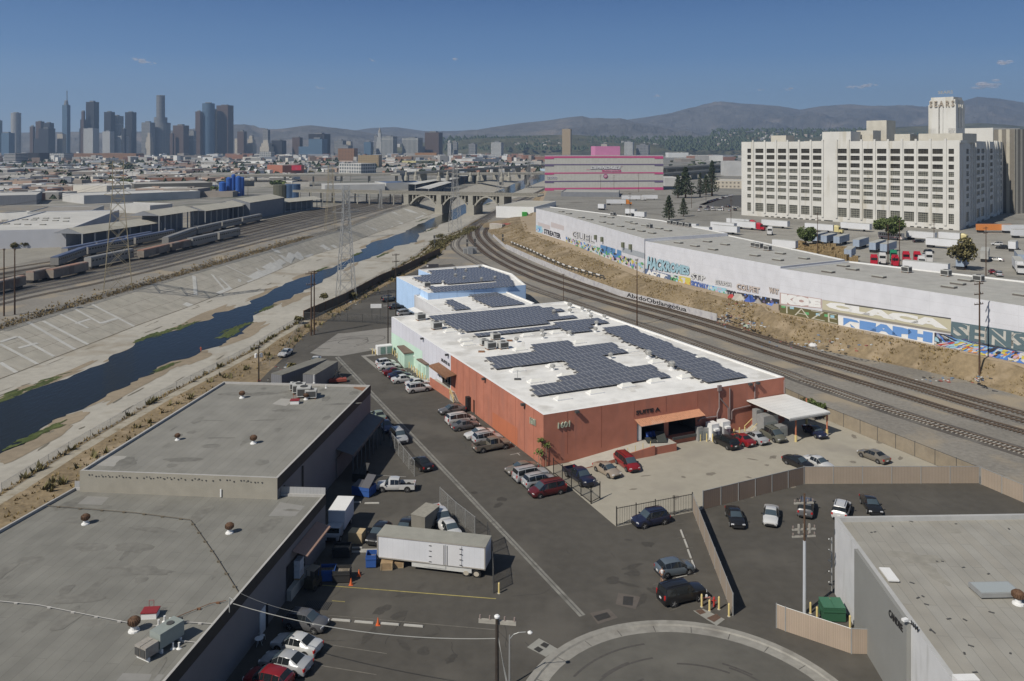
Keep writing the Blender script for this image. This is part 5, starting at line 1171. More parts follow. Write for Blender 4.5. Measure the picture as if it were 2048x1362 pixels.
for c in [
 ('sedan', 'palegreen', 756, 838, A1, 'pale green sedan peeking out behind the side canopy of the grey warehouse'),
 ('sedan', 'blue', 771, 859, A1 + math.pi, 'dark blue sedan in the shade beside the grey warehouse'),
 ('suv', 'silver', 797.5, 881, A1 + math.pi, 'silver wagon nose down the alley next to the blue sedan'),
 ('sedan', 'black', 843, 934, A1 + .1, 'black coupe parked beyond the chain fence in the alley'),
 ('pickup', 'white', 792, 980, math.pi, 'small white pickup next to the blue dumpster', None, 0, '', .9),
 ('pickup', 'white', 879, 1045, R(-66), 'big white crew cab pickup behind the long trailer'),
 ('sedan', 'white', 900, 1068, R(-66), 'white car mostly hidden behind the long trailer roof'),
 ('hatchback', 'black', 758, 1077, R(-104), 'dark hatchback at the left end of the long trailer'),
 ('sedan', 'black', 810, 1066, R(-100), 'black car whose roof just shows above the long trailer'),
 ('hatchback', 'grey', 612, 1255, hz(612, 1256, 180, 32), 'grey hatchback nearest the near building wall, farthest of the front row'),
 ('sedan', 'white', 593, 1301, hz(592, 1303, -185, -42), 'white sedan in the front row between grey and silver cars'),
 ('sedan', 'silver', 571, 1338, hz(570, 1341, -220, -48), 'silver sedan in the front row below the white sedan'),
 ('hatchback', 'red', 537, 1372, hz(537, 1369, -220, -48), 'red hatchback with grey roof cut off by the bottom edge'),
 ('pickup', 'navy', 1158, 961, hz(1158, 962, 165, 118), 'dark blue pickup just inside the black gate'),
 ('sedan', 'tan', 1214, 947, hz(1215, 948, 165, 92), 'champagne sedan in the concrete lot near the ramp'),
 ('minivan', 'red', 1254, 934, hz(1254, 935, 150, 118), 'dark red van next to the ramp in the concrete lot'),
 ('suv', 'black', 1452, 892, hz(1452, 892, -150, -78), 'black crossover at the left end of the row of four by the cabinets'),
 ('sedan', 'red', 1484, 886, hz(1484, 886, -150, -78), 'dark red sedan second in the row of four by the cabinets'),
 ('sedan', 'silver', 1511, 882, hz(1511, 882, -150, -78), 'silver sedan third in the row of four by the cabinets'),
 ('minivan', 'olive', 1545, 877, hz(1546, 877, 150, 78), 'grey green minivan at the right end of the row by the stairs'),
 ('sedan', 'navy', 1630, 870, hz(1632, 870, 110, 62), 'dark blue sedan coming out from under the canopy'),
 ('sedan', 'black', 1597, 933, hz(1600, 934, 150, 60), 'black convertible behind the tan fence'),
 ('sedan', 'white', 1637, 934, hz(1638, 934, 150, 66), 'bright white coupe behind the tan fence'),
 ('sedan', 'taupe', 1747, 919, hz(1748, 919, -130, -52), 'grey brown sedan alone near the right lot fence'),
 ('suv', 'navy', 1301, 1048, hz(1301, 1052, -190, 40), 'dark blue off-roader in front of the black iron fence'),
 ('sedan', 'black', 1470, 1043, hz(1470, 1047, 14, 36), 'black sedan facing the camera, leftmost in the fenced right yard'),
 ('sedan', 'white', 1542, 1040, hz(1542, 1044, -3, 36), 'white sedan with sunroof facing the camera in the right yard'),
 ('suv', 'grey', 1612, 1024, hz(1612, 1024, 4, -30), 'dark crossover behind the white topped utility pole'),
 ('suv', 'white', 1683, 1029, hz(1683, 1029, 10, -28), 'white crossover touching the corner of the right building'),
 ('sedan', 'black', 1742, 1018, hz(1742, 1018, 22, 34), 'black sedan peeking over the back edge of the pale roof'),
 ('hatchback', 'slate', 1349, 1146, hz(1349, 1146, 140, -24), 'blue grey hatchback in the middle of the open asphalt'),
 ('boxy_suv', 'black', 1364, 1200, hz(1364, 1202, 153, -34), 'black off-roader next to the hydrant bollards'),
 ('sedan', 'white', 571, 711, hz(571, 711, -70, 40), 'white sedan at the left kerb of the far alley by the dirt verge'),
 ('sedan', 'white', 631, 727, hz(631, 727, -40, 48), 'white sedan nosed against the rubbish between the grey containers'),
 ('boxy_suv', 'black', 779, 603, a2 + .2, 'black off-roader farthest behind the tall pole by the blue building'),
 ('sedan', 'black', 792, 617, a2 + .2, 'black sedan in the middle by the blue building wall'),
 ('suv', 'silver', 809, 631, a2 + .2, 'silver wagon nearest the camera by the blue building wall'),
]: car(*c)
# upper yard cars (beyond the painted warehouse)
for i, c in enumerate([('sedan', 'white', 1993, 522, 2.4, 'white sedan alone on the upper yard right of the tall pole'), ('suv', 'black', 1858, 507, .5, 'black car upper of the two in the truck yard middle'), ('suv', 'silver', 1855, 514, .5, 'pale car lower of the two in the truck yard middle'), ('sedan', 'red', 1984, 547, 1.2, 'red car at the foot of the tall pole behind the warehouse'), ('suv', 'silver', 1997, 552, 1.2, 'pale van beside the white truck cab behind the warehouse'), ('suv', 'white', 1994, 491, 2.6, 'white pickup parked in the far right row of the upper yard'), ('suv', 'black', 2004, 498, 2.6, 'dark car parked in front of the white pickup far right'), ('sedan', 'black', 1837, 485, 0, 'dark sedan under the UNIVERSAL trailer in the upper yard')]): car(*c, z=PZ)
r = random.Random(21)
for i in range(9): car('sedan', ['black', 'black', 'navy', 'black', 'white', 'black', 'white', 'silver', 'white'][i], 1418 + i * 5.5, 404.5 - i * 1.6, 1.9, 'small car in the slanted row of the dark far lot, %s' % nth(i, 9), 'cars in the slanted row of the far lot', PZ)
for i in range(12): car(r.choice(('sedan', 'suv', 'minivan')), r.choice(('white', 'white', 'silver', 'black')), 1400 + (i % 6) * 14 + r.uniform(-3, 3), 415.5 + (i // 6) * 6 + r.uniform(-1, 1), r.uniform(0, 3), 'vehicle crowded in the pale storage lot, %s row, %s' % ('back' if i < 6 else 'front', nth(i % 6, 6)), 'vehicles crowded in the storage lot', PZ)
for k in list(PROTO): drop(PROTO[k])
# ---------------------------------------------------------------- fences, poles, pylons, yard things
def mesh_mat(name, col, dens):
 """see-through wire mesh: the strands are finer than a pixel, so they cover part of the light"""
 if name in MC: return MC[name]
 m, n, l, b = nt(name); b.inputs['Base Color'].default_value = rgb(col); b.inputs['Roughness'].default_value = .6
 uv = n.new('ShaderNodeUVMap'); mp = n.new('ShaderNodeMapping'); mp.inputs['Rotation'].default_value = (0, 0, R(45)); mp.inputs['Scale'].default_value = (12, 12, 12); l.new(uv.outputs[0], mp.inputs[0])
 br = n.new('ShaderNodeTexBrick'); br.offset = 0; br.inputs['Scale'].default_value = 1; br.inputs['Brick Width'].default_value = 1; br.inputs['Row Height'].default_value = 1; br.inputs['Mortar Size'].default_value = dens; l.new(mp.outputs[0], br.inputs['Vector'])
 l.new(br.outputs['Fac'], b.inputs['Alpha']); MC[name] = m; return m
M_chain = mesh_mat('chain_mesh', (.30, .30, .29), .07)
M_chaind = mesh_mat('dark_mesh', (.05, .05, .05), .11)
def fence(label, pts, h, step, pm, panel, r=.05, name='fence', cat='fence', cap=None, z=0, solid=.04, rail=True, pn='panel'):
 pts = [p if isinstance(p, Vector) else P(p[0], p[1], z) for p in pts]
 t = thing(name, label, cat, tuple(pts[0])); q = resample(pts, step)
 q2 = [pts[0]]
 for a, b in zip(pts[:-1], pts[1:]):
  n = max(1, round((b - a).length / step)); q2 += [a.lerp(b, i / n) for i in range(1, n + 1)]
 if len(q2) > 100:
  mb = MB()
  for p in q2: mb.tube(p, p + V(0, 0, h + .08), r, 6)
  o = local(mb, 'post', pm, t); o['kind'] = 'stuff'
 else:
  for p in q2: mb = MB(); mb.tube(p, p + V(0, 0, h + .08), r, 6); local(mb, 'post', pm, t)
 for a, b in zip(pts[:-1], pts[1:]):
  mb = MB(math.atan2((b - a).y, (b - a).x)); d = (b - a).normalized(); k = V(-d.y, d.x, 0) * solid / 2
  if solid > .01: mb.prism([a - k, b - k, b + k, a + k], a.z + .04, a.z + h - .02, 0, None, True)
  else: mb.face([a + V(0, 0, .04), b + V(0, 0, .04), b + V(0, 0, h), a + V(0, 0, h)])
  local(mb, pn, panel, t)
  if rail: mb = MB(); mb.tube(a + V(0, 0, h), b + V(0, 0, h), r * .6, 5); local(mb, 'rail', pm, t)
 return t
M_fab = grid('tan_fabric', (.24, .20, .155), (.33, .27, .215), .42, 30, .03, .9, (.315, .26, .205))
M_fabd = grid('brown_fabric', (.15, .11, .085), (.215, .165, .13), .35, 30, .03, .9, (.20, .155, .125))
M_iron = flat('black_iron', (.022, .021, .02), .5)
fence('tan fabric fence between the concrete lot and the dark yard, left slanting run', [(1406, 1019), (1608, 968)], 2.35, 3.05, M_steel, M_fabd, .07)
fence('tan fabric fence along the back of the right yard, straight run', [(1608, 967.5), (1958.5, 967)], 2.35, 3.8, M_steel, M_fab, .07)
fence('tan fence running off the right edge beyond the right yard', [(1962, 969), (2048, 1006), (2120, 1036)], 2.35, 3.4, M_steel, M_fab, .07)
fence('long tan fence running from the lot corner down to the hydrant', [(1386, 1024), (1400, 1060), (1466, 1232)], 2.2, 3.0, M_steel, M_fab, .06)
fence('slatted tan wooden fence in front of the green dumpster', [(1553, 1256), (1571, 1263), (1703, 1308), (1741, 1309)], 2.3, 6.5, M_steel, grid('tan_slats', (.22, .18, .14), (.38, .30, .235), .16, 30, .02, .9, (.35, .28, .215)), .06)
def ironfence(label, pts, h=2.2, step=.24, name='iron_fence'):
 pts = [P(*p) for p in pts]; t = thing(name, label, 'fence', tuple(pts[0])); mb = MB()
 for a, b in zip(pts[:-1], pts[1:]):
  n = int((b - a).length / step)
  for i in range(n): p = a.lerp(b, (i + .5) / n); mb.box((p.x, p.y, .1), (.03, .03, h - .15), 0)
 o = local(mb, 'pickets', M_iron, t); o['kind'] = 'stuff'
 for a, b in zip(pts[:-1], pts[1:]):
  for z in (.25, h - .15): mb = MB(); mb.beam(a + V(0, 0, z), b + V(0, 0, z), .05, .06); local(mb, 'rail', M_iron, t)
  n = max(1, round((b - a).length / 2.6))
  for i in range(n + 1): p = a.lerp(b, i / n); mb = MB(); mb.box((p.x, p.y, 0), (.11, .11, h + .1), 0); local(mb, 'post', M_iron, t)
 return t
ironfence('black iron fence behind the dark blue off-roader', [(1233, 1053), (1385, 1023)], 2.35)
ironfence('black iron sliding gate beside the blue pickup', [(1107, 948), (1182, 1008)], 2.2)
ironfence('short black iron gate leaf folded inside the lot entrance', [(1182, 1008), (1200, 998)], 2.2)
fence('chain link fence along the railway beside the canopy lot', [(1571, 800), (1656, 841), (1958, 966)], 2.2, 3.4, M_grm, mat('dusty_tarp', (.26, .22, .165), .9, .15, 1), .06, cap=None)
fence('long low chain fence on top of the right river wall', [V(x + .2, y, 0) for x, y in rb[1:-2]], 1.2, 5.0, M_steel, M_chain, .035, solid=0)
fence('chain fence on the crest of the far river bank', [V(x - .4, y, 0) for x, y in btop[1:-1]], 1.6, 4.5, M_steel, M_chaind, .04, solid=0)
fence('rusty dark retaining fence along the alley towards the blue building', [(607, 641), (690, 604), (760, 565), (800, 548), (880, 508)], 2.6, 4.6, M_rust, grid('dark_planks', (.05, .04, .03), (.105, .082, .06), .35, 30, .03, .9, (.09, .072, .055)), .09)
fence('chain link gate across the far alley with square posts', [(607, 641), (725, 645), (783, 650)], 2.2, 4.5, M_grm, M_chaind, .07, name='gate', cat='gate', solid=0)
fence('chain fence enclosing the truck yard beside the grey warehouse, upper run', [(782, 893), (797, 912), (829, 953)], 2.2, 2.6, M_steel, M_chain, .05, solid=0)
fence('chain fence enclosing the truck yard, run beside the white pickup', [(880, 1009), (912, 1040), (950, 1071)], 2.2, 2.6, M_steel, M_chain, .05, solid=0)
fence('leaning dark chain fence panels at the right end of the long trailer', [(975, 1090), (984, 1130), (987, 1187)], 2.6, 2.2, M_grm, M_chaind, .06, solid=0)
fence('low chain fence at the far left end of the lot dirt by the trailers', [(518, 742), (560, 722), (607, 645)], 1.6, 3.5, M_steel, M_chain, .04, solid=0)
# graffiti covered low wall at the foot of the slope
M_pale = mat('pale_block_wall', (.46, .45, .45), .85, .12, .8, big=.3, col2=(.34, .33, .36), thr=.55)
lw = PP([(986, 473), (1012, 497), (1065, 522), (1140, 554), (1182, 571), (1240, 592.5), (1374, 627), (1434, 642)])
t = thing('graffiti_wall', 'low white block wall by the tracks painted with long looping black letters', 'wall', tuple(lw[0])); mb = MB()
for a, b in zip(lw[:-1], lw[1:]):
 d = (b - a).normalized(); k = V(-d.y, d.x, 0) * .15; h = 1.9 if b.y < 330 else 1.2
 mb.prism([a - k, b - k, b + k, a + k], 0, h)
local(mb, 'wall', M_pale, t)
a, b = lw[5], lw[6]; d = (b - a).normalized(); nrm = V(d.y, -d.x, 0) * .18
if nrm.y > 0: nrm = -nrm
qa, qb = a.lerp(b, .12) + nrm, b + nrm
text_on('AbcdoObtlangotua', [qa + V(0, 0, .1), qb + V(0, 0, .1), qb + V(0, 0, 1.75), qa + V(0, 0, 1.75)], M_blk, 'graffiti_lettering', t, .03, .015)
# wires, poles
def pole(label, x, y, top, arms=(), r=.17, z=0, m=None, group=None, name='utility_pole', pale=None, ins=True, armang=None, trans=0):
 b = P(x, y, z); h = zof(top, b.y) - z; t = thing(name, label, 'utility pole', tuple(b), armang if armang is not None else A2)
 mb = MB(); mb.tube((0, 0, 0), (0, 0, h), r, 10, 0, r * .62); mb.build('pole', m or M_wood, t)
 for i, (dz, ln) in enumerate(arms):
  mb = MB(); mb.beam((-ln / 2, .15, h - dz), (ln / 2, .15, h - dz), .13, .16, 0); mb.build('crossarm', pale or M_wood, t)
  if ins:
   for k in (-.46, -.2, .2, .46): mb = MB(); mb.lathe((ln * k, .15, h - dz + .08), [(.03, 0), (.03, .12), (.08, .14), (.06, .3)], 6); mb.build('insulator', flat('insulator', (.25, .2, .18), .3), t)
 for k in range(trans): mb = MB(); mb.lathe((-.5 + k * 1.0, .3, h - 2.4), [(.24, 0), (.27, .05), (.27, .75), (.1, .85)], 10); mb.build('transformer', M_wht, t)
 t['top'] = h; return t, b, h
M_wood = mat('pole_wood', (.085, .052, .034), .9, .25, 2)
M_woodd = mat('dark_pole_wood', (.04, .032, .026), .9, .25, 2)
M_arm = mat('weathered_arm', (.33, .31, .27), .9, .2, 2)
pole('tall brown pole with four crossarms by the railway at right', 1959, 763, 562, [(.6, 2.6), (2.6, 2.6), (4.6, 2.6)], .19)
pole('slim rusty brown pole behind the white roof beside the tracks', 1274, 651, 518, [(.3, 1.0)], .17)
pole('short brown pole between blue building and tracks', 1127, 601, 548, [(.3, .8)], .1)
pole('dark pole with three crossarms rising from behind the white roof corner', 792, 641, 507, [(.4, 2.0), (2.2, 2.0), (3.9, 2.0)], .17, m=M_woodd)
pole('dark pole with pale twin arms at the end of the lilac wall', 776, 697, 580, [(1.6, 2.4), (3.6, 2.0)], .15, m=M_woodd, pale=M_arm)
pole('left pole of the tall H-frame pair beside the river fence', 622.5, 671, 545, [(.3, 2.8), (3.0, 2.4)], .2)
pole('right pole of the tall H-frame pair beside the river fence', 628.5, 669, 541, [(.3, 2.8)], .2)
pole('pole with two white transformers behind the middle grey roof', 517.5, 768, 691, [(.2, 2.2)], .16, m=M_woodd, pale=M_arm, trans=2)
pole('brown pole pair member nearest the left edge above the river bank', 8, 632, 497, [(.4, .6)], .22)
pole('brown pole pair member second from the left edge above the river bank', 29.5, 629, 497, [(.4, .6)], .22)
tp, pb, ph = pole('tall mast in the right yard with white lower half and pale crossarms', 1609, 1227, 987, [(1.0, 2.0), (3.6, 2.4), (4.3, 2.4)], .14, pale=M_arm, armang=.1)
mb = MB(); mb.tube((0, 0, .0), (0, 0, 7.2), .17, 12, 0, .14); mb.build('sleeve', mat('grey_sleeve', (.44, .46, .49), .6, .1, 1), tp)
mb = MB()
for k in (-.55, 0, .55): mb.box((k, .1, 7.9), (.16, .16, .9), 0)
local_ = mb.build('antenna', M_arm, tp)
zt = 12.8; fb = P(994, 1450); t, fb_, fh = pole('near utility pole with a street lamp arm and pale crossarm at the bottom edge', 994, 1500, 1235, [(.35, 2.9), (.5, 2.9)], .19, pale=M_arm, armang=R(-8), m=M_woodd)
mb = MB(); mb.lathe((0, 0, fh), [(.2, 0), (.22, .12), (.12, .2)], 10); mb.build('cap', M_wht, t)
fp = Vector(fb_); 
t = thing('street_lamp', 'slim grey street lamp with curved arm beside the near utility pole', 'street lamp', tuple(P(1019, 1372)))
lb = P(1019, 1372); lh = zof(1270, lb.y)
mb = MB(); mb.tube((0, 0, 0), (0, 0, lh - .0), .09, 8, 0, .05); mb.build('pole', M_steel, t); mb = MB(); pr = [(0, 0, lh - .35), (.35, -.0, lh + .05), (.8, 0, lh + .22), (1.4, 0, lh + .26)]
for a, b in zip(pr[:-1], pr[1:]): mb.tube(a, b, .035, 6)
mb.build('arm', M_steel, t); mb = MB(); mb.lathe((1.75, 0, lh + .1), [(.03, 0), (.2, .06), (.22, .14), (.06, .26)], 10); mb.build('lamp', M_wht, t)
def wire(label, a, b, sag=.8, r=.022, m=None, n=14, group=None):
 mb = MB(); a = Vector(a); b = Vector(b); pr = a
 for i in range(1, n + 1):
  s = i / n; p = a.lerp(b, s) - V(0, 0, 4 * sag * s * (1 - s)); mb.tube(pr, p, r, 4, 0, None, False); pr = p
 return tag(mb.build('overhead_wire', m or M_wire, None, False, tuple(a)), label, 'cable', group)
M_wire = flat('wire_dark', (.03, .03, .03), .6); M_wirep = flat('wire_pale', (.34, .34, .32), .5)
za = ZA + .7; top = fp + V(0, 0, fh - 1.6)
wire('thick pale twisted cable from the near roof edge to the near utility pole', P(466, 1207, za), P(983, 1281, fh - 1.7) if False else top, .9, .028, M_wirep)
wire('thin grey cable from the near roof edge to the grey hatchback side', P(482, 1187, za), P(600, 1225, 4.4), .2, .015, M_wirep)
for k in range(4): wire('pale guy cable fanning down from the near utility pole, %s of four' % nth(k, 4), top + V(.1, 0, .2 - k * .1), top + V(1.6 + k * .12, -1.5, -7.5), .1, .018, M_wirep, 6, 'pale cables below the near pole')
t = thing('service_mast', 'bent pale conduit mast at the alley edge of the near roof', 'conduit', tuple(P(459, 1218, ZA))); mb = MB(); mb.tube((0, 0, -.3), (0, 0, 1.0), .05, 6); mb.tube((0, 0, 1.0), (.4, -.1, .8), .05, 6); mb.build('mast', M_wirep, t)
# lattice pylons
def pylon(label, x, y, top, w0, w1, m, z=0, arms=(), yaw=A1, r=.09, nb=9):
 b = P(x, y, z); h = zof(top, b.y) - z; t = thing('lattice_pylon', label, 'pylon', tuple(b), yaw); mb = MB()
 def W(zz): s = zz / h; return (w0 + (w1 - w0) * min(1, s / .78)) / 2
 zs = [0]; 
 while zs[-1] < h - .5: zs.append(min(h, zs[-1] + max(1.6, 2.1 * W(zs[-1]) * .95)))
 cs = [(-1, -1), (1, -1), (1, 1), (-1, 1)]
 for sx, sy in cs:
  lg = MB()
  for a, c in zip(zs[:-1], zs[1:]): lg.beam((sx * W(a), sy * W(a), a), (sx * W(c), sy * W(c), c), r * 2, r * 2)
  lg.build('leg', m, t)
 for a, c in zip(zs[:-1], zs[1:]):
  for i in range(4):
   p, q = cs[i], cs[(i + 1) % 4]
   mb.beam((p[0] * W(a), p[1] * W(a), a), (q[0] * W(c), q[1] * W(c), c), r, r); mb.beam((q[0] * W(a), q[1] * W(a), a), (p[0] * W(c), p[1] * W(c), c), r, r)
   mb.beam((p[0] * W(c), p[1] * W(c), c), (q[0] * W(c), q[1] * W(c), c), r, r)
 mb.build('bracing', m, t)
 for dz, ln in arms:
  zz = h - dz; w = W(zz); a_ = MB()
  for s in (-1, 1):
   a_.beam((0, s * w, zz), (0, s * ln / 2, zz + .2), r * 1.6, r * 1.6); a_.beam((w, s * w, zz - .0), (0, s * ln / 2, zz + .2), r, r); a_.beam((-w, s * w, zz), (0, s * ln / 2, zz + .2), r, r); a_.beam((0, s * w, zz + 1.6), (0, s * ln / 2, zz + .2), r, r)
  a_.build('crossarm', m, t)
 mb = MB()
 for sx, sy in cs: f = MB(); f.lathe((sx * W(0), sy * W(0), -1.6 if z < 0 else -.2), [(.75, 0), (.75, 1.7 if z < 0 else .4)], 10); f.build('footing', M_conc, t)
 return b, h
M_py = mat('pylon_steel', (.38, .38, .37), .5, .1, 1, 0, .2); M_pyt = mat('pylon_tan', (.34, .29, .19), .6, .15, 1)
py = []
py.append(pylon('grey lattice pylon standing on the near bank, largest in the middle of the photo', 692, 596, 371, 5.2, 1.9, M_py, 0, [(3.6, 9), (8.2, 8.6)]))
py.append(pylon('tan lattice pylon on the far bank among the yard tracks at left', 236, 589, 322, 8.6, 3.2, M_pyt, -1.6, [(1.2, 10), (6.5, 9), (11, 8)], r=.1))
pylon('thin tan lattice pylon above the far bank left of the grey one', 661, 459, 330, 6, 2.4, M_pyt, 0, [(3, 9), (8, 9)], r=.07)
pylon('pale lattice pylon on the near bank just before the arched bridge', 910, 463, 326, 6, 2.2, M_py, 0, [(4, 9)], r=.09)
pylon('pale lattice pylon behind the arched bridge, left of the banded building', 1001, 402, 322, 6.5, 2.6, M_py, 0, [(4, 10)], r=.1)
pylon('far pale lattice pylon by the left corner of the banded building', 1058, 376, 318, 7, 3, M_py, 0, [(4, 11)], r=.11)
pylon('small grey lattice signal mast at the yard throat before the bridge', 761, 416, 378, 2.4, 1.6, M_py, 0, [], r=.09)
for k, (h0, h1) in enumerate([(31, 30), (31, 30)]):
 a = py[0][0] + V((-1, 1)[k] * 4.4, 0, py[0][1] - 3.4); wire('power line from the grey pylon towards the bridge pylons, %s strand' % ('left', 'right')[k], a, P(910, 463) + V((-1, 1)[k] * 4.4, 0, 33), 5, .03, M_wire, 16)
 a = py[1][0] + V(0, (-1, 1)[k] * 4.4, py[1][1] - 6.4); wire('sagging power line from the tan pylon out of frame left, %s strand' % ('near', 'far')[k], a, P(-300, 640) + V(0, (-1, 1)[k] * 4.4, 30), 4, .03, M_wire, 16)
# long semi trailer
def local_thing(name, label, cat, px, py_, hd, z=0): return thing(name, label, cat, tuple(P(px, py_, z)), hd)
hd = az(760, 1130, 205, 24); p0, p1 = P(757, 1133), P(968, 1158); L = (p1 - p0).length + .3
c = p0.lerp(p1, .5); d = (p1 - p0).normalized(); nn = V(-d.y, d.x, 0); c += nn * 1.25
t = thing('semi_trailer', 'long white drop frame semi trailer with double side doors in the near yard', 'trailer', tuple(c), math.atan2(d.y, d.x)); t.scale = (1, 1, .8)
mb = MB(); mb.box((0, 0, 1.25), (L, 2.5, 3.0), 0, 0); mb.build('box', grid('trailer_panels', (.50, .51, .53), (.60, .61, .64), .62, 9, .02, .6), t)
mb = MB(); mb.box((0, 0, 4.255), (L + .1, 2.6, .09)); mb.build('roof', mat('trailer_roof', (.28, .275, .24), .8, .12, 1), t)
mb = MB(); mb.box((L * .1, 0, .55), (L * .55, 2.44, .7)); mb.box((L * .04, -1.26, .75), (L * .2, .05, .35)); mb.build('belly_box', mat('trailer_skirt', (.52, .52, .50), .7, .1, 2), t)
mb = MB()
for x in (-L / 2 + .05, L / 2 - .05):
 for y in (-1.27, 1.27): mb.box((x, y, 1.2), (.12, .08, 3.1))
mb.box((0, -1.28, 1.22), (L, .06, .14)); mb.box((0, -1.28, 4.15), (L, .06, .14)); mb.build('trim', mat('trailer_trim', (.30, .28, .25), .7, .2, 2), t)
xd = L * .14
for s in (-1, 1):
 mb = MB(); mb.box((xd + s * .92, -1.29, 1.3), (1.75, .06, 2.75)); dr = mb.build('door', mat('trailer_door', (.58, .58, .59), .6, .04, 1), t)
 mb = MB(); mb.box((xd + s * .18, -1.34, 1.35), (.05, .05, 2.6)); mb.build('lock_bar', M_trim, dr)
 for k in range(4): mb = MB(); mb.box((xd + s * 1.72, -1.34, 1.5 + k * .72), (.3, .05, .07)); mb.build('hinge', M_trim, dr)
for x in (L / 2 - 1.0, L / 2 - 2.15):
 for s in (-1, 1):
  mb = MB(); mb.tube((x, s * .85, .5), (x, s * 1.2, .5), .5, 20); w_ = mb.build('wheel', M_tyre, t); mb = MB(); mb.tube((x, s * 1.19, .5), (x, s * 1.24, .5), .3, 14); mb.build('rim', mat('tan_rim', (.42, .38, .31), .6), w_)
# box truck by the near building, small utility trailer, dumpsters, crates, forklift, table...
t = local_thing('box_truck', 'white box truck parked nose to camera against the near building corner', 'truck', 678, 1064, R(-94)); t.scale = (.82,) * 3
mb = MB(); mb.box((-1.2, 0, 1.0), (5.0, 2.4, 2.6)); mb.build('box', mat('truck_box', (.56, .58, .62), .6, .05, 1), t); mb = MB(); mb.box((-1.2, 0, 3.603), (5.1, 2.5, .06)); mb.build('roof', M_wht, t)
mb = MB(); mb.box((2.2, 0, .55), (1.7, 2.1, 1.5)); mb.box((3.3, 0, .55), (.9, 2.0, .75)); mb.build('cab', paint('truckwhite', (.55, .57, .6)), t); mb = MB(); mb.box((3.06, 0, 1.3), (.06, 1.8, .65)); mb.build('windshield', M_glass, t)
mb = MB(); mb.box((3.78, 0, .6), (.05, 1.3, .4)); mb.build('grille', M_trim, t)
for x in (3.0, -2.6):
 for s in (-1, 1): mb = MB(); mb.tube((x, s * .8, .45), (x, s * 1.1, .45), .45, 16); w_ = mb.build('wheel', M_tyre, t); mb = MB(); mb.tube((x, s * 1.09, .45), (x, s * 1.13, .45), .26, 12); mb.build('rim', M_rim, w_)
t = local_thing('utility_trailer', 'small enclosed trailer with brown grey roof behind the long trailer', 'trailer', 851, 1060, R(65)); mb = MB(); mb.box((0, 0, .5), (3.4, 1.9, 1.9)); mb.build('box', mat('tarp_grey', (.20, .19, .165), .8), t); mb = MB(); mb.box((0, 0, 2.403), (3.5, 2.0, .05)); mb.build('roof', mat('tarp_roof', (.29, .275, .235), .9, .15, 2), t)
for s in (-1, 1): mb = MB(); mb.tube((0, s * .8, .35), (0, s * 1.05, .35), .35, 14); mb.build('wheel', M_tyre, t)
def dumpster(label, px, py_, hd, col, lidc=None, open_=False, s=(2.0, 1.6, 1.25), txt=None, z=0):
 t = local_thing('dumpster', label, 'dumpster', px, py_, hd, z); l, w, h = s; mb = MB(); k = .06
 for (x, y, dx, dy) in ((0, -w / 2 + k / 2, l, k), (0, w / 2 - k / 2, l, k), (-l / 2 + k / 2, 0, k, w - 2 * k), (l / 2 - k / 2, 0, k, w - 2 * k)): mb.box((x, y, .12), (dx, dy, h))
 mb.box((0, 0, .12), (l - 2 * k, w - 2 * k, .08)); mb.box((0, 0, .86), (l - .1, w - .1, .14) if not open_ else (l - 2 * k, w - 2 * k, .05), 0, 1); m_ = flat('dumpster_%s' % label.split()[0], col, .6); mb.build('bin', [m_, mat('rubbish', (.22, .19, .15), .9, .5, 4)], t)
 mb = MB(); mb.box((0, -w / 2 - .03, h * .75), (l + .05, .06, .1)); mb.box((0, w / 2 + .03, h * .75), (l + .05, .06, .1)); mb.build('rib', m_, t)
 for sx in (-1, 1): mb = MB(); mb.box((sx * l * .5, 0, h * .6), (.16, .7, .2)); mb.build('lift_pocket', m_, t)
 if lidc:
  for sx in (-1, 1):
   mb = MB(); a, b, c_, d_ = V(sx * l * .01, -w / 2, h + .14), V(sx * l * .5, -w / 2, h + .14), V(sx * l * .5, w / 2, h + .32), V(sx * l * .01, w / 2, h + .32)
   if open_ and sx > 0: c_.z += .9; d_.z += .9
   mb.face([a, b, c_, d_]); mb.face([p - V(0, 0, .05) for p in (d_, c_, b, a)]); mb.build('lid', lidc, t)
 if txt: 
  for i_, ln in enumerate(txt): text_on(ln, [V(-l * .42, -w / 2 - .0, .75 - i_ * .42), V(l * .42 - i_ * .3, -w / 2, .75 - i_ * .42), V(l * .42 - i_ * .3, -w / 2, 1.08 - i_ * .42), V(-l * .42, -w / 2, 1.08 - i_ * .42)], M_wht, 'lettering', t, .07, .01)
 return t
M_lidg = flat('lid_black', (.03, .03, .03), .5)
dumpster('blue open dumpster with rubbish in front of the small white pickup', 728, 988, R(-20), (.03, .09, .30), flat('lid_grey', (.09, .09, .10), .5), True, (2.6, 1.9, 1.15))
dumpster('black dumpster with raised dark lid beside the blue one', 722, 962, R(-15), (.03, .03, .03), M_lidg, True, (2.0, 1.4, 1.1))
dumpster('black dumpster lettered CARDBOARD ONLY in the shade', 684, 1112, R(2), (.018, .018, .018), None, True, (2.0, 1.3, 1.15), ('CARDBOARD', 'ONLY!!'))
dumpster('blue bin with bags beside the forklift, left of the black bin', 655, 1158, R(3), (.02, .05, .20), None, True, (1.7, 1.4, 1.15))
dumpster('black bin full of rubbish right of the blue bin by the traffic cone', 684, 1160, R(3), (.015, .015, .015), None, True, (1.8, 1.4, 1.15))
dumpster('blue wedge shaped bin at the left end of the long trailer', 743, 1131, R(3), (.03, .10, .32), None, True, (1.1, 1.3, 1.3))
dumpster('green lidded dumpster behind the slatted wooden fence', 1664, 1236, R(-3), (.03, .10, .055), flat('lid_green', (.05, .14, .085), .5), False, (2.1, 1.6, 1.3))
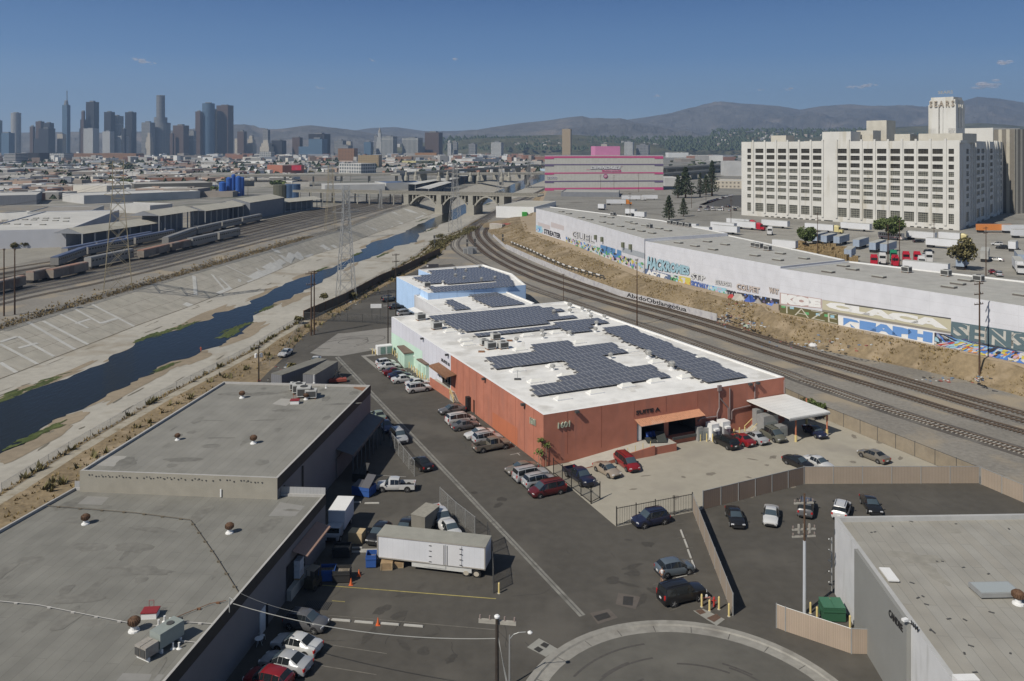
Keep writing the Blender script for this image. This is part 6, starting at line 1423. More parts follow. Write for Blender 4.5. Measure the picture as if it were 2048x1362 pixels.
dumpster('large black open container with slanted lid at the end of the ramp', 1312, 898, A2 - .35, (.02, .02, .018), mat('mesh_lid', (.05, .055, .05), .6), True, (3.0, 1.8, 1.2))
dumpster('blue tote bin on the ramp landing', 1326, 876, A2, (.03, .06, .20), None, True, (1.5, 1.2, 1.1))
for i in range(3):
 t = thing('barrel', 'blue plastic barrel in the dock door, %s of three' % nth(i, 3), 'barrel', tuple(A + u2 * (o1[0] + 2.3 + i * .62) - out_f * .6 + V(0, 0, 1.21)), 0, 'blue barrels in the dock'); mb = MB(); mb.lathe((0, 0, 0), [(.24, 0), (.29, .1), (.29, .45), (.27, .48), (.29, .52), (.29, .85), (.25, .92)], 14); mb.build('drum', flat('barrel_blue', (.03, .08, .32), .4), t); mb = MB(); mb.lathe((0, 0, .921), [(.24, 0), (.2, .02)], 12); mb.build('lid', flat('barrel_lid', (.02, .05, .2), .4), t)
def crate(label, px, py_, s, hd=0, z=0, m=None):
 t = local_thing('wooden_crate', label, 'crate', px, py_, hd, z); mb = MB(); mb.box((0, 0, .1), (s[0], s[1], s[2])); mb.build('box', m or mat('plywood', (.30, .21, .12), .9, .2, 2), t); mb = MB()
 for x in (-s[0] / 2 + .06, s[0] / 2 - .06): mb.box((x, -s[1] / 2 - .025, .1), (.1, .05, s[2])); 
 mb.box((0, 0, 0), (s[0], s[1], .1)); mb.build('batten', mat('batten', (.38, .29, .18), .9, .2, 2), t); return t
crate('open wooden crate under the left end of the long trailer', 774, 1137, (1.3, .9, .7), R(2)); crate('brown plank stack under the long trailer behind the crate', 797, 1133, (1.2, .8, .5), R(2))
crate('large pale wooden crate in the fenced pen left of the dark hatchback', 714, 1083, (1.7, 1.3, 1.2), R(-10), 0, mat('pale_ply', (.48, .37, .22), .9, .1, 2))
t = local_thing('forklift', 'dark forklift standing in the shade left of the blue bin', 'forklift', 626, 1176, R(70)); mb = MB(); mb.box((0, 0, .3), (1.7, 1.1, .6)); mb.box((-.55, 0, .9), (.6, 1.05, .4)); mb.build('body', flat('forklift_dark', (.05, .045, .03), .5), t); mb = MB()
for x in (-.6, .5):
 for y in (-.48, .48): mb.beam((x, y, .9), (x * .8, y, 2.1), .07, .07)
mb.build('cage', M_grm, t); mb = MB(); mb.box((-.05, 0, 2.1), (1.2, 1.1, .07)); mb.build('roof', mat('forklift_roof', (.26, .22, .17), .7), t); mb = MB(); mb.beam((.95, -.3, .1), (.95, -.3, 2.3), .09, .12); mb.beam((.95, .3, .1), (.95, .3, 2.3), .09, .12); mb.build('mast', M_grm, t)
for x in (-.5, .55):
 for y in (-.55, .55): mb = MB(); mb.tube((x, y - .08, .25), (x, y + .08, .25), .25, 12); mb.build('wheel', M_tyre, t)
t = thing('wrapped_pallet', 'tall pallet of white wrapped goods in the near loading door', 'pallet', tuple(AW((lo_ + hi_) / 2, 1.15, .2)), math.atan2(an.y, an.x)); mb = MB(); mb.box((0, 0, 0), (1.0, 1.2, .14)); mb.build('pallet', mat('plywood', (.30, .21, .12)), t); mb = MB()
for i in range(7): mb.box((0, 0, .14 + i * .26), (1.0 - .03 * (i % 2), 1.15 - .04 * (i % 2), .25))
mb.build('goods', mat('shrink_wrap', (.55, .57, .60), .4, .2, 4), t)
def cone(label, px, py_, z=0):
 t = local_thing('traffic_cone', label, 'traffic cone', px, py_, 0, z); mb = MB(); mb.lathe((0, 0, .04), [(.17, 0), (.03, .68)], 12); mb.build('cone', flat('cone_orange', (.62, .13, .04), .5), t); mb = MB(); mb.lathe((0, 0, .3), [(.113, 0), (.072, .2)], 12); mb.build('band', M_wht, t); mb = MB(); mb.box((0, 0, 0), (.42, .42, .04)); mb.build('foot', flat('cone_orange', (.62, .13, .04), .5), t)
cone('orange traffic cone by the black rubbish bin, upper of the pair', 718, 1152); cone('orange traffic cone at the left end of the yellow line', 702, 1170); cone('lone orange traffic cone among the white wheel stops', 756, 1250)
ws = [(682, 1242), (728, 1246), (779, 1249.5), (827, 1253)]
ws2 = [(707, 1006), (744, 1007.5), (717, 1105), (708, 1097), (738, 1101)]
ws3 = [(1364.5, 1069), (1372, 1088), (1379, 1109), (1387, 1131), (1405, 1181)]
def stop(label, px, py_, hd, grp): t = local_thing('wheel_stop', label, 'wheel stop', px, py_, hd); mb = MB(); mb.prism([(-.95, -.11), (.95, -.11), (.95, .11), (-.95, .11)], .03, .12, 0); mb.box((0, 0, .12), (1.8, .15, .05)); mb.build('block', mat('stop_concrete', (.42, .41, .38), .9, .1, 2), t); t['group'] = grp
for i, (x, y) in enumerate(ws): stop('white wheel stop in the row by the lone traffic cone, %s' % nth(i, 4), x, y, az(x, y, 45, 3.6), 'wheel stops by the traffic cone')
for i, (x, y) in enumerate(ws2): stop(['pale wheel stop left of the pair above the box truck', 'pale wheel stop right of the pair above the box truck', 'concrete block lying below the pen, long one', 'concrete block lying below the pen, upper left', 'concrete block at the foot of the dark hatchback'][i], x, y, R(2), 'loose wheel stops')
for i, (x, y) in enumerate(ws3): stop('white wheel stop in the slanted line before the tan fence, %s from the far end' % (('first', 'second', 'third', 'fourth', 'last')[i]), x, y, az(x, y, 10, 26), 'wheel stops before the tan fence')
t = local_thing('fire_hydrant', 'red and orange hydrant standing between the yellow bollards', 'fire hydrant', 1428, 1213, 0); mb = MB(); mb.lathe((0, 0, 0), [(.12, 0), (.1, .1), (.1, .75), (.13, .78), (.09, .95)], 10); mb.build('body', flat('hydrant_red', (.40, .04, .03), .5), t); mb = MB(); mb.tube((-.22, 0, .6), (.22, 0, .6), .06, 8); mb.build('outlet', flat('hydrant_red', (.40, .04, .03)), t)
t = local_thing('backflow_pipe', 'pink and white U-shaped valve pipe beside the hydrant', 'pipe', 1413, 1210, .2); mb = MB(); mb.tube((-.4, 0, 0), (-.4, 0, .75), .06, 8); mb.tube((.4, 0, 0), (.4, 0, .75), .06, 8); mb.tube((-.4, 0, .75), (.4, 0, .75), .07, 8); mb.build('pipe', flat('valve_pink', (.42, .20, .16), .6), t); mb = MB(); mb.box((0, 0, .83), (.16, .16, .2)); mb.build('valve', M_wht, t)
def vault(label, quad, inner, m1, m2):
 q = PP(quad); t = thing('utility_vault', label, 'manhole cover', tuple(q[0])); mb = MB(); mb.face(up([p + V(0, 0, .03) for p in q])); local(mb, 'apron', m1, t)
 for k in inner: mb = MB(); mb.face(up([p + V(0, 0, .045) for p in PP(k)])); local(mb, 'lid', m2, t)
M_lid = mat('vault_lid', (.04, .038, .036), .8, .2, 4); M_lidr = mat('rust_lid', (.12, .075, .055), .8, .2, 4)
M_ap = mat('vault_apron', (.115, .10, .088), .9, .15, 1.5)
vault('dark square vault lid in a brown patch, right one above the turning circle', [(1237, 1186), (1281, 1194), (1271, 1219), (1231, 1209)], [[(1247, 1193), (1267, 1194.5), (1265, 1212), (1245.5, 1210)]], M_ap, M_lid)
vault('dark vault lid left and lower of the pair above the turning circle', [(1180, 1227), (1218, 1218), (1236, 1236), (1196, 1249)], [[(1187, 1233), (1214, 1225), (1222, 1235), (1196, 1243)]], M_ap, M_lid)
vault('pale concrete vault pad with two dark lids left of the turning circle', [(1054, 1295), (1078, 1277), (1115, 1298), (1092, 1314.5)], [[(1067, 1299), (1076, 1293.5), (1087, 1300), (1078, 1306)], [(1080, 1291), (1088, 1285), (1099, 1290), (1092, 1297)]], mat('pale_pad', (.27, .265, .24), .9, .1, 1), M_lid)
vault('long pale vault pad with rusty lids by the hydrant', [(1386, 1222), (1406, 1218), (1450, 1239), (1433, 1252)], [[(1390, 1222), (1404, 1219), (1412, 1226), (1400, 1230)], [(1413, 1237), (1433, 1228), (1442, 1236), (1428, 1245)]], mat('pale_pad', (.27, .265, .24), .9, .1, 1), M_lidr)
t = local_thing('drain_grate', 'dark drain grate in the shaded dock in front of the near building', 'drain grate', 635, 1211, R(-8)); mb = MB(); mb.box((0, 0, .02), (2.6, 1.4, .02)); mb.build('frame', M_lid, t); mb = MB()
for i in range(14): mb.box((-1.2 + i * .185, 0, .045), (.06, 1.3, .02))
mb.build('bars', M_grm, t)
# white garden chair and round table, sign board
t = local_thing('garden_table', 'small round white garden table by the near building wall', 'table', 518, 1291, 0); mb = MB(); mb.lathe((0, 0, .66), [(.4, 0), (.4, .03)], 16); mb.build('tabletop', M_wht, t)
for k in range(3): mb = MB(); mb.tube((.1 * math.cos(k * 2.1), .1 * math.sin(k * 2.1), .66), (.3 * math.cos(k * 2.1), .3 * math.sin(k * 2.1), 0), .02, 5); mb.build('leg', M_wht, t)
t = local_thing('garden_chair', 'white round backed garden chair behind the small white table', 'chair', 525, 1280, 1.0); mb = MB(); mb.lathe((0, 0, .42), [(.22, 0), (.22, .03)], 12); mb.build('seat', M_wht, t); mb = MB()
for i in range(9): a_ = -1.2 + i * .3; b2_ = a_ + .3; mb.tube((-.22, .24 * math.sin(a_), .55 + .3 * math.cos(a_)), (-.22, .24 * math.sin(b2_), .55 + .3 * math.cos(b2_)), .02, 5)
mb.build('backrest', M_wht, t)
for k in range(4): mb = MB(); mb.tube((.16 * (1, 1, -1, -1)[k], .16 * (1, -1, 1, -1)[k], .42), (.19 * (1, 1, -1, -1)[k], .19 * (1, -1, 1, -1)[k], 0), .015, 5); mb.build('leg', M_wht, t)
t = local_thing('sign', 'pale sign board on two posts behind the far alley gate', 'sign', 752, 640, R(5)); mb = MB(); mb.box((0, 0, 3.2), (2.9, .08, 1.1)); mb.build('board', M_wht, t)
for s in (-1, 1): mb = MB(); mb.tube((s * 1.1, .06, 0), (s * 1.1, .06, 3.2), .07, 6); mb.build('post', M_grm, t)
t = local_thing('banner', 'small dark banner with white lettering left of the blue building', 'banner', 865, 537, R(8)); mb = MB(); mb.box((0, 0, .4), (4.6, .06, 1.3)); mb.build('cloth', flat('banner_dark', (.06, .06, .07)), t); text_on('Blueline', [V(-1.4, 0, .7), V(2.0, 0, .7), V(2.0, 0, 1.3), V(-1.4, 0, 1.3)], M_wht, 'lettering', t, .06, .02)
mb = MB(); mb.box((-1.9, -.05, .65), (.6, .05, .7)); mb.build('emblem', M_wht, t)
# grey containers behind the middle roof
for lab, px, py_, L_, W_, hh, hd in (('weathered grey container leaning towards the rubbish heap, left of two', 600, 765, 13, 2.6, 3.0, R(63)), ('weathered grey container with plain roof, right of two', 642, 768, 10, 2.5, 3.0, R(77))):
 t = local_thing('container', lab, 'container', px, py_, hd); mb = MB(); mb.box((0, 0, .2), (L_, W_, hh)); mb.build('box', grid('grey_container', (.10, .10, .11), (.17, .175, .19), .5, 20, .04, .7), t); mb = MB(); mb.box((0, 0, hh + .203), (L_ + .05, W_ + .05, .05)); mb.build('roof', mat('cont_roof', (.165, .16, .14), .9, .2, 1.2), t)
t = local_thing('scrap_lift', 'reddish scissor lift and scrap behind the middle grey roof', 'machine', 675, 765, .3); mb = MB(); mb.box((0, 0, .3), (3.4, 1.4, .5)); mb.build('deck', flat('lift_red', (.28, .07, .05), .6), t); mb = MB(); mb.beam((-1, 0, .8), (.8, 0, 3.2), .15, .15); mb.beam((1, .2, .8), (-.6, .2, 2.6), .12, .12); mb.build('arm', M_grm, t)
# the runner on the river bed
def person(label, loc, hd, shirt, legs, s=1.0):
 t = thing('person', label, 'person', tuple(loc), hd)
 J = {0: (0, 0, .93, .13, .12), 1: (.02, 0, 1.15, .12, .14), 2: (.05, 0, 1.40, .13, .17), 3: (.08, 0, 1.52, .06, .06), 4: (.11, 0, 1.66, .10, .09),
         5: (.0, .10, .90, .10, .10), 6: (.26, .11, .62, .07, .07), 7: (.08, .11, .22, .045, .045), 8: (.20, .11, .05, .04, .03), 9: (.0, -.10, .90, .10, .10), 10: (-.08, -.11, .50, .07, .07), 11: (-.40, -.11, .32, .045, .045), 12: (-.46, -.11, .20, .04, .03),
         13: (.05, .20, 1.40, .06, .06), 14: (-.14, .26, 1.16, .045, .045), 15: (.06, .24, 1.02, .035, .035), 16: (.05, -.20, 1.40, .06, .06), 17: (.16, -.26, 1.14, .045, .045), 18: (.34, -.22, 1.26, .035, .035)}
 E = [(0, 1), (1, 2), (2, 3), (3, 4), (0, 5), (5, 6), (6, 7), (7, 8), (0, 9), (9, 10), (10, 11), (11, 12), (2, 13), (13, 14), (14, 15), (2, 16), (16, 17), (17, 18)]
 me = bpy.data.meshes.new('body'); me.from_pydata([J[i][:3] for i in range(19)], E, []); o = bpy.data.objects.new('body', me); COL.objects.link(o); o.parent = t
 sk = o.modifiers.new('s', 'SKIN'); o.modifiers.new('u', 'SUBSURF').levels = 1
 sv = me.skin_vertices[0] if me.skin_vertices else None
 if sv is None:
  try: me.skin_vertices.new()
  except Exception: pass
  sv = me.skin_vertices[0] if me.skin_vertices else None
 if sv:
  for i in range(19): sv.data[i].radius = (J[i][3], J[i][4])
  sv.data[0].use_root = True
 me.materials.append(flat('skin', (.30, .17, .11), .6))
 mb = MB(); mb.lathe((.05, 0, 1.12), [(.15, 0), (.19, .18), (.17, .32), (.07, .38)], 12); mb.build('shirt', shirt, t, True)
 mb = MB(); mb.tube((0, .09, .98), (.17, .115, .70), .13, 8, 0, .10); mb.tube((0, -.09, .98), (-.05, -.115, .62), .13, 8, 0, .10); mb.build('shorts', legs, t)
 mb = MB(); mb.ball((.10, 0, 1.70), .115, 10); mb.build('hair', flat('hair', (.03, .02, .015)), t)
 return t
rp = P(402, 706, RZ); person('runner in red shirt on the pale river bed at the water edge', rp, R(250), flat('shirt_red', (.45, .08, .05)), flat('shorts_red', (.35, .05, .04)))
pp2 = P(1324, 1168); person('person in white bending behind the blue grey hatchback', pp2, 1.2, flat('shirt_white', (.6, .6, .6)), flat('shorts_dark', (.05, .05, .06)))
# ---------------------------------------------------------------- railway tracks
M_rail = flat('rail_steel', (.20, .155, .12), .4, .5)
M_tie = mat('wood_sleeper', (.105, .08, .06), .9, .3, 2)
M_tiec = mat('concrete_sleeper', (.36, .34, .30), .9, .1, 2)
def track(label, line, z=.06, tie=M_tie, near=480, step=.62, w=2.5):
 line = resample(line, 1.5); t = thing('railway_track', label, 'railway track', tuple(line[0])); mb = MB(); d = 0
 pts = resample(line, step)
 for i in range(1, len(pts)):
  if pts[i].y > near or pts[i].x > 130: continue
  a = pts[i] - pts[i - 1]; mb.box((pts[i].x, pts[i].y, z), (.25, w, .1), math.atan2(a.y, a.x))
 if mb.f: o = local(mb, 'sleepers', tie, t); o['kind'] = 'stuff'
 for s in (-1, 1):
  mb = MB(); ribbon(mb, line, .16, z + .24, 0, s * .75)
  for k in (-.08, .08):
   L_ = []
   for i in range(len(line)):
    dd = (line[min(len(line) - 1, i + 1)] - line[max(0, i - 1)]); dd.z = 0; dd.normalize(); sd_ = V(dd.y, -dd.x, 0); L_.append(line[i] + sd_ * (s * .75 + k))
   for a, b in zip(L_[:-1], L_[1:]): mb.face([a + V(0, 0, z + .08), b + V(0, 0, z + .08), b + V(0, 0, z + .24), a + V(0, 0, z + .24)])
  local(mb, 'rail', M_rail, t)
track('railway track with pale concrete sleepers nearest the white roofed warehouse', R1, .05, M_tiec)
track('middle railway track left member of the main pair', R2); track('middle railway track right member of the main pair', R3); track('faint outer railway track at the foot of the dirt slope', R4)
YT = [[(-150, 655), (0, 607), (250, 557), (500, 490), (640, 455), (760, 420), (830, 402)], [(-150, 642), (0, 598), (250, 548), (500, 482.5), (640, 448), (760, 416), (835, 399)], [(-150, 630), (0, 590), (250, 541), (500, 477), (640, 442), (760, 413), (838, 397)], [(-150, 620), (0, 583.5), (250, 535), (500, 471), (640, 437), (760, 409.5), (835, 395)], [(-150, 610), (0, 576), (250, 528), (500, 465), (640, 431), (760, 406), (835, 393)]]
g = MB(); ribbon(g, [p for p in PP([(-150, 610), (0, 577), (250, 528), (500, 468), (640, 436), (760, 408), (850, 388)])], 46, .012, 0, -6); struct(g, 'yard_ballast', mat('yard_ballast', (.12, .108, .092), .95, .3, 1, .3, big=.08, col2=(.175, .16, .135), thr=.53))
M_railp = flat('yard_rail', (.42, .39, .35), .4, .4)
sv_ = M_rail
for i, y in enumerate(YT):
 M_rail = M_railp if i in (1, 2, 3) else sv_
 track('yard track %s counted from the river' % ('one two three four five'.split()[i]), smooth_line(PP(y), 2), .03, M_tie, 0)
for i in range(4): track('back yard track %s under the trains' % ('one two three four'.split()[i]), PP([(-150, 598 - i * 12), (0, 567 - i * 9), (250, 519 - i * 6), (500, 459 - i * 4), (640, 428 - i * 3), (800, 396 - i * 2)]), .03, M_tie, 0)
M_rail = sv_
sheet('yard_paving', PP([(-200, 560), (0, 536), (166, 500), (400, 452), (640, 410), (640, 404), (400, 440), (166, 485), (-200, 520)]), .03, mat('yard_paving', (.27, .255, .22), .9, .12, .3))
# ---------------------------------------------------------------- trains
M_ss = grid('stainless_car', (.13, .125, .115), (.27, .26, .24), 30, .42, .03, .45)
def railcar(kind, label, x0, y0, x1, y1, grp):
 a, b = P(x0, y0), P(x1, y1); L = (b - a).length - .6; c = a.lerp(b, .5); d = (b - a).normalized()
 t = thing('passenger_car' if kind != 'box' else 'boxcar', label, 'train car', tuple(c), math.atan2(d.y, d.x)); t['group'] = grp
 h = {'pass': 4.7, 'blue': 4.4, 'box': 4.2}[kind]; w = 3.0; mb = MB()
 body = {'pass': M_ss, 'blue': M_ss, 'box': mat('boxcar_side', (.23, .20, .17), .8, .2, .8, col2=(.14, .10, .08), thr=.55)}[kind]
 mb.prism([(-L / 2, -w / 2), (L / 2, -w / 2), (L / 2, w / 2), (-L / 2, w / 2)], 1.0, h - .5, 0, None, True); mb.build('body', body, t)
 mb = MB(); pr = [(-w / 2, h - .5), (-w / 2 * .8, h - .12), (0, h), (w / 2 * .8, h - .12), (w / 2, h - .5)]
 for (p, q), (r_, s) in zip(pr[:-1], pr[1:]): mb.face([(-L / 2, p, q), (L / 2, p, q), (L / 2, r_, s), (-L / 2, r_, s)][::-1])
 for sx in (-1, 1): mb.face([(sx * L / 2, p, q) for p, q in pr][::sx])
 mb.build('roof', {'pass': mat('car_roof', (.24, .24, .235), .6, .1, 1), 'blue': mat('blue_car_roof', (.11, .135, .21), .5, .15, 1), 'box': mat('rust_roof', (.30, .175, .13), .9, .2, 1, col2=(.26, .23, .2), thr=.5)}[kind], t)
 if kind != 'box':
  n = int(L / 2.0)
  for zz in ((2.9,) if kind == 'pass' else (2.7,)):
   for s in (-1,):
    mb = MB()
    for i in range(n): mb.box((-L / 2 + 1.2 + i * (L - 2.4) / (n - 1), s * (w / 2 + .01), zz), (1.2, .04, .62))
    local_each_simple = mb.build('window_band', flat('train_glass', (.03, .035, .04), .2), t); local_each_simple['kind'] = 'stuff'
 else:
  mb = MB(); mb.box((0, -w / 2 - .03, 1.1), (2.6, .05, 2.7)); mb.build('door', mat('boxcar_door', (.17, .14, .12), .8, .2, 2), t)
 for s in (-1, 1): mb = MB(); mb.box((s * L * .36, 0, .3), (2.8, 2.3, .75)); mb.build('bogie', M_trim, t)
r = random.Random(2)
G1, G2 = 'silver passenger cars in the yard', 'weathered boxcars in the yard'
for i, (k, a, b, c, d) in enumerate([('pass', 273, 494, 388, 472), ('pass', 390, 472, 438, 460), ('pass', 440, 459.5, 479, 451), ('pass', 481, 450.6, 520, 442), ('pass', 379, 496, 430, 484), ('pass', 433, 483, 476, 473), ('pass', 174, 539, 262, 519), ('blue', 64, 536, 166, 514), ('blue', 169, 513, 262, 493), ('blue', 265, 492, 345, 475), ('blue', 128, 516, 186, 504), ('blue', 188, 503.5, 246, 491), ('blue', 248, 490.5, 300, 480)]):
 if (c - a) > 100: a = c - 58
 railcar(k, ('silver passenger car' if k == 'pass' else 'blue roofed passenger car') + ', ' + ['left end of the far silver string', 'second of the far silver string', 'third of the far silver string', 'right end of the far silver string', 'left one of the near pair behind the boxcars', 'right one of the near pair', 'alone behind the tan pylon', 'left end of the blue string', 'middle of the blue string', 'right end of the blue string', 'first in the farthest blue row', 'second in the farthest blue row', 'third in the farthest blue row'][i], a, b, c, d, G1)
for i, (a, b, c, d) in enumerate([(-40, 596, 45, 575), (58, 567, 97, 558), (98, 562, 171, 545), (280, 520, 334, 506), (337, 505.6, 377, 496)]): railcar('box', 'weathered rusty roofed boxcar, %s' % ['leftmost, cut by the frame edge', 'short one second from the left', 'third, with pale graffiti end', 'fourth, right of the tan pylon', 'rightmost, coupled to a silver car'][i], a, b, c, d, G2)
# ---------------------------------------------------------------- sheds and halls of the yard
M_shed = mat('shed_roof', (.42, .40, .34), .8, .1, .3, big=.03); M_shw = grid('shed_wall', (.16, .165, .175), (.215, .225, .245), 1.2, 30, .08, .8)
def shed(label, e0, e1, ze, zr_, wd, open_=True, posts=8, name='shed', rm=None, wm=None):
 """gabled shed; e0-e1 near eave in pixels at height ze"""
 a, b = g0(P(*e0, ze)), g0(P(*e1, ze)); d = (b - a).normalized(); n = V(-d.y, d.x, 0); n = n if n.y > 0 else -n; n = n * wd
 t = thing(name, label, 'shed' if open_ else 'building', tuple(a)); mb = MB(math.atan2(d.y, d.x)); E, Z = V(0, 0, ze), V(0, 0, zr_)
 mb.face([a + E, b + E, b + n * .5 + Z, a + n * .5 + Z]); mb.face([b + n + E, a + n + E, a + n * .5 + Z, b + n * .5 + Z]); local(mb, 'roof', rm or M_shed, t)
 mb = MB()
 for p in (a, b): mb.face([p + E, p + n + E, p + n * .5 + Z - V(0, 0, .1)])
 k = n * .55 if open_ else n * .02
 mb.face([a + k, b + k, b + k + V(0, 0, ze if not open_ else zr_ - .3), a + k + V(0, 0, ze if not open_ else zr_ - .3)])
 if not open_:
  for p in (a, b): mb.face([p, p + n, p + n + E, p + E])
 mb.prism([a + n * .1, b + n * .1, b + n * .55, a + n * .55], 0, 1.2 if open_ else .2); local(mb, 'wall', wm or M_shw, t)
 if open_:
  for i in range(posts): p = a.lerp(b, (i + .02) / (posts - .96)) + n * .03; mb = MB(); mb.box((p.x, p.y, 0), (.5, .5, ze - .05), 0); local(mb, 'post', M_steel, t)
 return t
shed('front open platform shed with pale gabled roof and white posts', (166, 468), (324, 445), 7, 9.5, 16)
shed('second open yard shed with tall back wall', (320, 432), (398, 420.5), 11, 13.5, 18)
shed('third open yard shed with pale roof', (412, 422), (488, 411.5), 10, 12.5, 18)
shed('fourth open yard shed left of the closed hall', (478, 411), (560, 395.5), 10, 12.5, 18)
shed('closed grey yard hall right of the open sheds', (500, 405.5), (569, 395), 11, 13.5, 20, False)
shed('last low yard shed ending before the bridge', (571, 405), (645, 398), 7.5, 9.5, 16)
BR = mat('pale_roof', (.50, .49, .46), .85, .12, .1, big=.02); BW = mat('pale_wall', (.48, .48, .47), .85, .1, .1)
def block(label, x0, y0, x1, y1, dep, h, wm=None, rm=None, z=0, cat='building', name='building', group=None, par=.5, parts=True):
 a, b = P(x0, y0, z), P(x1, y1, z); d = (b - a).normalized(); n = V(-d.y, d.x, 0); n = n if n.y > 0 else -n
 pts = up([g0(a), g0(b), g0(b) + n * dep, g0(a) + n * dep]); ang = math.atan2(d.y, d.x)
 if parts: t, _ = simple_building(name, label, cat, pts, z + h, wm or BW, rm or BR, wm or BW, par, ang, z, .4)
 else:
  mb = MB(ang); mb.prism([p - pts[0] for p in pts], 0, h, 0, 1); t = mb.build(name, [wm or BW, rm or BR]); t.location = pts[0] + V(0, 0, z); tag(t, label, cat)
 if group: t['group'] = group
 return t
block('long white warehouse wall with many roof vents behind the yard at left', -60, 500, 139, 494, 120, 8.5, mat('bluish_white', (.46, .47, .50), .85, .06, .2))
block('grey hall with dark door at the left edge beyond the white warehouse', -40, 412, 73, 409, 60, 8, M_shw)
block('white gabled hall in the middle left distance', 168, 408, 400, 397, 50, 7)
block('dark open sided hall left of the blue silos', 268, 388, 425, 384, 60, 10, mat('dark_hall', (.15, .145, .13), .9, .1, .2), mat('hall_roof', (.40, .385, .35), .85, .1, .1))
block('brown roofed low hall behind the white warehouse', 55, 443, 180, 440, 50, 6, None, mat('brown_hall_roof', (.27, .25, .22), .9, .15, .1))
t = thing('silo_group', 'cluster of tall blue silos in the middle left distance', 'silos', tuple(P(463, 393)))
for x, y, rr, hh, c in [(445, 393, 3.2, 13, 0), (458, 392, 2.8, 17, 0), (467, 391, 2.0, 19.5, 0), (477, 392, 2.8, 18, 0), (484, 391, 2.2, 17, 0)]:
 p = P(x, y); mb = MB(); mb.lathe(tuple(p), [(rr, 0), (rr, hh), (rr * .4, hh + 1.2)], 14); local(mb, 'silo', mat('silo_blue', (.03, .10, .36), .5, .1, .5), t)
mb = MB(); q = P(463, 392); mb.box((q.x, q.y - 3, 3), (18, 1, .8)); local(mb, 'walkway', M_steel, t)
t = thing('storage_tank_group', 'olive and dull blue round tanks just left of the bridge approach', 'tanks', tuple(P(575, 396)))
for x, rr, hh, m_ in [(562, 7, 12, mat('tank_olive', (.10, .10, .075), .8, .1, .3)), (580, 4.5, 12.5, mat('tank_blue', (.045, .085, .16), .6, .1, .3)), (591, 4.5, 12.5, mat('tank_blue', (0, 0, 0)))]:
 p = P(x, 396); mb = MB(); mb.lathe(tuple(p), [(rr, 0), (rr, hh), (rr * .9, hh + .4)], 16); local(mb, 'tank', m_, t)
# ---------------------------------------------------------------- painted white warehouse (three joined sections)
M_ww = grid('white_ribbed_wall', (.50, .50, .52), (.60, .605, .64), 9, 2.2, .05, .8)
M_wr = grid('weathered_roof', (.30, .295, .27), (.385, .38, .35), 14, 2.0, .07, .9, (.37, .36, .335), .1, .4, .1)
W0, W1, W2, W3, W4, W5 = [g0(P(x, y, PZ)) for x, y in [(1071.8, 463.5), (1131.7, 483.3), (1288.6, 546.9), (1561, 614.9), (1560, 625), (2048, 728)]]
W6 = W5 + (W5 - W4) * .6
s1, _ = simple_building('painted_warehouse', 'white warehouse section with graffiti base, farthest of the three joined above the tracks', 'warehouse', [W0, W1, W2, g0(P(1455, 466, 15.6)), g0(P(1322, 440, 15.6)), g0(P(1100, 413, 15.6))], 15.6, M_ww, M_wr, M_wht, .35, R(125), PZ)
s2, _ = simple_building('painted_warehouse', 'white warehouse section with pale blue lettering, middle of the three joined above the tracks', 'warehouse', [W2 + V(.3, -.1, 0), W3, g0(P(1690, 519, 14.8)), g0(P(1455, 469.5, 14.8))], 14.8, M_ww, M_wr, M_wht, .35, R(125), PZ)
s3, _ = simple_building('painted_warehouse', 'white warehouse section with big REAPH and SENSE letters, nearest of the three', 'warehouse', [W4, W5, W6, W6 + V(24, 30, 0), g0(P(2039, 561, 15.2)), g0(P(1698, 522, 15.2))], 15.2, M_ww, M_wr, M_wht, .35, R(125), PZ)
PAL = [flat('g%d' % i, c, .8) for i, c in enumerate([(.55, .55, .55), (.04, .04, .05), (.08, .20, .55), (.45, .06, .06), (.55, .48, .10), (.12, .35, .15), (.30, .50, .60), (.50, .35, .45), (.14, .12, .22), (.55, .25, .08)])]
def gq(root, q, m, A_, B_, off): 
 w = wq([q[3], q[2], q[1], q[0]], A_, B_); n = (w[1] - w[0]).cross(w[3] - w[0]).normalized() * off; mb = MB(); mb.face([p + n for p in w]); local(mb, 'painted_panel', m, root)
def gt(root, s, q, m, A_, B_, off=.06, bold=.03): text_on(s, wq([q[3], q[2], q[1], q[0]], A_, B_), m, 'graffiti_lettering', root, off, bold)
def wild(root, q, A_, B_, n, pal, seed, off=.035):
 w = wq([q[3], q[2], q[1], q[0]], A_, B_); nn = (w[1] - w[0]).cross(w[3] - w[0]).normalized(); rr = random.Random(seed); mb = MB()
 def at(u, v): u = min(1, max(0, u)); v = min(1, max(0, v)); return w[0].lerp(w[1], u).lerp(w[3].lerp(w[2], u), v)
 mb.face([at(0, 0) + nn * off, at(1, 0) + nn * off, at(1, 1) + nn * off, at(0, 1) + nn * off], pal[0])
 for i in range(n):
  u, v = rr.random(), rr.random(); k = rr.randint(4, 7); a0 = rr.uniform(0, 6); su = rr.uniform(.5, 1.7) / n ** .5 * .5 * max(.3, (w[3] - w[0]).length / (w[1] - w[0]).length * 3); sv = rr.uniform(.12, .32)
  mb.face([at(u + su * math.cos(a0 + 6.283 * j / k) * rr.uniform(.5, 1.2), v + sv * math.sin(a0 + 6.283 * j / k) * rr.uniform(.5, 1.2)) + nn * (off + .004 + i * .0008) for j in range(k)][::1], rr.choice(pal))
 local(mb, 'graffiti', PAL, root)
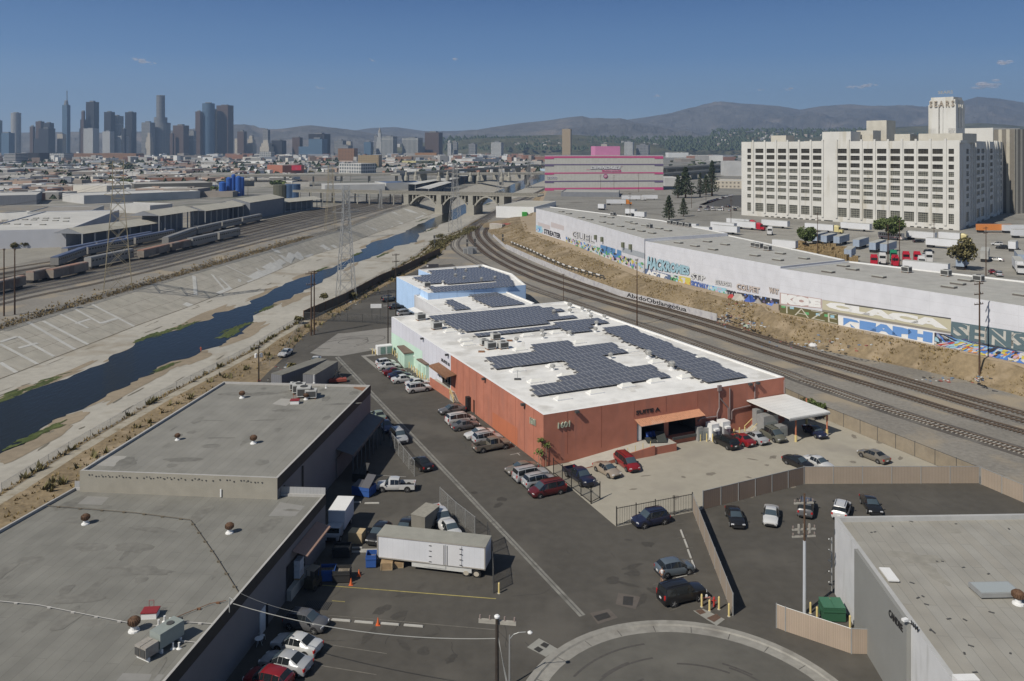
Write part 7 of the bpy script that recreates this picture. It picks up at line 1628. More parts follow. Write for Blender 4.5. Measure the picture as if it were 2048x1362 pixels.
# section 3
A3, B3 = W4, W5
M_slate = flat('slate_paint', (.10, .15, .17), .8); M_blue = flat('reaph_blue', (.13, .27, .56), .8); M_beige = flat('beige_paint', (.48, .45, .33), .8); M_pink = flat('dusty_pink', (.42, .30, .28), .8); M_ol = flat('olive_paint', (.12, .11, .05), .8)
gq(s3, [(1559.5, 585), (1643.7, 597.8), (1643.7, 617), (1559.5, 609)], M_pink, A3, B3, .02); gt(s3, 'KOE', [(1562, 586), (1642, 598.5), (1642, 616), (1562, 607.5)], M_wht, A3, B3, .05, .12)
gq(s3, [(1644.5, 599.3), (1902, 637), (1903, 668), (1644.5, 624)], flat('grey_beige', (.25, .23, .20), .8), A3, B3, .02)
gq(s3, [(1645, 600), (1902, 639), (1902, 663.5), (1645, 619)], M_beige, A3, B3, .03); gt(s3, 'CLACA', [(1652, 602), (1897, 641), (1897, 659), (1652, 616)], M_wht, A3, B3, .06, .10)
gq(s3, [(1690, 607), (1902, 636), (1902, 638), (1690, 609)], flat('dark_line', (.08, .08, .08)), A3, B3, .075)
gq(s3, [(1559.5, 609), (1676, 628), (1677.4, 650), (1559.5, 625)], M_ol, A3, B3, .035); gt(s3, 'TAZE', [(1562, 610), (1674, 629), (1675, 648), (1562, 624)], flat('cream', (.5, .48, .4)), A3, B3, .07, -.02)
for i, (x, y) in enumerate([(1567, 613), (1584, 615.5), (1614, 627), (1636, 629), (1653, 631), (1665, 633)]): gq(s3, [(x - 4, y - 3), (x + 4, y - 2), (x + 4, y + 3), (x - 4, y + 2)], PAL[(5, 6, 5, 6, 5, 6)[i]], A3, B3, .05)
gq(s3, [(1676, 632), (1870.5, 663), (1868.7, 689), (1677, 650)], M_wht, A3, B3, .04); gt(s3, 'REAPH', [(1687, 635), (1866, 665), (1865, 686), (1687, 651)], M_blue, A3, B3, .08, .10)
gq(s3, [(1903, 642.5), (2120, 676), (2120, 716), (1901, 678)], M_slate, A3, B3, .04); gt(s3, 'SENSE', [(1907, 645), (2100, 676), (2100, 710), (1905, 676)], flat('pale_outline', (.48, .47, .43)), A3, B3, .07, .10); gt(s3, 'SENSE', [(1907, 645), (2100, 676), (2100, 710), (1905, 676)], M_slate, A3, B3, .10, .03)
wild(s3, [(1869, 665), (1903, 670), (2080, 712), (1869, 689)], A3, B3, 60, [1, 2, 6, 0, 8], 1, .055); wild(s3, [(1906, 680), (2120, 719), (2120, 743), (1870, 689)], A3, B3, 170, [2, 3, 4, 6, 1, 0, 9, 7], 4, .06)
# section 2
A_2, B_2 = W2, W3; M_sky = flat('sky_letters', (.30, .46, .53), .8)
gt(s2, 'HACKROMES', [(1296, 512), (1379, 533), (1379, 551), (1293, 537)], PAL[1], A_2, B_2, .03, .10); gt(s2, 'HACKROMES', [(1296, 512), (1379, 533), (1379, 551), (1293, 537)], M_sky, A_2, B_2, .06, .055)
gq(s2, [(1290.5, 537), (1341, 550), (1341, 561.5), (1290.5, 548)], flat('ink_blue', (.10, .14, .24)), A_2, B_2, .02); gt(s2, 'ACRER', [(1293, 538), (1339, 551), (1339, 560), (1293, 548)], M_wht, A_2, B_2, .05, .10)
wild(s2, [(1341.8, 549), (1356, 552), (1356, 568), (1341.8, 563)], A_2, B_2, 16, [5, 6, 1, 0], 5); wild(s2, [(1356.4, 551.3), (1381, 556), (1381, 573.5), (1356.4, 568)], A_2, B_2, 26, [4, 0, 4, 9], 6)
for s_, q, m_ in [('STP', [(1382, 545), (1411, 551), (1411, 563), (1382, 557)], PAL[0]), ('ELUSH', [(1430, 559), (1463, 565), (1463, 574), (1430, 568)], PAL[0]), ('COLPET', [(1473, 566), (1520, 575), (1520, 588), (1473, 579)], flat('peach', (.52, .45, .40))), ('WAT', [(1538, 574), (1558, 578), (1558, 590), (1538, 586)], flat('peach', (.52, .45, .40)))]:
 gt(s2, s_, q, PAL[1], A_2, B_2, .04, .10); gt(s2, s_, q, m_, A_2, B_2, .07, .04)
gt(s2, 'SICKWAY', [(1382, 560), (1417, 569), (1417, 582), (1382, 572)], flat('g_navy', (.08, .14, .38)), A_2, B_2, .05, .06)
wild(s2, [(1417, 570), (1453, 577), (1453, 590), (1417, 582)], A_2, B_2, 40, [6, 0, 7, 2, 5], 7); gt(s2, 'TKO', [(1453, 579), (1474, 583), (1474, 595), (1453, 591)], PAL[1], A_2, B_2, .07, .08)
wild(s2, [(1474, 584), (1559, 599), (1559, 613), (1474, 595)], A_2, B_2, 60, [1, 0, 8, 1, 2], 8)
# section 1
gt(s1, 'STREATER', [(1088, 457), (1122, 467.5), (1122, 478), (1088, 467)], PAL[1], W0, W1, .06, .05); wild(s1, [(1072.4, 450), (1086, 454), (1086, 467), (1072.4, 463)], W0, W1, 20, [6, 2, 7, 0], 9)
for q in ([(1076, 444), (1100, 451), (1100, 459), (1076, 453)], [(1102, 444), (1128, 452), (1128, 461), (1102, 454)]): gq(s1, q, flat('g_pinkish', (.52, .47, .47)), W0, W1, .03)
wild(s1, [(1132, 472), (1289, 526), (1289, 546), (1132, 483.5)], W1, W2, 190, [0, 1, 6, 2, 0, 5, 7, 1, 4], 10)
gt(s1, 'GUEL', [(1144, 460), (1189, 473), (1189, 488), (1144, 475)], PAL[1], W1, W2, .07, .06); gt(s1, 'GUEL', [(1144, 460), (1189, 473), (1189, 488), (1144, 475)], PAL[0], W1, W2, .10, .02)
gt(s1, 'EFU', [(1201.6, 489), (1243, 501.5), (1243, 518), (1200, 504)], flat('g_blue', (.10, .24, .45)), W1, W2, .10, .12)
gq(s1, [(1244, 494), (1289, 506), (1289, 517), (1244, 504)], flat('grey_cover', (.36, .39, .42)), W1, W2, .05)
for i, (x, y) in enumerate([(1193, 474), (1206, 478), (1248, 489), (1263, 493)]):
 p = WP(x, y, W1, W2); mb = MB(); mb.box((p.x - .4, p.y - .4, p.z - 1), (1.0, 1.0, 1.8), R(125)); local(mb, 'wall_vent', mat('olive_vent', (.14, .15, .10), .7), s1)
rsk = proto('skylight', 'skylight', [('kerb', lambda mb: mb.box((0, 0, 0), (3.0, 1.5, .4)), mat('skylight_kerb', (.13, .12, .11), .8)), ('dome', lambda mb: mb.box((0, 0, .402), (3.0, 1.5, .12)), mat('skylight_pale', (.42, .42, .38), .6, .1, 1))])
L1 = [(1163, 435.6), (1180, 440), (1205, 445), (1221, 448.7), (1241, 453.5), (1262, 459), (1283, 463), (1304, 467), (1206, 434), (1222, 436), (1258, 444.6), (1268, 448), (1290, 452), (1318.6, 458), (1336, 462), (1123, 424), (1138, 428)]
L2 = [(1357, 486.5), (1390, 493), (1415, 484), (1450, 490), (1426, 500), (1510, 512), (1561, 508), (1556, 521), (1608, 518)]
L3 = [(1686.5, 533), (1705, 540), (1656.5, 545), (1758, 555), (1931, 562), (1898, 575.5), (1916, 569), (2043, 592)]
da_ = math.atan2((W5 - W4).y, (W5 - W4).x)
spread(rsk, L1, 15.25, 'on the far section roof of the painted warehouse', 'dark edged skylight', 'dark edged skylights', da_)
spread(rsk, [(13, 448.5), (35, 449), (56, 450), (86, 450), (31, 440), (50, 440), (68, 440.5), (90, 441), (111, 442), (132, 443), (72, 437), (92, 437), (113, 437), (133.5, 437), (10, 441), (0, 445)], 8.0, 'on the long white warehouse at far left', 'dark roof vent', 'dark vents of the far left warehouse', 0, .9)
spread(rsk, L2, 14.45, 'on the middle section roof of the painted warehouse', 'dark edged skylight', 'dark edged skylights', da_)
spread(rsk, L3, 14.85, 'on the near section roof of the painted warehouse', 'dark edged skylight', 'dark edged skylights', da_)
spread(ac_, [(1299, 456), (1226, 431), (1262, 433), (1340, 448), (1352, 450), (1364, 452), (1376, 454)], 15.25, 'on the far section roof of the painted warehouse', 'small air unit', 'air units on the painted warehouse', da_)
spread(ac_, [(1509, 494), (1518, 496), (1535, 501)], 14.45, 'on the middle section roof of the painted warehouse', 'small air unit', 'air units on the painted warehouse', da_)
spread(ac_, [(1813, 545), (1892, 552), (1957, 563)], 14.85, 'on the near section roof of the painted warehouse', 'small air unit', 'air units on the painted warehouse', da_)
# black guard rail on the slope, tents and shelters against the wall
def slope_pt(x, y):
 lo, hi = 0.0, PZ
 for _ in range(20):
  z = (lo + hi) / 2; q = P(x, y, z); xa, xb = lerp_y(toe4, q.y), lerp_y(EDGE, q.y); t = max(0, min(1, (q.x - xa) / (xb - xa))); zt = min(1, t / .72); zs = PZ * (3 * zt * zt - 2 * zt ** 3)
  if zs > z: lo = z
  else: hi = z
 return P(x, y, z)
gp = [slope_pt(x, y) for x, y in [(1022, 489), (1060, 505), (1095, 522), (1130, 537), (1170, 549), (1208, 560)]]
t = thing('guard_rail', 'black and white post rail running down the dirt slope', 'barrier', tuple(gp[0])); q = resample(gp, 2.6)
for i, p in enumerate(q[:60]): mb = MB(); mb.box((p.x, p.y, p.z - .3), (.3, .3, 1.6)); local(mb, 'post', M_grm, t)
for i, (a, b) in enumerate(zip(q[:-1], q[1:])): mb = MB(); mb.beam(a + V(0, 0, 1.3), b + V(0, 0, 1.3), .2, .4); local(mb, 'rail', M_grm if i % 2 else M_wht, t)
for i, (x, y, s, c, l_) in enumerate([(1477, 600, 3.0, (.45, .43, .38), 'pale plywood shelter left of the blue tarp against the painted wall'), (1500, 603, 2.6, (.05, .10, .35), 'blue tarp shelter in the middle of the camp'), (1516, 606, 2.2, (.30, .28, .26), 'grey heap of belongings right of the blue tarp'), (1548, 610, 3.0, (.10, .18, .50), 'bright blue tarp tent at the section corner'), (1552, 619, 2.6, (.28, .23, .18), 'brown cloth tent below the bright blue tarp'), (1462, 596, 1.8, (.40, .05, .05), 'small red tarp heap at the left end of the camp')]):
 p = P(x, y, PZ - .05); mb = MB(); k = s / 2; mb.v = [(-k, -k, 0), (k, -k, 0), (k, k, 0), (-k, k, 0), (-k * .5, -.1, s * .62), (k * .5, .1, s * .55)]; mb.f = [(0, 1, 5, 4), (1, 2, 5), (2, 3, 4, 5), (3, 0, 4)]; mb.m = [0] * 4; o = mb.build('tent', flat('tent%d' % i, c, .8)); o.location = p; o.rotation_euler = (0, 0, .6 * i); tag(o, l_, 'tent')
for i, (x, y, l_) in enumerate([(1626, 693, 'white trash bag mound lying on the slope'), (1494, 655, 'pale green barrel half buried among the rubbish')]): mb = MB(); mb.lathe((0, 0, 0), [(.9, 0), (1.0, .3), (.6, .75), (.1, .9)], 9); o = mb.build('rubbish_bag', flat('bag%d' % i, ((.6, .6, .6), (.35, .42, .32))[i])); o.location = slope_pt(x, y); tag(o, l_, 'rubbish')
# signal boxes between the tracks
t = thing('signal_house', 'grey metal signal cabinets between the curved tracks', 'cabinet', tuple(P(942, 505)))
for k, (x, y, h) in enumerate([(932, 507, 2.2), (940, 508, 3.0), (948, 507, 2.6)]): p = P(x, y); mb = MB(); mb.box((p.x, p.y, 0), (2.2, 1.8, h), .3); local(mb, 'cabinet', M_steel, t)
for i, (x, y, tp_) in enumerate([(934.5, 494, 478), (950, 500, 477), (1005.5, 484, 468), (869, 498, 470)]):
 b = P(x, y); h = zof(tp_, b.y); t = thing('rail_signal', 'black railway signal mast %s' % ['left of the cabinets', 'right of the cabinets', 'on the slope foot beyond the tracks', 'beside the river fence'][i], 'signal', tuple(b)); mb = MB(); mb.tube((0, 0, 0), (0, 0, h), .08, 6); mb.build('mast', M_steel, t)
 for k in (0, 1.9): mb = MB(); mb.box((0, -.2, h - 1.5 - k), (.9, .3, 1.4)); mb.build('head', M_grm, t)
# white hall with green truck at the far end, pale trailers with red tarp
block('low white hall with sloping grey roof and dark dock doors by the river bend', 992, 435, 1068, 437, 60, 7.5, M_wht, M_shed, par=.1)
block('green truck body parked at the blue door of the low white hall', 1044, 437, 1054, 437, 6, 4.2, flat('green_truck', (.05, .30, .05)), flat('green_truck_top', (.08, .36, .07)), cat='truck', name='truck', parts=False)
block('pale graffiti trailer with red tarp near the track bend', 979, 459, 1004, 461, 3, 3.4, mat('pale_trailer', (.42, .39, .34), .8, .2, .5), mat('red_white_top', (.55, .50, .48), .8, .1, .3, big=.05, col2=(.35, .05, .05), thr=.5), cat='trailer', name='trailer', parts=False)
block('red container behind the pale graffiti trailer', 1006, 458, 1018, 459, 3, 3.2, flat('red_cont', (.30, .08, .06)), flat('red_cont2', (.36, .10, .07)), cat='container', name='container', parts=False)
# ---------------------------------------------------------------- big white block with tower beyond the truck yard
M_cream = mat('cream_concrete', (.585, .575, .54), .85, .06, .15, .03, big=.12, col2=(.50, .475, .41), thr=.57, st=.15)
M_cream2 = mat('cream_weathered', (.50, .475, .41), .85, .10, .3, big=.04, col2=(.40, .33, .22), thr=.60)
M_win = grid('steel_windows', (.36, .35, .30), (.045, .048, .042), .95, 1.1, .14, .3, (.09, .09, .075)); M_wind = grid('dark_windows', (.10, .095, .08), (.025, .022, .018), 1.3, 1.2, .1, .3, (.05, .045, .035))
SA, SB, SD = g0(P(1483, 430, PZ)), g0(P(1919, 461, PZ)), g0(P(2007.7, 425.8, PZ)); ZS = 49.8
su = (SB - SA).normalized(); sv2 = (SD - SB).normalized(); SE = SA + sv2 * (SD - SB).length
big = thing('department_building', 'huge cream white concrete block with rows of windows and a square tower lettered SEARS', 'building', (SA.x, SA.y, PZ))
zx = lambda x: 1460 + x / 3.405
zy = lambda y: 160 + y / 3.405
def sS(x, A_=SA, B_=SB): return (g0(WP(zx(x), 400, A_, B_)) - A_).length
cols = [(118, 143), (173, 227), (249, 303), (326, 382), (404, 459), (484, 541), (564, 624), (734, 795), (820, 883), (909, 972), (1001, 1065), (1092, 1158), (1185, 1253), (1281, 1350), (1378, 1449), (1488, 1525)]
rows = [(468, 497), (511, 540), (558, 584), (600, 627), (645, 672), (688, 715), (731, 757), (780, 805), (838, 895)]
zz_ = [(WP(zx(200), zy(b), SA, SB).z, WP(zx(200), zy(a), SA, SB).z) for a, b in rows]
ops = [(sS(a), sS(b), z0, z1, j) for j, (z0, z1) in enumerate(zz_) for (a, b) in cols]
gz = (WP(zx(250), zy(965), SA, SB).z, WP(zx(250), zy(925), SA, SB).z)
ops += [(sS(a), sS(b), gz[0], gz[1], 9) for a, b in [(238, 262), (277, 300), (316, 340), (355, 378), (393, 417), (432, 457), (473, 497), (514, 537), (553, 580), (596, 620), (640, 700), (1175, 1203), (1226, 1253), (1272, 1303), (1322, 1350), (1370, 1402), (1422, 1452), (1490, 1520)]]
mb = MB(); wall_open(mb, SA, SB, PZ, ZS, ops, .7, 0)
scol = [(1609, 1628), (1680, 1702), (1712, 1733), (1770, 1790), (1819, 1828), (1840, 1852)]
def sS2(x): return (g0(WP(zx(x), 400, SB, SD)) - SB).length
ops2 = [(sS2(a), sS2(b), z0, z1, j) for j, (z0, z1) in enumerate(zz_) for (a, b) in scol] + [(sS2(a), sS2(b), gz[0], gz[1] + .5, 9) for a, b in scol]
wall_open(mb, SB, SD, PZ, ZS, ops2, .7, 0); wall_open(mb, SD, SE, PZ, ZS, [], 1); wall_open(mb, SE, SA, PZ, ZS, [], 1)
local(mb, 'wall', M_cream, big)
mb = MB(); mb.face(up([p + V(0, 0, ZS - 1) for p in (SA, SB, SD, SE)])); local(mb, 'roof', M_wr, big)
mb = MB(); cnt = 0; rest = MB()
allw = [(SA, su, o) for o in ops] + [(SB, sv2, o) for o in ops2]; allw.sort(key=lambda q: -(q[2][1] - q[2][0]) * (q[2][3] - q[2][2]) * (1 if q[0] is SA else .3))
for A_, d, (s0, s1_, z0, z1, j) in allw:
 m_ = M_wind if j < 3 else M_win; inn = V(-d.y, d.x, 0) * .45; k = MB() if cnt < 98 else rest
 k.face([A_ + d * s0 + inn + V(0, 0, z0), A_ + d * s1_ + inn + V(0, 0, z0), A_ + d * s1_ + inn + V(0, 0, z1), A_ + d * s0 + inn + V(0, 0, z1)], 0 if m_ is M_win else 1)
 if cnt < 98: local(k, 'window', [M_win, M_wind], big)
 cnt += 1
o = local(rest, 'window', [M_win, M_wind], big); o['kind'] = 'stuff'
mb = MB()   # pilasters, window ledges, raised blank bay
for a in (0, 158, 238, 314, 393, 471, 552, 632, 727, 808, 896, 986, 1078, 1172, 1267, 1364, 1468):
 if a: p = SA + su * sS(a) + V(su.y, -su.x, 0) * .25; mb.box((p.x, p.y, gz[1] + 1.5), (1.1, .6, ZS - gz[1] - .5), math.atan2(su.y, su.x))
for a in (1640, 1655, 1668, 1742, 1760, 1800, 1812, 1833): p = SB + sv2 * sS2(a) + V(sv2.y, -sv2.x, 0) * .3; mb.box((p.x, p.y, gz[1] + 1.5), (1.0, .9, ZS - gz[1] - .8), math.atan2(sv2.y, sv2.x))
local_each(mb, 'pilaster', M_cream, big)
def roofblock(name, s0, s1_, t0, dep, ztop, m=M_cream2, zb=ZS - 1):
 mb = MB(); n = V(-su.y, su.x, 0); q = [SA + su * s0 + n * t0, SA + su * s1_ + n * t0, SA + su * s1_ + n * (t0 + dep), SA + su * s0 + n * (t0 + dep)]
 mb.prism(q, zb, ztop, 0); local(mb, name, m, big); return q
def byp(x0, x1, ytop, t0):
 n = V(-su.y, su.x, 0); A_ = SA + n * t0; B_ = SB + n * t0; p, q = WP(x0, ytop, A_, B_), WP(x1, ytop, A_, B_); return (g0(p) - A_).dot(su), (g0(q) - A_).dot(su), (p.z + q.z) / 2
for nm, x0, x1, yt, t0, dep in [('raised_bay', 1644.5, 1701.5, 263.4, .3, 12), ('stair_house', 1542, 1572, 271, 25, 10), ('roof_shed', 1608, 1643, 282, 20, 8), ('lift_house', 1733, 1773, 241, 30, 12), ('roof_house', 1713, 1746, 261, 14, 10), ('roof_house', 1789, 1820, 268, 16, 10), ('penthouse', 1837, 1925, 267, 14, 20), ('corner_bay', 1886, 1921, 280.5, .3, 10), ('corner_bay', 1485, 1511, 285, .3, 8)]:
 s0, s1_, zt_ = byp(x0, x1, yt, t0); roofblock(nm, s0, s1_, t0, dep, zt_, M_cream if 'bay' in nm else M_cream2)
T0 = V(257, 500, 0); vv = V(-su.y, su.x, 0); tw = MB(); ZT = 77
def tq(a, b, c, d, z0, z1, m=0): tw.prism([T0 + su * a + vv * c, T0 + su * b + vv * c, T0 + su * b + vv * d, T0 + su * a + vv * d], z0, z1, m)
tq(.8, 15.2, .8, 13.2, 49, ZT - 1.5)
for a, b in ((0, 4.3), (5.9, 6.7), (8.0, 8.8), (11.6, 15.9)): tq(a, b, 0, 14, 49, 58 if b > 15 or a < 1 else ZT - 4)
for a, b in ((.5, 4.3), (11.6, 15.4)): tq(a, b, .25, 13.75, 58, ZT - 2)
tq(7.0, 8.6, .1, 13.9, 49, ZT - .5); tq(1.5, 14.4, .15, 13.85, ZT - 5.5, ZT)
for c, d in ((0, 3.4), (5.4, 6.2), (7.6, 8.4), (10.6, 14)): tq(0.05, 15.85, c, d, 49, ZT - 4.5)
local(tw, 'tower', M_cream, big)
mb = MB()
for a in (4.9, 6.9, 9.0, 10.6):
 for z0, z1 in ((51, 54.5), (56, 59), (62, 70.5)): p = T0 + su * (a + .3) + vv * .55; mb.box((p.x, p.y, z0), (.8, .5, z1 - z0), math.atan2(su.y, su.x))
local_each(mb, 'tower_window', M_wind, big)
nrm2 = V(su.y, -su.x, 0)
q = [T0 + su * .8 + V(0, 0, ZT - 6) + nrm2 * .4, T0 + su * 15.1 + V(0, 0, ZT - 6) + nrm2 * .4, T0 + su * 15.1 + V(0, 0, ZT - 2.2) + nrm2 * .4, T0 + su * .8 + V(0, 0, ZT - 2.2) + nrm2 * .4]
text_on('S E A R S', q, flat('sign_brown', (.33, .28, .22)), 'lettering', big, .3, .02, thick=.5); q2 = [p + V(0, 0, 8.3) - nrm2 * 6 for p in q]; q2 = [q2[0].lerp(q2[1], .2), q2[0].lerp(q2[1], .8), q2[3].lerp(q2[2], .8) - V(0, 0, 1.9), q2[3].lerp(q2[2], .2) - V(0, 0, 1.9)]
text_on('SEARS', q2, M_steel, 'lettering', big, .3, .01, thick=.3)
def wing(label, x0, x1, ytop, y0, dep, m=M_cream2): return block(label, x0, y0, x1, y0 + (x1 - x0) * .07, dep, zof(ytop, P(x0, y0, PZ).y) - PZ, m, M_wr, PZ)
wg = wing('cream wing with blank wall behind the SEARS tower corner', 1915, 1986, 257, 420, 30, M_cream); 
wing('weathered tall rear wing at the right end of the cream block', 1988, 2029, 259, 425, 34, grid('rear_wing_wall', (.44, .41, .34), (.19, .175, .15), 5, 90, 2.2, .8))
wing('low rear wing running off the right edge behind the cream block', 2030, 2075, 326, 420, 40, grid('rear_wing_wall', (0, 0, 0), (0, 0, 0), 1, 1, 1))
# ---------------------------------------------------------------- banded cold store
DA, DB = g0(P(1089.5, 381.5, PZ)), g0(P(1326.5, 380, PZ)); dn = (DB - DA).normalized(); dnn = V(dn.y, -dn.x, 0); ZD = 38.6
dep_, dp = simple_building('cold_store', 'wide pale windowless building with magenta and purple bands and DEPENDABLE sign', 'building', [DA, DB, DB * 1.07, DA * 1.07], ZD, grid('cold_store_wall', (.44, .43, .39), (.50, .49, .45), 3, 40, .2, .8), BR, mat('purple_grey', (.21, .18, .27), .8, .05, 1), .8, 0, PZ, 1)
M_mag = mat('magenta_band', (.52, .09, .22), .7, .05, 1); M_pur = mat('purple_band', (.15, .12, .21), .7, .05, 1)
hh_ = ZD - PZ
for f, m_, th in ((.955, M_mag, 1.7), (.74, M_pur, 1.1), (.50, M_mag, 1.1), (.265, M_pur, 1.1), (.055, M_mag, 1.8)):
 mb = MB(); z = PZ + f * hh_; a, b = DA + dnn * .15, DB + dnn * .15; mb.prism([a, b, b - dnn * .1, a - dnn * .1], z - th / 2, z + th / 2, 0, None, True)
 for s in (0, 1): c = DA.lerp(DB, s * .925); e = DA.lerp(DB, .075 + s * .925); mb.prism([c + dnn * .3, e + dnn * .3, e, c], z - th / 2 - .9, z - th / 2 + .2, 0, None, True)
 local(mb, 'band', m_, dep_)
def dq(x0, y0, x1, y1): return [WP(x0, y1, DA, DB), WP(x1, y1, DA, DB), WP(x1, y0, DA, DB), WP(x0, y0, DA, DB)]
M_signp = flat('sign_purple', (.16, .12, .22))
for s_, q, m_, o_, b_ in [('DEPENDABLE', dq(1180, 332.5, 1239, 338.8), M_signp, .25, .05), ('DEPENDABLE', dq(1180.5, 332, 1239.5, 338.2), M_wht, .5, .035)]:
 q[2] += dn * 1.5; q[3] += dn * 1.5; text_on(s_, q, m_, 'lettering', dep_, o_, b_)
mb = MB(); q = dq(1204, 340, 1242, 343.3); mb.face([p + dnn * .3 for p in q]); q = dq(1173, 339, 1179, 339.6); mb.face([p + dnn * .3 for p in q]); q = dq(1240, 332, 1245, 332.6); mb.face([p + dnn * .3 for p in q]); local_each(mb, 'sign_bar', M_mag, dep_)
text_on('Companies', dq(1209, 340.4, 1239, 343), M_wht, 'lettering', dep_, .5, .01)
text_on('2000', dq(1094.5, 352.5, 1114, 358.3), M_signp, 'lettering', dep_, .2, .05); text_on('2000', dq(1094.8, 352.5, 1114, 358), M_wht, 'lettering', dep_, .4, .0)
c = WP(1211, 352.3, DA, DB); mb = MB(); mb.tube(c, c + dnn * .4, 2.2, 20); local(mb, 'emblem', M_signp, dep_); mb = MB(); mb.tube(c, c + dnn * .5, 1.8, 20); local(mb, 'emblem_disc', M_mag, dep_); text_on('D', dq(1209, 350.6, 1213, 354), M_wht, 'lettering', dep_, .7, .03)
a = DA.lerp(DB, .455) - dnn * 18; b = DA.lerp(DB, .67) - dnn * 18; mb = MB(); mb.prism([a, b, b - dnn * 20, a - dnn * 20], ZD - 1, ZD + 9.2); local(mb, 'roof_block', mat('pink_block', (.52, .21, .36), .8, .06, .3), dep_)
# ---------------------------------------------------------------- bridges
M_br = mat('bridge_concrete', (.33, .315, .27), .9, .15, .3, big=.06)
def deckline(x0, y0, x1, y1, z): return P(x0, y0, z), P(x1, y1, z)
ZK = 10.7; a, b = deckline(585, 379.5, 1075, 389, ZK); d = (b - a).normalized(); n = V(-d.y, d.x, 0)
t = thing('arch_bridge', 'old concrete arch bridge with lamp turrets crossing the river', 'bridge', tuple(a))
mb = MB(); mb.prism([a, b, b + n * 17, a + n * 17], ZK - 2.0, ZK - 1.1, 0, None, True); local(mb, 'deck', M_br, t)
for k in (0, 16.6): mb = MB(); mb.prism([a + n * k, b + n * k, b + n * (k + .4), a + n * (k + .4)], ZK - 1.4, ZK, 0, None, True); local(mb, 'parapet', grid('balustrade', (.33, .315, .27), (.16, .15, .13), 1.2, 1.4, .3, .9), t)
def dk(x): s = (P(x, 384, ZK) - a).dot(d) ; return (x - 585) / 490 * (b - a).length
pw = 3.2
for x in (826, 890.5, 951.5, 1010):
 s = dk(x); mb = MB(); c = a + d * s
 mb.prism([c - d * pw - n * 1.2, c + d * pw - n * 1.2, c + d * pw + n * 18, c - d * pw + n * 18], RZ if 880 < x < 1000 else -2, 1.5); mb.prism([c - d * 2 - n * .6, c + d * 2 - n * .6, c + d * 2 + n * 17.5, c - d * 2 + n * 17.5], 1.5, ZK - 2); local(mb, 'pier', M_br, t)
 for k in (-.4, 17): mb = MB(); mb.lathe(tuple(c + n * k + V(0, 0, ZK - 1.5)), [(1.7, 0), (1.6, 3.4), (1.0, 4), (.8, 6.5), (.3, 7.2)], 8); local(mb, 'turret', M_br, t)
px_ = [826, 890.5, 951.5, 1010]
for x0, x1 in zip(px_[:-1], px_[1:]):
 s0, s1_ = dk(x0) + 2.2, dk(x1) - 2.2
 for k in (0, 7.5, 15):
  mb = MB(); N = 16; pr = []
  for i in range(N + 1):
   u = i / N * 2 - 1; pr.append((s0 + (s1_ - s0) * i / N, 8.1 - 8.6 * u * u))
  for (p, z0), (q, z1) in zip(pr[:-1], pr[1:]): mb.beam(a + d * p + n * (k + 1) + V(0, 0, z0 - a.z), a + d * q + n * (k + 1) + V(0, 0, z1 - a.z), 1.8, 1.1)
  local(mb, 'arch', M_br, t)
 for i in (1, 2, 6, 7):
  for k in (.6,): u = i / 8 * 2 - 1; c = a + d * (s0 + (s1_ - s0) * i / 8) + n * k; mb = MB(); mb.prism([c - d * .4, c + d * .4, c + d * .4 + n * 15, c - d * .4 + n * 15], 8.1 - 8.6 * u * u, ZK - 2); local(mb, 'spandrel_column', M_br, t)
for i in range(9):
 c = a + d * (dk(600) + i * (dk(812) - dk(600)) / 8.5)
 for k in (.6, 16): mb = MB(); mb.box(tuple(c + n * k + V(0, 0, -ZK)), (1.0, 1.0, ZK - 2)); local(mb, 'column', M_br, t)
def viaduct(label, x0, y0, x1, y1, z, w, step, nm='freeway_viaduct'):
 a, b = deckline(x0, y0, x1, y1, z); d = (b - a).normalized(); n = V(-d.y, d.x, 0); t = thing(nm, label, 'viaduct', tuple(a)); mb = MB(); mb.prism([a, b, b + n * w, a + n * w], z - 2.6, z - .9, 0, None, True); local(mb, 'deck', M_br, t)
 for k in (0, w - .3): mb = MB(); mb.prism([a + n * k, b + n * k, b + n * (k + .3), a + n * (k + .3)], z - 1.6, z, 0, None, True); local(mb, 'barrier', mat('barrier', (.42, .40, .35), .9, .1, 1), t)
 N = int((b - a).length / step)
 for i in range(N): c = a + d * (i + .5) * step + n * w * .5; mb = MB(); mb.box((c.x, c.y, -2), (2.2, w * .7, z), math.atan2(d.y, d.x)); local(mb, 'pier', M_br, t)
viaduct('long freeway viaduct crossing the middle distance behind the arch bridge', 420, 350, 1090, 345, 14, 22, 34)
viaduct('upper freeway ramp behind the long viaduct left of the banded building', 800, 346, 1088, 329, 18, 12, 46)
viaduct('freeway viaduct emerging right of the banded building', 1327, 335, 1470, 327, 18, 20, 40); viaduct('lower freeway ramp right of the banded building', 1327, 347, 1440, 338, 15, 12, 40)
# platform canopies by the bridge
for i, (e0, e1) in enumerate([((831, 369), (925, 352)), ((858, 378), (905, 364)), ((890, 362), (960, 347))]): shed('long white platform canopy behind the bridge, %s' % nth(i, 3), e0, e1, 8, 9, 14, True, 9, 'platform_canopy', mat('canopy_white', (.55, .54, .50), .8))
block('low building with bright blue roof behind the bridge approach', 772, 380, 852, 378, 40, 8, BW, flat('blue_roof', (.06, .12, .26), .8)); block('long pale canopy hall behind the bridge approach at left', 650, 383, 770, 381, 40, 7)
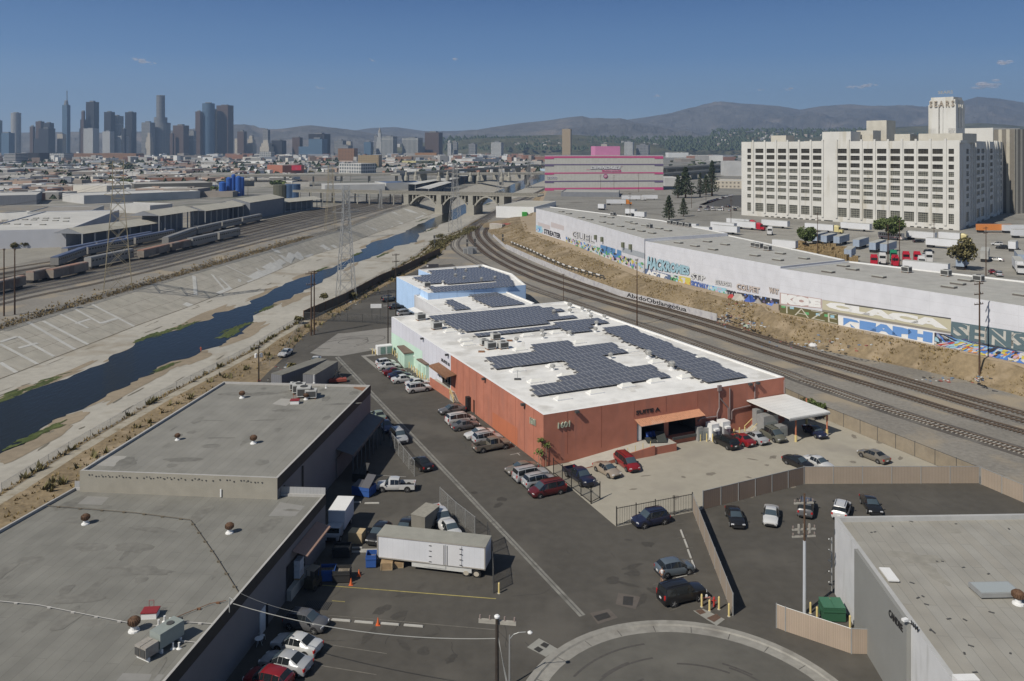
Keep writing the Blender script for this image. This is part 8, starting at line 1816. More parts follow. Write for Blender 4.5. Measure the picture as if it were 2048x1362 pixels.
# ---------------------------------------------------------------- trucks of the upper yard
def semi(label, x, y, hd, L=14, col=None, cab=None, txt=None, roofm=None, grp='trailers and trucks of the upper yard'):
 p = P(x, y, PZ); t = thing('semi_truck' if cab else 'semi_trailer', label, 'truck' if cab else 'trailer', tuple(p), hd, grp); wm = col or mat('trailer_white', (.60, .61, .63), .6, .05, .3)
 mb = MB(); mb.box((0, 0, 1.2), (L, 2.6, 2.9)); mb.build('box', wm, t); mb = MB(); mb.box((0, 0, 4.103), (L + .05, 2.65, .06)); mb.build('roof', roofm or mat('trailer_top', (.40, .40, .37), .8, .1, .6), t)
 mb = MB(); mb.box((-L / 2 + 1.6, 0, .1), (2.4, 2.4, 1.0)); mb.build('bogie', M_trim, t); mb = MB(); mb.box((L * .28, 0, .1), (.3, 2.0, 1.1)); mb.build('landing_leg', M_trim, t)
 if cab:
  mb = MB(); X = L / 2 + .4; mb.prism([(X, -1.2), (X + 2.3, -1.2), (X + 2.3, 1.2), (X, 1.2)], .8, 3.4, 0, None, True); mb.v += [(X, -1.2, 3.4), (X + 2.3, -1.0, 3.4), (X, -1.0, 4.1), (X + .8, -.8, 4.1), (X, 1.2, 3.4), (X + 2.3, 1.0, 3.4), (X, 1.0, 4.1), (X + .8, .8, 4.1)]; k = len(mb.v) - 8
  mb.f += [(k, k + 1, k + 3, k + 2), (k + 4, k + 6, k + 7, k + 5), (k + 2, k + 3, k + 7, k + 6), (k + 3, k + 1, k + 5, k + 7)]; mb.m += [0] * 4; mb.box((X + 3.2, 0, .7), (1.8, 1.9, 1.3)); mb.build('cab', cab, t); mb = MB(); mb.box((X + 2.32, 0, 2.1), (.08, 2.0, .9)); mb.build('windshield', M_glass, t)
  for s in (-1, 1): mb = MB(); mb.tube((X + 3.2, s * .8, .5), (X + 3.2, s * 1.2, .5), .5, 12); mb.build('wheel', M_tyre, t)
 if txt:
  for s_, z0, z1, w_ in txt: text_on(s_, [V(-L * w_, -1.3, z0), V(L * w_, -1.3, z0), V(L * w_, -1.3, z1), V(-L * w_, -1.3, z1)], flat('faded_red_text', (.42, .18, .17)), 'lettering', t, .06, .01)
M_redc = flat('cab_red', (.42, .02, .04), .35); M_yelc = flat('cab_yellow', (.55, .48, .24), .4); M_whc = flat('cab_white', (.55, .55, .55), .4); M_bs = grid('blue_trailer_side', (.22, .26, .33), (.30, .36, .45), 1.2, 30, .1, .6)
u_ = math.atan2(su.y, su.x); w_ = math.atan2(sv2.y, sv2.x)
UT = [('UNIVERSAL', 2.9, 3.8, .42), ('TRUCKING INC', 2.25, 2.6, .3), ('213 625', 1.6, 2.0, .2)]
for a_ in [('white trailer with bright red cab at the left of the truck yard', 1493, 459, u_, 12, None, M_redc), ('white trailer behind the red cab, upper left', 1478, 453, u_, 14, None, M_redc), ('long white trailer under the cream block left of the round tree', 1551, 456, u_, 15), ('long white trailer with yellow cab right of the round tree', 1640, 464, u_, 15, None, M_yelc), ('white trailer against the cream block behind the yellow cab', 1712, 462, u_, 15),
           ('white trailer with red UNIVERSAL lettering, clearer one', 1843, 481, u_, 12.5, None, None, UT), ('white trailer with faded UNIVERSAL lettering, lower one', 1885, 497, u_, 12.5, None, None, UT), ('white trailer with tan cab behind the UNIVERSAL trailers', 1900, 483, u_, 9, None, M_yelc), ('orange container trailer beside the cream block corner', 1989, 465, -.02, 17, flat('orange_box', (.60, .22, .06), .6), None, None, flat('orange_top', (.6, .25, .1))), ('white trailer right of the orange one', 2030, 466, -.02, 12), ('white trailer at the right edge below the orange one', 2046, 476, -.02, 10),
           ('blue sided trailer behind the pallets, leftmost of the angled row', 1640, 484, w_, 14, M_bs), ('blue sided trailer second of the angled row behind the pallets', 1658, 487, w_, 14, M_bs), ('blue sided trailer third of the angled row behind the pallets', 1683, 489, w_, 14, M_bs), ('blue ribbed container right of the pallets', 1722, 496, w_, 14, M_bs), ('long trailer with white front, left of the pair right of the pallets', 1755, 502, w_, 15, M_bs), ('long trailer with white front, right of the pair right of the pallets', 1777, 505, w_, 15, M_bs), ('blue trailer lowest behind the pallets', 1700, 517, w_ + .15, 12, M_bs),
           ('silver trailer beside the tall pole far right', 1970, 520, w_ + .12, 15, mat('silver_trailer', (.36, .36, .34), .5, .15, .6)), ('white trailer on the far right edge, upper of two', 2040, 527, w_ + .2, 14, M_bs), ('big white trailer with white cab at the right edge, lower of two', 2036, 541, w_ + math.pi + .2, 14, None, M_whc), ('small white box truck far right', 2026, 502, w_, 6, None, M_whc), ('white trailer behind the tree with red flowers', 1925, 537, w_, 9, M_bs), ('white trailer standing parallel to the near parapet', 1852, 548, u_ + .1, 14),
           ('white trailer standing on the far parapet, right of the pines', 1379, 463, u_ + .1, 9), ('white trailer next to it further right', 1404, 470, u_ + .1, 9), ('white trailer end on the left section edge', 1262, 431, u_ + .1, 7), ('white trailer second from left on the far section edge', 1281, 437, u_ + .1, 7), ('white trailer near the left trees', 1204, 420, u_ + .1, 5), ('white trailer lower right of the left pair', 1570, 500, u_ + .1, 10),
           ('white trailer with orange cab behind the painted warehouse', 1232, 410, -.05, 14, None, flat('cab_orange', (.55, .20, .04), .4)), ('long white trailer with white cab behind the painted warehouse', 1262, 401, -.05, 15, None, M_whc), ('far white trailer right of it', 1300, 400, -.05, 12), ('pale trailer in the row left of the red cab, front', 1452, 468, u_, 14), ('pale trailer in the row left of the red cab, rear', 1447, 461, u_, 14)]: semi(*a_)
for i, (x, y, m_, l_) in enumerate([(1748, 532, M_redc, 'red tractor cab leftmost of the cluster behind the warehouse roof'), (1765, 528, M_whc, 'pale grey tractor cab beside the red one'), (1787, 522, flat('cab_green', (.03, .22, .12), .4), 'green tractor cab in the cluster'), (1790, 533, M_redc, 'large crimson tractor cab in front of the green one'), (1812, 525, M_redc, 'crimson tractor cab between the two tall poles'), (1815, 541, M_redc, 'red tractor cab low behind the roof between the poles'), (1834, 525, M_redc, 'square red tractor cab right of the second pole'), (1843, 535, M_whc, 'white tractor cab behind the roof edge'), (1858, 526, M_whc, 'white box van in the cluster'), (1540, 470, M_whc, 'small white tractor under the long trailer')]):
 t = thing('tractor_cab', l_, 'truck', tuple(P(x, y, PZ)), w_ + math.pi + .3, 'tractor cabs behind the warehouse'); mb = MB(); mb.prism([(-1.2, -1.2), (1.2, -1.2), (1.2, 1.2), (-1.2, 1.2)], .7, 3.5, 0, None, True); mb.box((2.0, 0, .7), (1.7, 1.9, 1.3)); mb.box((-.5, 0, 3.5), (1.3, 2.1, .6)); mb.build('body', m_, t); mb = MB(); mb.box((1.22, 0, 2.2), (.06, 2.0, .9)); mb.build('windshield', M_glass, t)
 for sx in (2.1, -1.8):
  for s in (-1, 1): mb = MB(); mb.tube((sx, s * .85, .5), (sx, s * 1.2, .5), .5, 12); mb.build('wheel', M_tyre, t)
 mb = MB(); mb.box((-2.6, 0, .5), (3.2, .9, .4)); mb.build('chassis', M_trim, t)
t = thing('bus', 'white bus with red trim and dark windows in the truck yard', 'bus', tuple(P(1782, 479, PZ)), u_ + math.pi); mb = MB(); mb.box((0, 0, .6), (11, 2.5, 2.5)); mb.build('body', flat('bus_white', (.58, .54, .50), .5), t); mb = MB()
for i in range(10): mb.box((-4.8 + i * 1.02, 1.26, 1.9), (.7, .04, .8))
local_each_ = mb.build('windows', M_glass, t); local_each_['kind'] = 'stuff'
mb = MB(); mb.box((0, 1.27, 1.1), (10.5, .04, .16)); mb.build('stripe', M_redc, t)
for sx in (-3.6, 3.6): mb = MB(); mb.tube((sx, .9, .5), (sx, 1.3, .5), .5, 12); mb.build('wheel', M_tyre, t)
r = random.Random(8); pal = proto('pallet_stack', 'pallets', [('stack', lambda mb: [mb.box((0, 0, i * .17), (1.2, 1.2, .12)) for i in range(9)] and [mb.box((0, k, .12), (1.2, .1, 1.45)) for k in (-.5, 0, .5)], mat('pallet_wood', (.34, .25, .13), .9, .25, 1.5))])
for i in range(78):
 o = pal if i == 0 else copy_tree(pal); q = P(1582 + (i % 13) * 8.6 + r.uniform(-2, 2) + (i // 13) * 5, 489 + (i // 13) * 4.6 + (i % 13) * .9, PZ); o.location = q; o.rotation_euler = (0, 0, r.uniform(0, 1.5)); o.scale = (1.5, 1.5, r.uniform(.8, 1.6)); tag(o, 'stack of weathered wooden pallets behind the warehouse roof', 'pallets', 'pallet stacks behind the warehouse')
for x, y, tp_, l_ in [(1635, 513, 425, 'by the pallets'), (1776, 537, 448, 'left of the pair by the crimson cabs'), (1799, 540, 440, 'right of the pair by the crimson cabs'), (1972, 552, 453, 'tallest at the far right of the truck yard'), (1868, 490, 438, 'in front of the cream block'), (1462, 458, 392, 'left of the red cab'), (1260, 442, 385, 'left of the pines behind the roof'), (1201, 384, 349, 'before the banded building, left one'), (1228, 384, 350, 'before the banded building, middle one'), (1277, 384, 347, 'before the banded building, right one'), (1383, 416, 375, 'beside the straight road'), (1412, 404, 360, 'farther along the straight road')]: pole('brown pole ' + l_, x, y, tp_, [(.5, 2.4), (2.2, 2.2)], .16, PZ, ins=False)
for lab, *q in [('pale angled road', (1305, 440), (1365, 413), (1447, 389), (1470, 389), (1390, 416), (1335, 441)), ('dark parking lot', (1398, 409), (1453, 391), (1483, 390), (1483, 415), (1452, 415))]:
 sheet('road' if 'road' in lab else 'parking_lot', PP(q, PZ), PZ + .02, mat('far_' + lab.split()[0], (.27, .26, .235) if 'road' in lab else (.085, .082, .078), .9, .1, .3))
sheet('yard_concrete', PP([(1440, 452), (1500, 445), (1920, 470), (2100, 455), (2100, 560), (1700, 520), (1500, 480)], PZ), PZ + .015, mat('yard_concrete', (.30, .285, .25), .9, .15, .3, big=.04, col2=(.22, .21, .185), thr=.56))
# ---------------------------------------------------------------- trees
def crown_mesh(mb, c, rx, rz_, n, leaf, seed, pine=False, lobes=13):
 rr = random.Random(seed); L_ = [(V(rr.uniform(-.55, .55) * rx, rr.uniform(-.55, .55) * rx, rr.uniform(-.5, .6) * rz_), rr.uniform(.35, .62)) for _ in range(lobes)]
 for i in range(n):
  if pine:
   h = rr.random() ** 1.15; w = rx * min(1, 1.25 - 1.1 * h) * (.6 + .5 * abs(math.sin(h * 19))); a = rr.uniform(0, 6.28); k = rr.uniform(.35, 1.15) * w; p = V(k * math.cos(a), k * math.sin(a), (h * 2 - 1) * rz_)
  else:
   o_, s = rr.choice(L_); d = V(rr.gauss(0, 1), rr.gauss(0, 1), rr.gauss(0, 1)).normalized(); k = rr.uniform(.7, 1.05); p = o_ + V(d.x * rx * s * k, d.y * rx * s * k, d.z * rz_ * s * k)
  nn = V(rr.gauss(0, 1), rr.gauss(0, 1), rr.gauss(.6, 1)).normalized(); u = nn.orthogonal().normalized() * leaf * rr.uniform(.6, 1.3); v = nn.cross(u).normalized() * leaf * rr.uniform(.5, 1.0)
  q = Vector(c) + p; mb.face([q - u, q - v * .8, q + u, q + v], i % 3)
TM = {k: [mat('leaf_%s%d' % (k, i), mul(c, f), .9, .2, .5, big=.3) for i, f in enumerate((.7, 1.0, 1.35))] for k, c in {'g': (.10, .13, .045), 'p': (.045, .06, .032), 'l': (.11, .15, .04), 'b': (.13, .115, .05)}.items()}
def tree(label, x, y, ytop, wpx, kind='g', z=PZ, n=900, leaf=None, grp=None, name='tree', pine=False, seed=None):
 b = P(x, y, z); h = max(2, zof(ytop, b.y) - z); rx = wpx / 2 * b.y / F; t = thing(name, label, 'tree', tuple(b), 0, grp)
 mb = MB(); mb.tube((0, 0, 0), (0, 0, h * .5), max(.12, h * .03), 7, 0, h * .015)
 for k in range(4): a = k * 1.6; mb.tube((0, 0, h * .38), (rx * .45 * math.cos(a), rx * .45 * math.sin(a), h * .7), h * .014, 5, 0, h * .006)
 mb.build('trunk', M_wood, t); mb = MB(); hb = h * (.12 if pine else .28); crown_mesh(mb, (0, 0, (h + hb) / 2), rx, (h - hb) / 2, n, leaf or max(.22, rx * .11), seed or int(x + y), pine); mb.build('crown', TM[kind], t); return t
tree('large round bright green tree behind the warehouse roof beside the pallets', 1611, 497, 452, 40, 'g', n=2200); tree('broad dark leafy tree in front of the cream block', 1777, 480, 436, 58, 'g', n=2200); tree('leafy tree with reddish branches behind the near roof', 1929, 540, 474, 56, 'b', n=1800)
for i, (x, y, tp_, w_2, l_) in enumerate([(1338, 441, 391, 26, 'nearest pine left of the slanted road'), (1367, 433, 396, 20, 'pine just right of the nearest one'), (1371, 396, 334, 36, 'tall dark pine group right of the banded building'), (1356, 396, 350, 22, 'shorter pine left of the tall dark ones'), (1424, 392, 322, 26, 'tallest slim pine left of the cream block'), (1400, 394, 345, 16, 'thin pine between the two tall ones'), (1412, 390, 350, 22, 'low pine behind the slim ones')]): tree(l_, x, y, tp_, w_2, 'p', n=1300, pine=True, name='pine_tree')
tree('green bush behind the canopy at the railway fence', 1632, 838, 800, 40, 'g', 0, 1100, .2, name='bush'); tree('low green bush hugging the railway fence', 1612, 822, 796, 30, 'b', 0, 700, .2, name='bush')
t = thing('fan_palm', 'small leafy papaya like plant at the terracotta corner', 'plant', tuple(P(1082, 934))); r = random.Random(3)
for x_, hh2 in ((0, 3.9), (.7, 3.2), (-.3, 2.2)):
 mb = MB(); mb.tube((x_, 0, 0), (x_ * 1.1, 0, hh2), .06, 6, 0, .04); mb.build('trunk', mat('plant_stem', (.25, .2, .14)), t); mb = MB(); crown_mesh(mb, (x_ * 1.1, 0, hh2), .65, .4, 120, .14, int(hh2 * 10)); mb.build('crown', TM['l'], t)
r = random.Random(17)
for i, (x, y) in enumerate([(30, 497), (52, 496), (78, 493), (100, 492), (120, 490)]): tree('scrubby bush along the long white warehouse wall, %s' % nth(i, 5), x, y, y - r.uniform(9, 13), 18, 'b', 0, 260, .8, name='bush')
for i, (x, y, l_) in enumerate([(598, 648, 'at the far gate post'), (648, 600, 'under the grey pylon, left'), (705, 598, 'under the grey pylon, right'), (880, 480, 'by the river fence before the track curve'), (868, 492, 'bigger one by the river fence before the curve'), (583, 745, 'dry one left of the containers')]): tree('scrub bush ' + l_, x, y, y - 13, 20, 'b', 0, 420, .3, name='bush')
# ---------------------------------------------------------------- hills and mountains
def range_(name, crest, base_y, D0, D1, m, amp, seed, n=320, rows=34):
 """ridge: foot at distance D0 (image row base_y), crest at D1 following the surveyed skyline"""
 g = MB(); x0, x1 = crest[0][0], crest[-1][0]; idx = []
 for i in range(n + 1):
  x = x0 + (x1 - x0) * i / n; cy = lerp_y([(b, a) for a, b in crest], x); row = []
  for j in range(rows + 1):
   s = j / rows; D = D0 + (D1 - D0) * s; zc = zof(cy, D1); z = zc * (s ** .85)
   wx = (x - 1024) / F * D; k = amp * min(1, 4 * s) * (1.25 - s) * noise.fractal(Vector((wx * .9 / (D1 - D0), D * 1.1 / (D1 - D0) * 1.6, seed)) * 2.2, .9, 2.2, 7)
   q = (x - 1024) / F
   row.append(len(g.v)); g.v.append((q * D, D, max(-2, z + k * (1 if j < rows - 1 else .08))))
  idx.append(row)
 for i in range(n):
  for j in range(rows): g.f.append((idx[i][j], idx[i + 1][j], idx[i + 1][j + 1], idx[i][j + 1])); g.m.append(0)
 return struct(g, name, m, False)
M_mt = mat('mountain_scrub', (.125, .12, .115), 1, .35, .008, 0, big=.0012, col2=(.21, .185, .165), thr=.56)
M_hl = mat('hill_scrub', (.085, .085, .05), 1, .5, .01, 0, big=.002, col2=(.19, .16, .10), thr=.56)
range_('mountains', [(1180, 262), (1250, 240), (1300, 233), (1350, 225), (1400, 212), (1440, 205), (1500, 208), (1560, 212), (1600, 219), (1640, 212), (1700, 208), (1750, 212), (1800, 210), (1850, 213), (1900, 208), (1930, 200), (1955, 193), (2000, 197), (2048, 205), (2120, 212)], 0, 8600, 11800, M_mt, 330, 1)
range_('mountains', [(640, 268), (700, 262), (740, 256), (790, 254), (850, 262), (900, 262), (950, 260), (1000, 264)], 0, 8800, 11600, M_mt, 140, 2)
range_('mountains', [(900, 276), (940, 262), (980, 255), (1040, 246), (1100, 240), (1140, 234), (1165, 232), (1180, 236), (1240, 238), (1260, 243), (1320, 252), (1400, 262), (1450, 270), (1520, 281)], 0, 7000, 9400, M_mt, 200, 3)
range_('mountains', [(-80, 270), (0, 263), (40, 265), (160, 263), (200, 265), (330, 262), (400, 256), (470, 250), (490, 250), (520, 258), (560, 258), (600, 252), (620, 250), (680, 257), (720, 262), (750, 268), (780, 272), (830, 278), (900, 288)], 0, 6200, 8200, M_mt, 140, 4)
range_('hills', [(740, 296), (800, 288), (850, 285), (900, 281), (950, 275), (1000, 273), (1060, 271), (1140, 269), (1200, 273), (1260, 277), (1330, 281), (1400, 288), (1460, 296)], 0, 4600, 5600, M_hl, 60, 5)
range_('hills', [(1340, 296), (1400, 278), (1450, 268), (1500, 263), (1600, 264), (1700, 260), (1800, 254), (1880, 250), (1960, 246), (2010, 249), (2060, 254), (2150, 262)], 0, 4400, 6000, M_hl, 70, 6)
r = random.Random(99); hm = [flat('house%d' % i, c, .8) for i, c in enumerate([(.50, .48, .44), (.42, .36, .30), (.34, .34, .34), (.45, .40, .36)])]
hp = []
for i in range(240):
 x = r.choice((r.uniform(1420, 2040), r.uniform(900, 1420), r.uniform(500, 800))); lo = 292 if x < 1420 else 290; cy = 280 if x < 1420 else 262
 if 1483 < x < 1915: cy = 262; lo = 279
 y = r.uniform(cy + 3, lo); D0, D1, c = (4600, 5600, 275) if x > 760 and x < 1420 else ((4400, 6000, 256) if x >= 1420 else (6200, 8200, 262))
 zc = zof(c, D1); s = .5
 for _ in range(12): D = D0 + (D1 - D0) * s; z = zc * s ** .85; s = min(.98, max(.02, s + (zof(y, D) - z) / zc * .5))
 D = D0 + (D1 - D0) * s; q = V((x - 1024) / F * D, D - 40, zof(y, D)); w = r.uniform(9, 20) * (D / 5000); mb = MB(); mb.box((0, 0, -w * .5), (w, w * .7, w * .85), 0); mb.v += [(-w / 2, 0, w * .5), (w / 2, 0, w * .5)]; k = len(mb.v) - 2; mb.f += [(4, 5, k + 1, k), (6, 7, k, k + 1)]; mb.m += [0, 0]
 o = mb.build('hillside_house', hm[i % 4]); o.location = q; o.rotation_euler = (0, 0, r.uniform(0, 3)); tag(o, 'tiny pale house on a distant green brown hillside', 'house', 'houses on the distant hills')
# ---------------------------------------------------------------- downtown towers
def gm(k):
 d = {'dk': ((.035, .035, .04), (.02, .022, .028), 3, 3.9, 1.0), 'br': ((.11, .075, .06), (.05, .04, .038), 3, 3.9, 1.6), 'bl': ((.05, .075, .11), (.10, .16, .23), 4, 4, .5), 'wh': ((.52, .52, .50), (.10, .11, .12), 6, 6, 2.2), 'rb': ((.46, .46, .43), (.09, .10, .11), 7, 90, 2.4), 'gy': ((.28, .28, .28), (.10, .11, .12), 7, 8, 2.0), 'cr': ((.46, .42, .35), (.18, .16, .14), 4, 3.9, 2.2), 'tn': ((.40, .31, .19), (.20, .15, .09), 4, 4, 1.8), 'bd': ((.44, .44, .43), (.05, .05, .06), 400, 4.2, 2.2), 'bk': ((.30, .17, .10), (.10, .08, .07), 4.5, 4.2, 2.2)}[k]
 return grid('tower_' + k, d[0], d[1], d[2], d[3], d[4], .35 if k == 'bl' else .6)
TS = [(-8, 4, 241, 'bl', ''), (23, 41, 226, 'bd', 'c'), (4, 28, 266, 'bl', ''), (60, 70, 253, 'br', ''), (72, 88, 243, 'br', ''), (88, 107, 246, 'dk', ''), (79, 109, 257, 'dk', ''), (70, 101, 277, 'dk', ''), (115, 132, 268, 'cr', ''), (125, 140, 210, 'bl', 's'), (160, 173, 223, 'br', 't'), (173, 197, 204, 'dk', ''), (168, 197, 257, 'wh', ''), (209, 229, 224, 'dk', ''), (220, 246, 232, 'rb', ''), (206, 228, 263, 'wh', ''), (236, 257, 272, 'wh', ''), (251, 272, 224.5, 'dk', ''), (243, 252, 258, 'dk', ''), (284, 309, 245, 'gy', ''), (292, 306, 266, 'cr', 't'), (309, 340, 220, 'gy', 'u'), (340, 348, 267, 'br', ''), (347, 377, 251, 'br', ''), (359, 374, 270, 'gy', ''), (378, 392, 262, 'rb', ''), (391, 405, 223, 'br', ''), (405, 429, 207, 'bl', 'o'), (429, 434, 219, 'tn', ''), (434, 466, 211, 'br', ''), (439, 460, 225, 'bl', ''), (475, 493, 263, 'br', ''), (470, 493, 277, 'cr', ''), (494, 512, 272, 'cr', 't'), (526, 540, 260, 'gy', ''), (521, 546, 280, 'cr', 't'), (544, 572, 281, 'dk', ''), (585, 605, 275, 'br', ''), (618, 660, 268, 'dk', ''), (618, 654, 278, 'bl', ''), (598, 632, 293, 'bl', ''), (645, 653, 287, 'wh', ''), (668, 692, 281, 'gy', ''), (691, 705, 283, 'cr', ''), (671, 705, 291, 'gy', ''), (728, 746, 284, 'bl', ''), (753, 766, 265, 'wh', 'p'), (748, 757, 272, 'gy', ''), (763, 794, 273, 'rb', ''), (805, 845, 276, 'rb', ''), (830, 850, 293, 'gy', ''), (850, 885, 265, 'br', ''), (895, 904, 286, 'wh', ''), (906, 916, 284, 'gy', ''), (937, 954, 288, 'gy', ''), (982, 1007, 285, 'wh', ''), (1124, 1144, 258, 'tn', ''), (1202, 1216, 288, 'cr', ''), (1248, 1268, 284, 'wh', ''), (1272, 1300, 290, 'gy', '')]
CN = {'dk': 'dark', 'br': 'brown', 'bl': 'blue glass', 'wh': 'white gridded', 'rb': 'white ribbed', 'gy': 'grey', 'cr': 'cream', 'tn': 'tan', 'bd': 'banded cylindrical', 'bk': 'brick'}
Y0 = 4300
for i, (x0, x1, yt, k, sp) in enumerate(TS):
 Y = Y0 + (i * 37) % 160 + (240 if yt < 250 else 0) - (300 if x0 > 500 else 0); X0, X1 = (x0 - 1024) / F * Y, (x1 - 1024) / F * Y; w = (X1 - X0); cx = (X0 + X1) / 2; zt = zof(yt, Y)
 ks = [j for j, q in enumerate(TS) if q[3] == k and q[4] not in ('u', 's', 'p')] + [i]
 t = thing('tower_building', '%s tower %s' % (CN[k], ('tallest stepped and crowned of downtown' if sp == 'u' else 'with thin spire, left part of downtown' if sp == 's' else 'with pyramid top right of downtown' if sp == 'p' else 'in the distant skyline, %s of its colour' % nth(ks.index(i), len(ks)))), 'skyscraper', (cx, Y, 0)); mb = MB(); a = R(-20) if sp not in 'cou' or not sp else 0; ww = w / (math.cos(a) + .6 * abs(math.sin(a)))
 if sp == 'c': mb.lathe((0, 0, 0), [(w / 2, 0), (w / 2, zt), (w / 2 - 3, zt + 1)], 20)
 elif sp == 'u':
  for rr_, z in ((.5, .72 * 1), (.40, .84), (.26, 1.28)): mb.lathe((0 if rr_ > .45 else -w * .1, 0, 0), [(w * rr_, 0), (w * rr_, zt * z)], 16)
 elif sp == 'o': mb.lathe((0, 0, 0), [(w / 2, 0), (w / 2, zt)], 16)
 elif sp in ('t', 'p'):
  for f, z in ((1, .62), (.78, .82), (.5, 1)): mb.box((0, 0, 0), (ww * f, ww * .7 * f, zt * z), a)
 else: mb.box((0, 0, 0), (ww, ww * .6, zt), a)
 mb.build('body', gm(k), t, sp in 'cou' and sp != '')
 mb = MB()
 if sp == 's': mb.lathe((0, 0, zt - 2), [(w * .3, 0), (w * .2, 26), (w * .16, 28)], 10); mb.tube((w * .1, 0, zt), (w * .1, 0, zt + 80), 2.2, 6)
 elif sp == 'u': mb.lathe((-w * .1, 0, zt * 1.28 - 1), [(w * .24, 0), (w * .26, 4), (w * .26, 10), (w * .22, 12)], 14)
 elif sp == 'p': mb.lathe((0, 0, zt - 1), [(ww * .26, 0), (ww * .2, 10), (1, 26)], 4)
 else: mb.box((0, 0, zt + .003), (ww * .45, ww * .25, 4 + i % 4), a)
 mb.build('crown', gm('gy') if sp != 'p' else gm('cr'), t)
# ---------------------------------------------------------------- mid distance landmarks
for a_ in [('long red brick warehouse block left below the towers', 138, 322, 272, 322, 60, 27, gm('bk')), ('dark glass parking block left below the towers', 30, 324, 78, 324, 60, 30, gm('dk')), ('white striped parking structure at the left edge', 8, 328, 31, 328, 60, 30, gm('bd')), ('white gridded parking block left of the brick warehouse', 78, 323, 128, 323, 60, 28, gm('wh')), ('tan brick industrial block with tall windows right of downtown', 676, 326, 708, 326, 60, 45, gm('bk')), ('tan brick block with blue painted corner', 716, 337, 757, 337, 50, 30, gm('tn')), ('white modern building before the tan brick blocks', 678, 346, 722, 347, 40, 18, gm('wh')), ('orange red box building with red and blue billboard', 565, 347, 608, 346, 60, 15, flat('orange_box2', (.36, .15, .10))), ('white six storey block left centre', 519, 324, 542, 324, 40, 34, gm('wh')), ('orange brown brick complex right centre', 830, 316, 873, 316, 60, 24, mat('ochre', (.36, .19, .08))), ('red brick long block with rows of windows', 790, 325, 823, 325, 50, 18, gm('bk')), ('yellow low block before the orange brown complex', 832, 331, 870, 330, 50, 12, mat('yellow_w', (.46, .42, .22))), ('white hall left of the river in the far centre', 945, 328, 1000, 327, 80, 14), ('pale warehouse row above the red brick block', 300, 322, 480, 321, 90, 10), ('white blank hall left of the cream block', 1455, 352, 1484, 352, 40, 22, BW, BR, PZ), ('low store with dark front left of the cream block', 1428, 376, 1483, 377, 40, 8, gm('cr'), BR, PZ), ('low grey hall before the banded building', 1122, 393, 1238, 394, 50, 4, M_shw, M_wr, PZ), ('bus depot wall right of the banded building', 1330, 372, 1362, 372, 50, 9, BW, BR, PZ), ('pale warehouse at the left foreground of the yard, blue grey end', 86, 446, 140, 441, 40, 5), ('white hall with slanted roof at middle left', 300, 428, 345, 424, 40, 6)]: block(*a_, parts=True)
bb = P(590, 346.5); mb = MB(); mb.box((0, 0, 0), (24, .6, 9)); o = mb.build('billboard', mat('billboard_red', (.45, .03, .06), .7, .1, .1, big=.03, col2=(.30, .32, .42), thr=.5)); o.location = (bb.x, bb.y - 2, 5.5); tag(o, 'red and blue billboard on the orange box building', 'billboard')
# low-rise city: every block its own object
r = random.Random(42); CW = [(.66, .65, .62), (.56, .53, .47), (.36, .35, .33), (.70, .70, .68), (.28, .25, .22), (.40, .30, .24), (.30, .32, .35), (.33, .18, .13)]
cm = [mat('city_wall%d' % i, c, .9, .1, .2, big=.02) for i, c in enumerate(CW)]; rm_ = [mat('city_roof%d' % i, c, .9, .15, .15, big=.02) for i, c in enumerate([(.58, .56, .52), (.36, .34, .30), (.22, .205, .18), (.44, .42, .37)])]
cnt = 0
while cnt < 290:
 Y = 620 * (4100 / 620) ** (r.random() ** .9); x = r.uniform(-20, 1480); y = HZ + F * H / Y
 if y > 350 and x > 640 or (y > 372 and x > 430) or (y > 395 and x < 500) or (335 < y < 352 and x > 420) or (x > 960 and y > 330) or (1085 < x < 1330 and y > 312): continue
 s = (Y / 900) ** .45; w, d_, h = r.uniform(18, 62) * s, r.uniform(16, 45) * s, r.uniform(4.5, 9.5) * (r.uniform(1, 2.6) if Y > 2600 else 1); mb = MB(A1); mb.box((0, 0, 0), (w, d_, h), 0, 0, 1)
 for k in range(r.randint(0, 3)): mb.box((r.uniform(-.3, .3) * w, r.uniform(-.3, .3) * d_, h + .003), (r.uniform(2, 4), 2.5, 1.2), 0, 0)
 o = mb.build('city_building', [cm[r.randrange(8)], rm_[r.randrange(4)]]); p = P(x, y); o.location = p; o.rotation_euler = (0, 0, r.choice((0, .12, -.3, .3))); tag(o, 'low flat roofed city building among many in the distance', 'building', 'distant low city buildings'); cnt += 1
tv = [tree('', 900, 340, 335, w, k, 0, 130, 1.4, name='city_tree') for w, k in ((7, 'g'), (9, 'p'), (6, 'b'), (12, 'g'))]
for i in range(260):
 if i < 190: x = r.uniform(-10, 1085); y = HZ + F * H / (640 * (4300 / 640) ** (r.random() ** .8))
 else: x = r.uniform(1330, 1485); y = r.uniform(302, 352)
 if x > 640 and y > 345 and x < 1300 or (y > 392): continue
 o = copy_tree(tv[i % 4]); o.location = P(x, y); s = r.uniform(.8, 1.7) * (1.4 if y < 320 else 1); o.scale = (s, s, s * .9); o.rotation_euler = (0, 0, i); tag(o, 'dark green street tree in the distant city', 'tree', 'trees of the distant city')
for t in tv: drop(t)
for i in range(70):
 x, y = r.uniform(0, 1000), r.uniform(335, 392)
 if y > 372 and x > 560: continue
 p = P(x, y); mb = MB(); h = r.uniform(9, 14); mb.tube((0, 0, 0), (0, 0, h), .22, 5, 0, .14); mb.box((0, 0, h - .8), (2.4, .2, .25)); o = mb.build('far_pole', M_wood); o.location = p; tag(o, 'thin brown utility pole in the distant streets', 'utility pole', 'thin poles of the distant city')
g = MB(); g2 = MB()
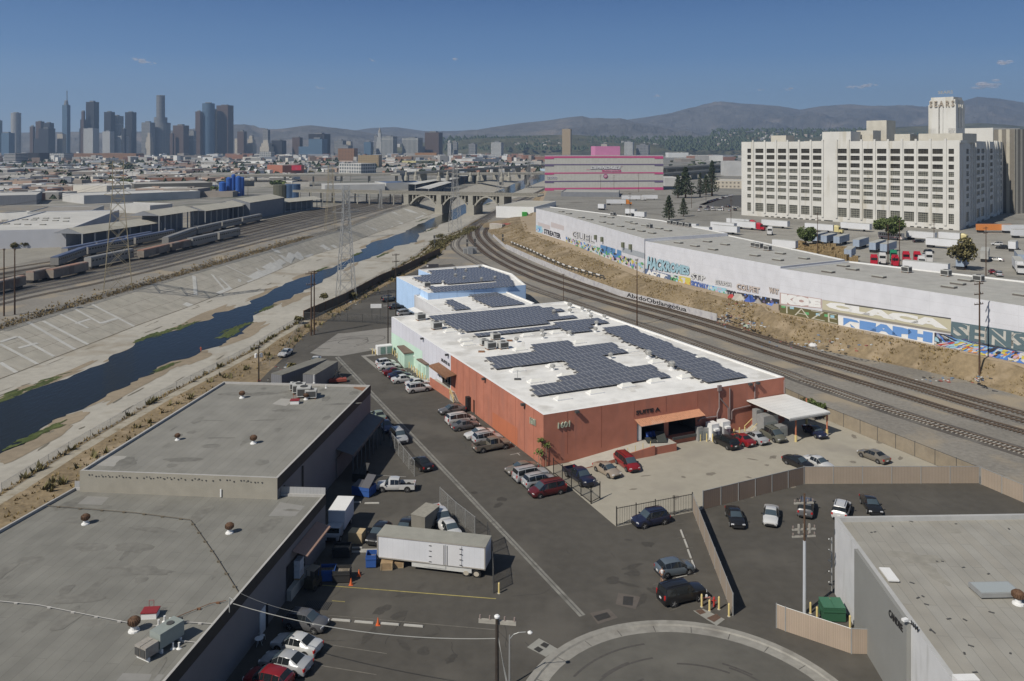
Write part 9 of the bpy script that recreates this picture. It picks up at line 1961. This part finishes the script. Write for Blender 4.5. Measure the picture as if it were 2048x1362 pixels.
for i in range(6500):
 Y = 700 * (8500 / 700) ** r.random(); x = r.uniform(-60, 1100 if Y < 3000 else 2100); y = HZ + F * H / Y
 if y > 346 and x > 560 or (x > 1080 and y > 305) or (y > (402 if x < 150 else 384 if x < 420 else 366)): continue
 p = P(x, y)
 if i % 5 < 3: s = (Y / 900) ** .35; g.box((p.x, p.y, 0), (r.uniform(5, 22) * s, r.uniform(5, 16) * s, r.uniform(3, 8) * (r.uniform(1, 3.2) if 2400 < Y < 5000 else 1)), r.uniform(0, 1.5), r.randrange(8), None)
 else:
  w = r.uniform(3, 8) * (Y / 1500) ** .4; h = w * r.uniform(.7, 1.3); k = len(g2.v); g2.v += [(p.x + w * math.cos(j * 1.05) * r.uniform(.7, 1.1), p.y + w * math.sin(j * 1.05), h * r.uniform(.1, .5)) for j in range(6)] + [(p.x, p.y, h * 1.5), (p.x + w * .4, p.y, h * 1.3)]
  for j in range(6): g2.f.append((k + j, k + (j + 1) % 6, k + 6 + (j > 2))); g2.m.append(j % 3)
tag(g.build('city_clutter', cm), kind='stuff'); tag(g2.build('city_greenery', TM['p']), kind='stuff')
g = MB()
for i in range(3600):
 x = r.uniform(1330, 2060) if i % 3 else r.uniform(880, 1420); y = r.uniform(274, 300) if x < 1420 else r.uniform(258, 300)
 if x > 1420 or i % 3 == 0: D0, D1, c = (4600, 5600, 275) if x < 1420 else (4400, 6000, 256)
 zc = zof(c, D1); s = .5
 for _ in range(8): D = D0 + (D1 - D0) * s; s = min(.98, max(.0, s + (zof(y, D) - zc * s ** .85) / zc * .5))
 D = D0 + (D1 - D0) * s; q = V((x - 1024) / F * D, D - 20, zof(y, D)); w = r.uniform(8, 17); k = len(g.v); g.v += [(q.x + w * math.cos(j * 1.57), q.y + w * math.sin(j * 1.57), q.z - 3) for j in range(4)] + [(q.x, q.y, q.z + w * r.uniform(.7, 1.3))]
 for j in range(4): g.f.append((k + j, k + (j + 1) % 4, k + 4)); g.m.append(j % 3)
tag(g.build('hill_trees', TM['p']), kind='stuff')
# clouds
mc, n_, l_, b_ = nt('cloud_white'); b_.inputs['Base Color'].default_value = (.8, .74, .74, 1); b_.inputs['Roughness'].default_value = 1; lw_ = n_.new('ShaderNodeLayerWeight'); lw_.inputs[0].default_value = .35; mr = n_.new('ShaderNodeMapRange'); mr.inputs[3].default_value = .42; mr.inputs[4].default_value = 0.0; l_.new(lw_.outputs['Facing'], mr.inputs[0]); l_.new(mr.outputs[0], b_.inputs['Alpha'])
for x, y, w in [(286, 121, 22), (300, 126, 12), (2005, 126, 26), (1985, 168, 34), (1960, 174, 26), (1735, 172, 22), (1705, 174, 14), (1578, 179, 12), (1315, 192, 10), (640, 176, 8), (743, 120, 7), (910, 119, 9), (1520, 180, 7)]:
 D = 26000; mb = MB()
 for k in range(7): mb.ball(((r.uniform(-1, 1)) * w * .5 * D / F, r.uniform(-300, 300), r.uniform(-.12, .18) * w * D / F), r.uniform(.2, .38) * w * D / F, 12, 0, .35)
 o = mb.build('cloud', mc, None, True); o.location = ((x - 1024) / F * D, D, H - (y - HZ) / F * D); o['kind'] = 'structure'
# haze
HM = bpy.data.materials.new('haze'); HM.use_nodes = True; nn = HM.node_tree.nodes; nn.remove(nn['Principled BSDF']); pv = nn.new('ShaderNodeVolumePrincipled'); pv.inputs['Color'].default_value = (.50, .70, 1, 1); pv.inputs['Density'].default_value = .000088; pv.inputs['Anisotropy'].default_value = .2; HM.node_tree.links.new(pv.outputs[0], nn['Material Output'].inputs['Volume'])
mb = MB(); mb.prism([(-11000, -60), (11000, -60), (11000, 13000), (-11000, 13000)], -9, 900, 0, None, True); o = mb.build('haze', HM); o['kind'] = 'stuff'
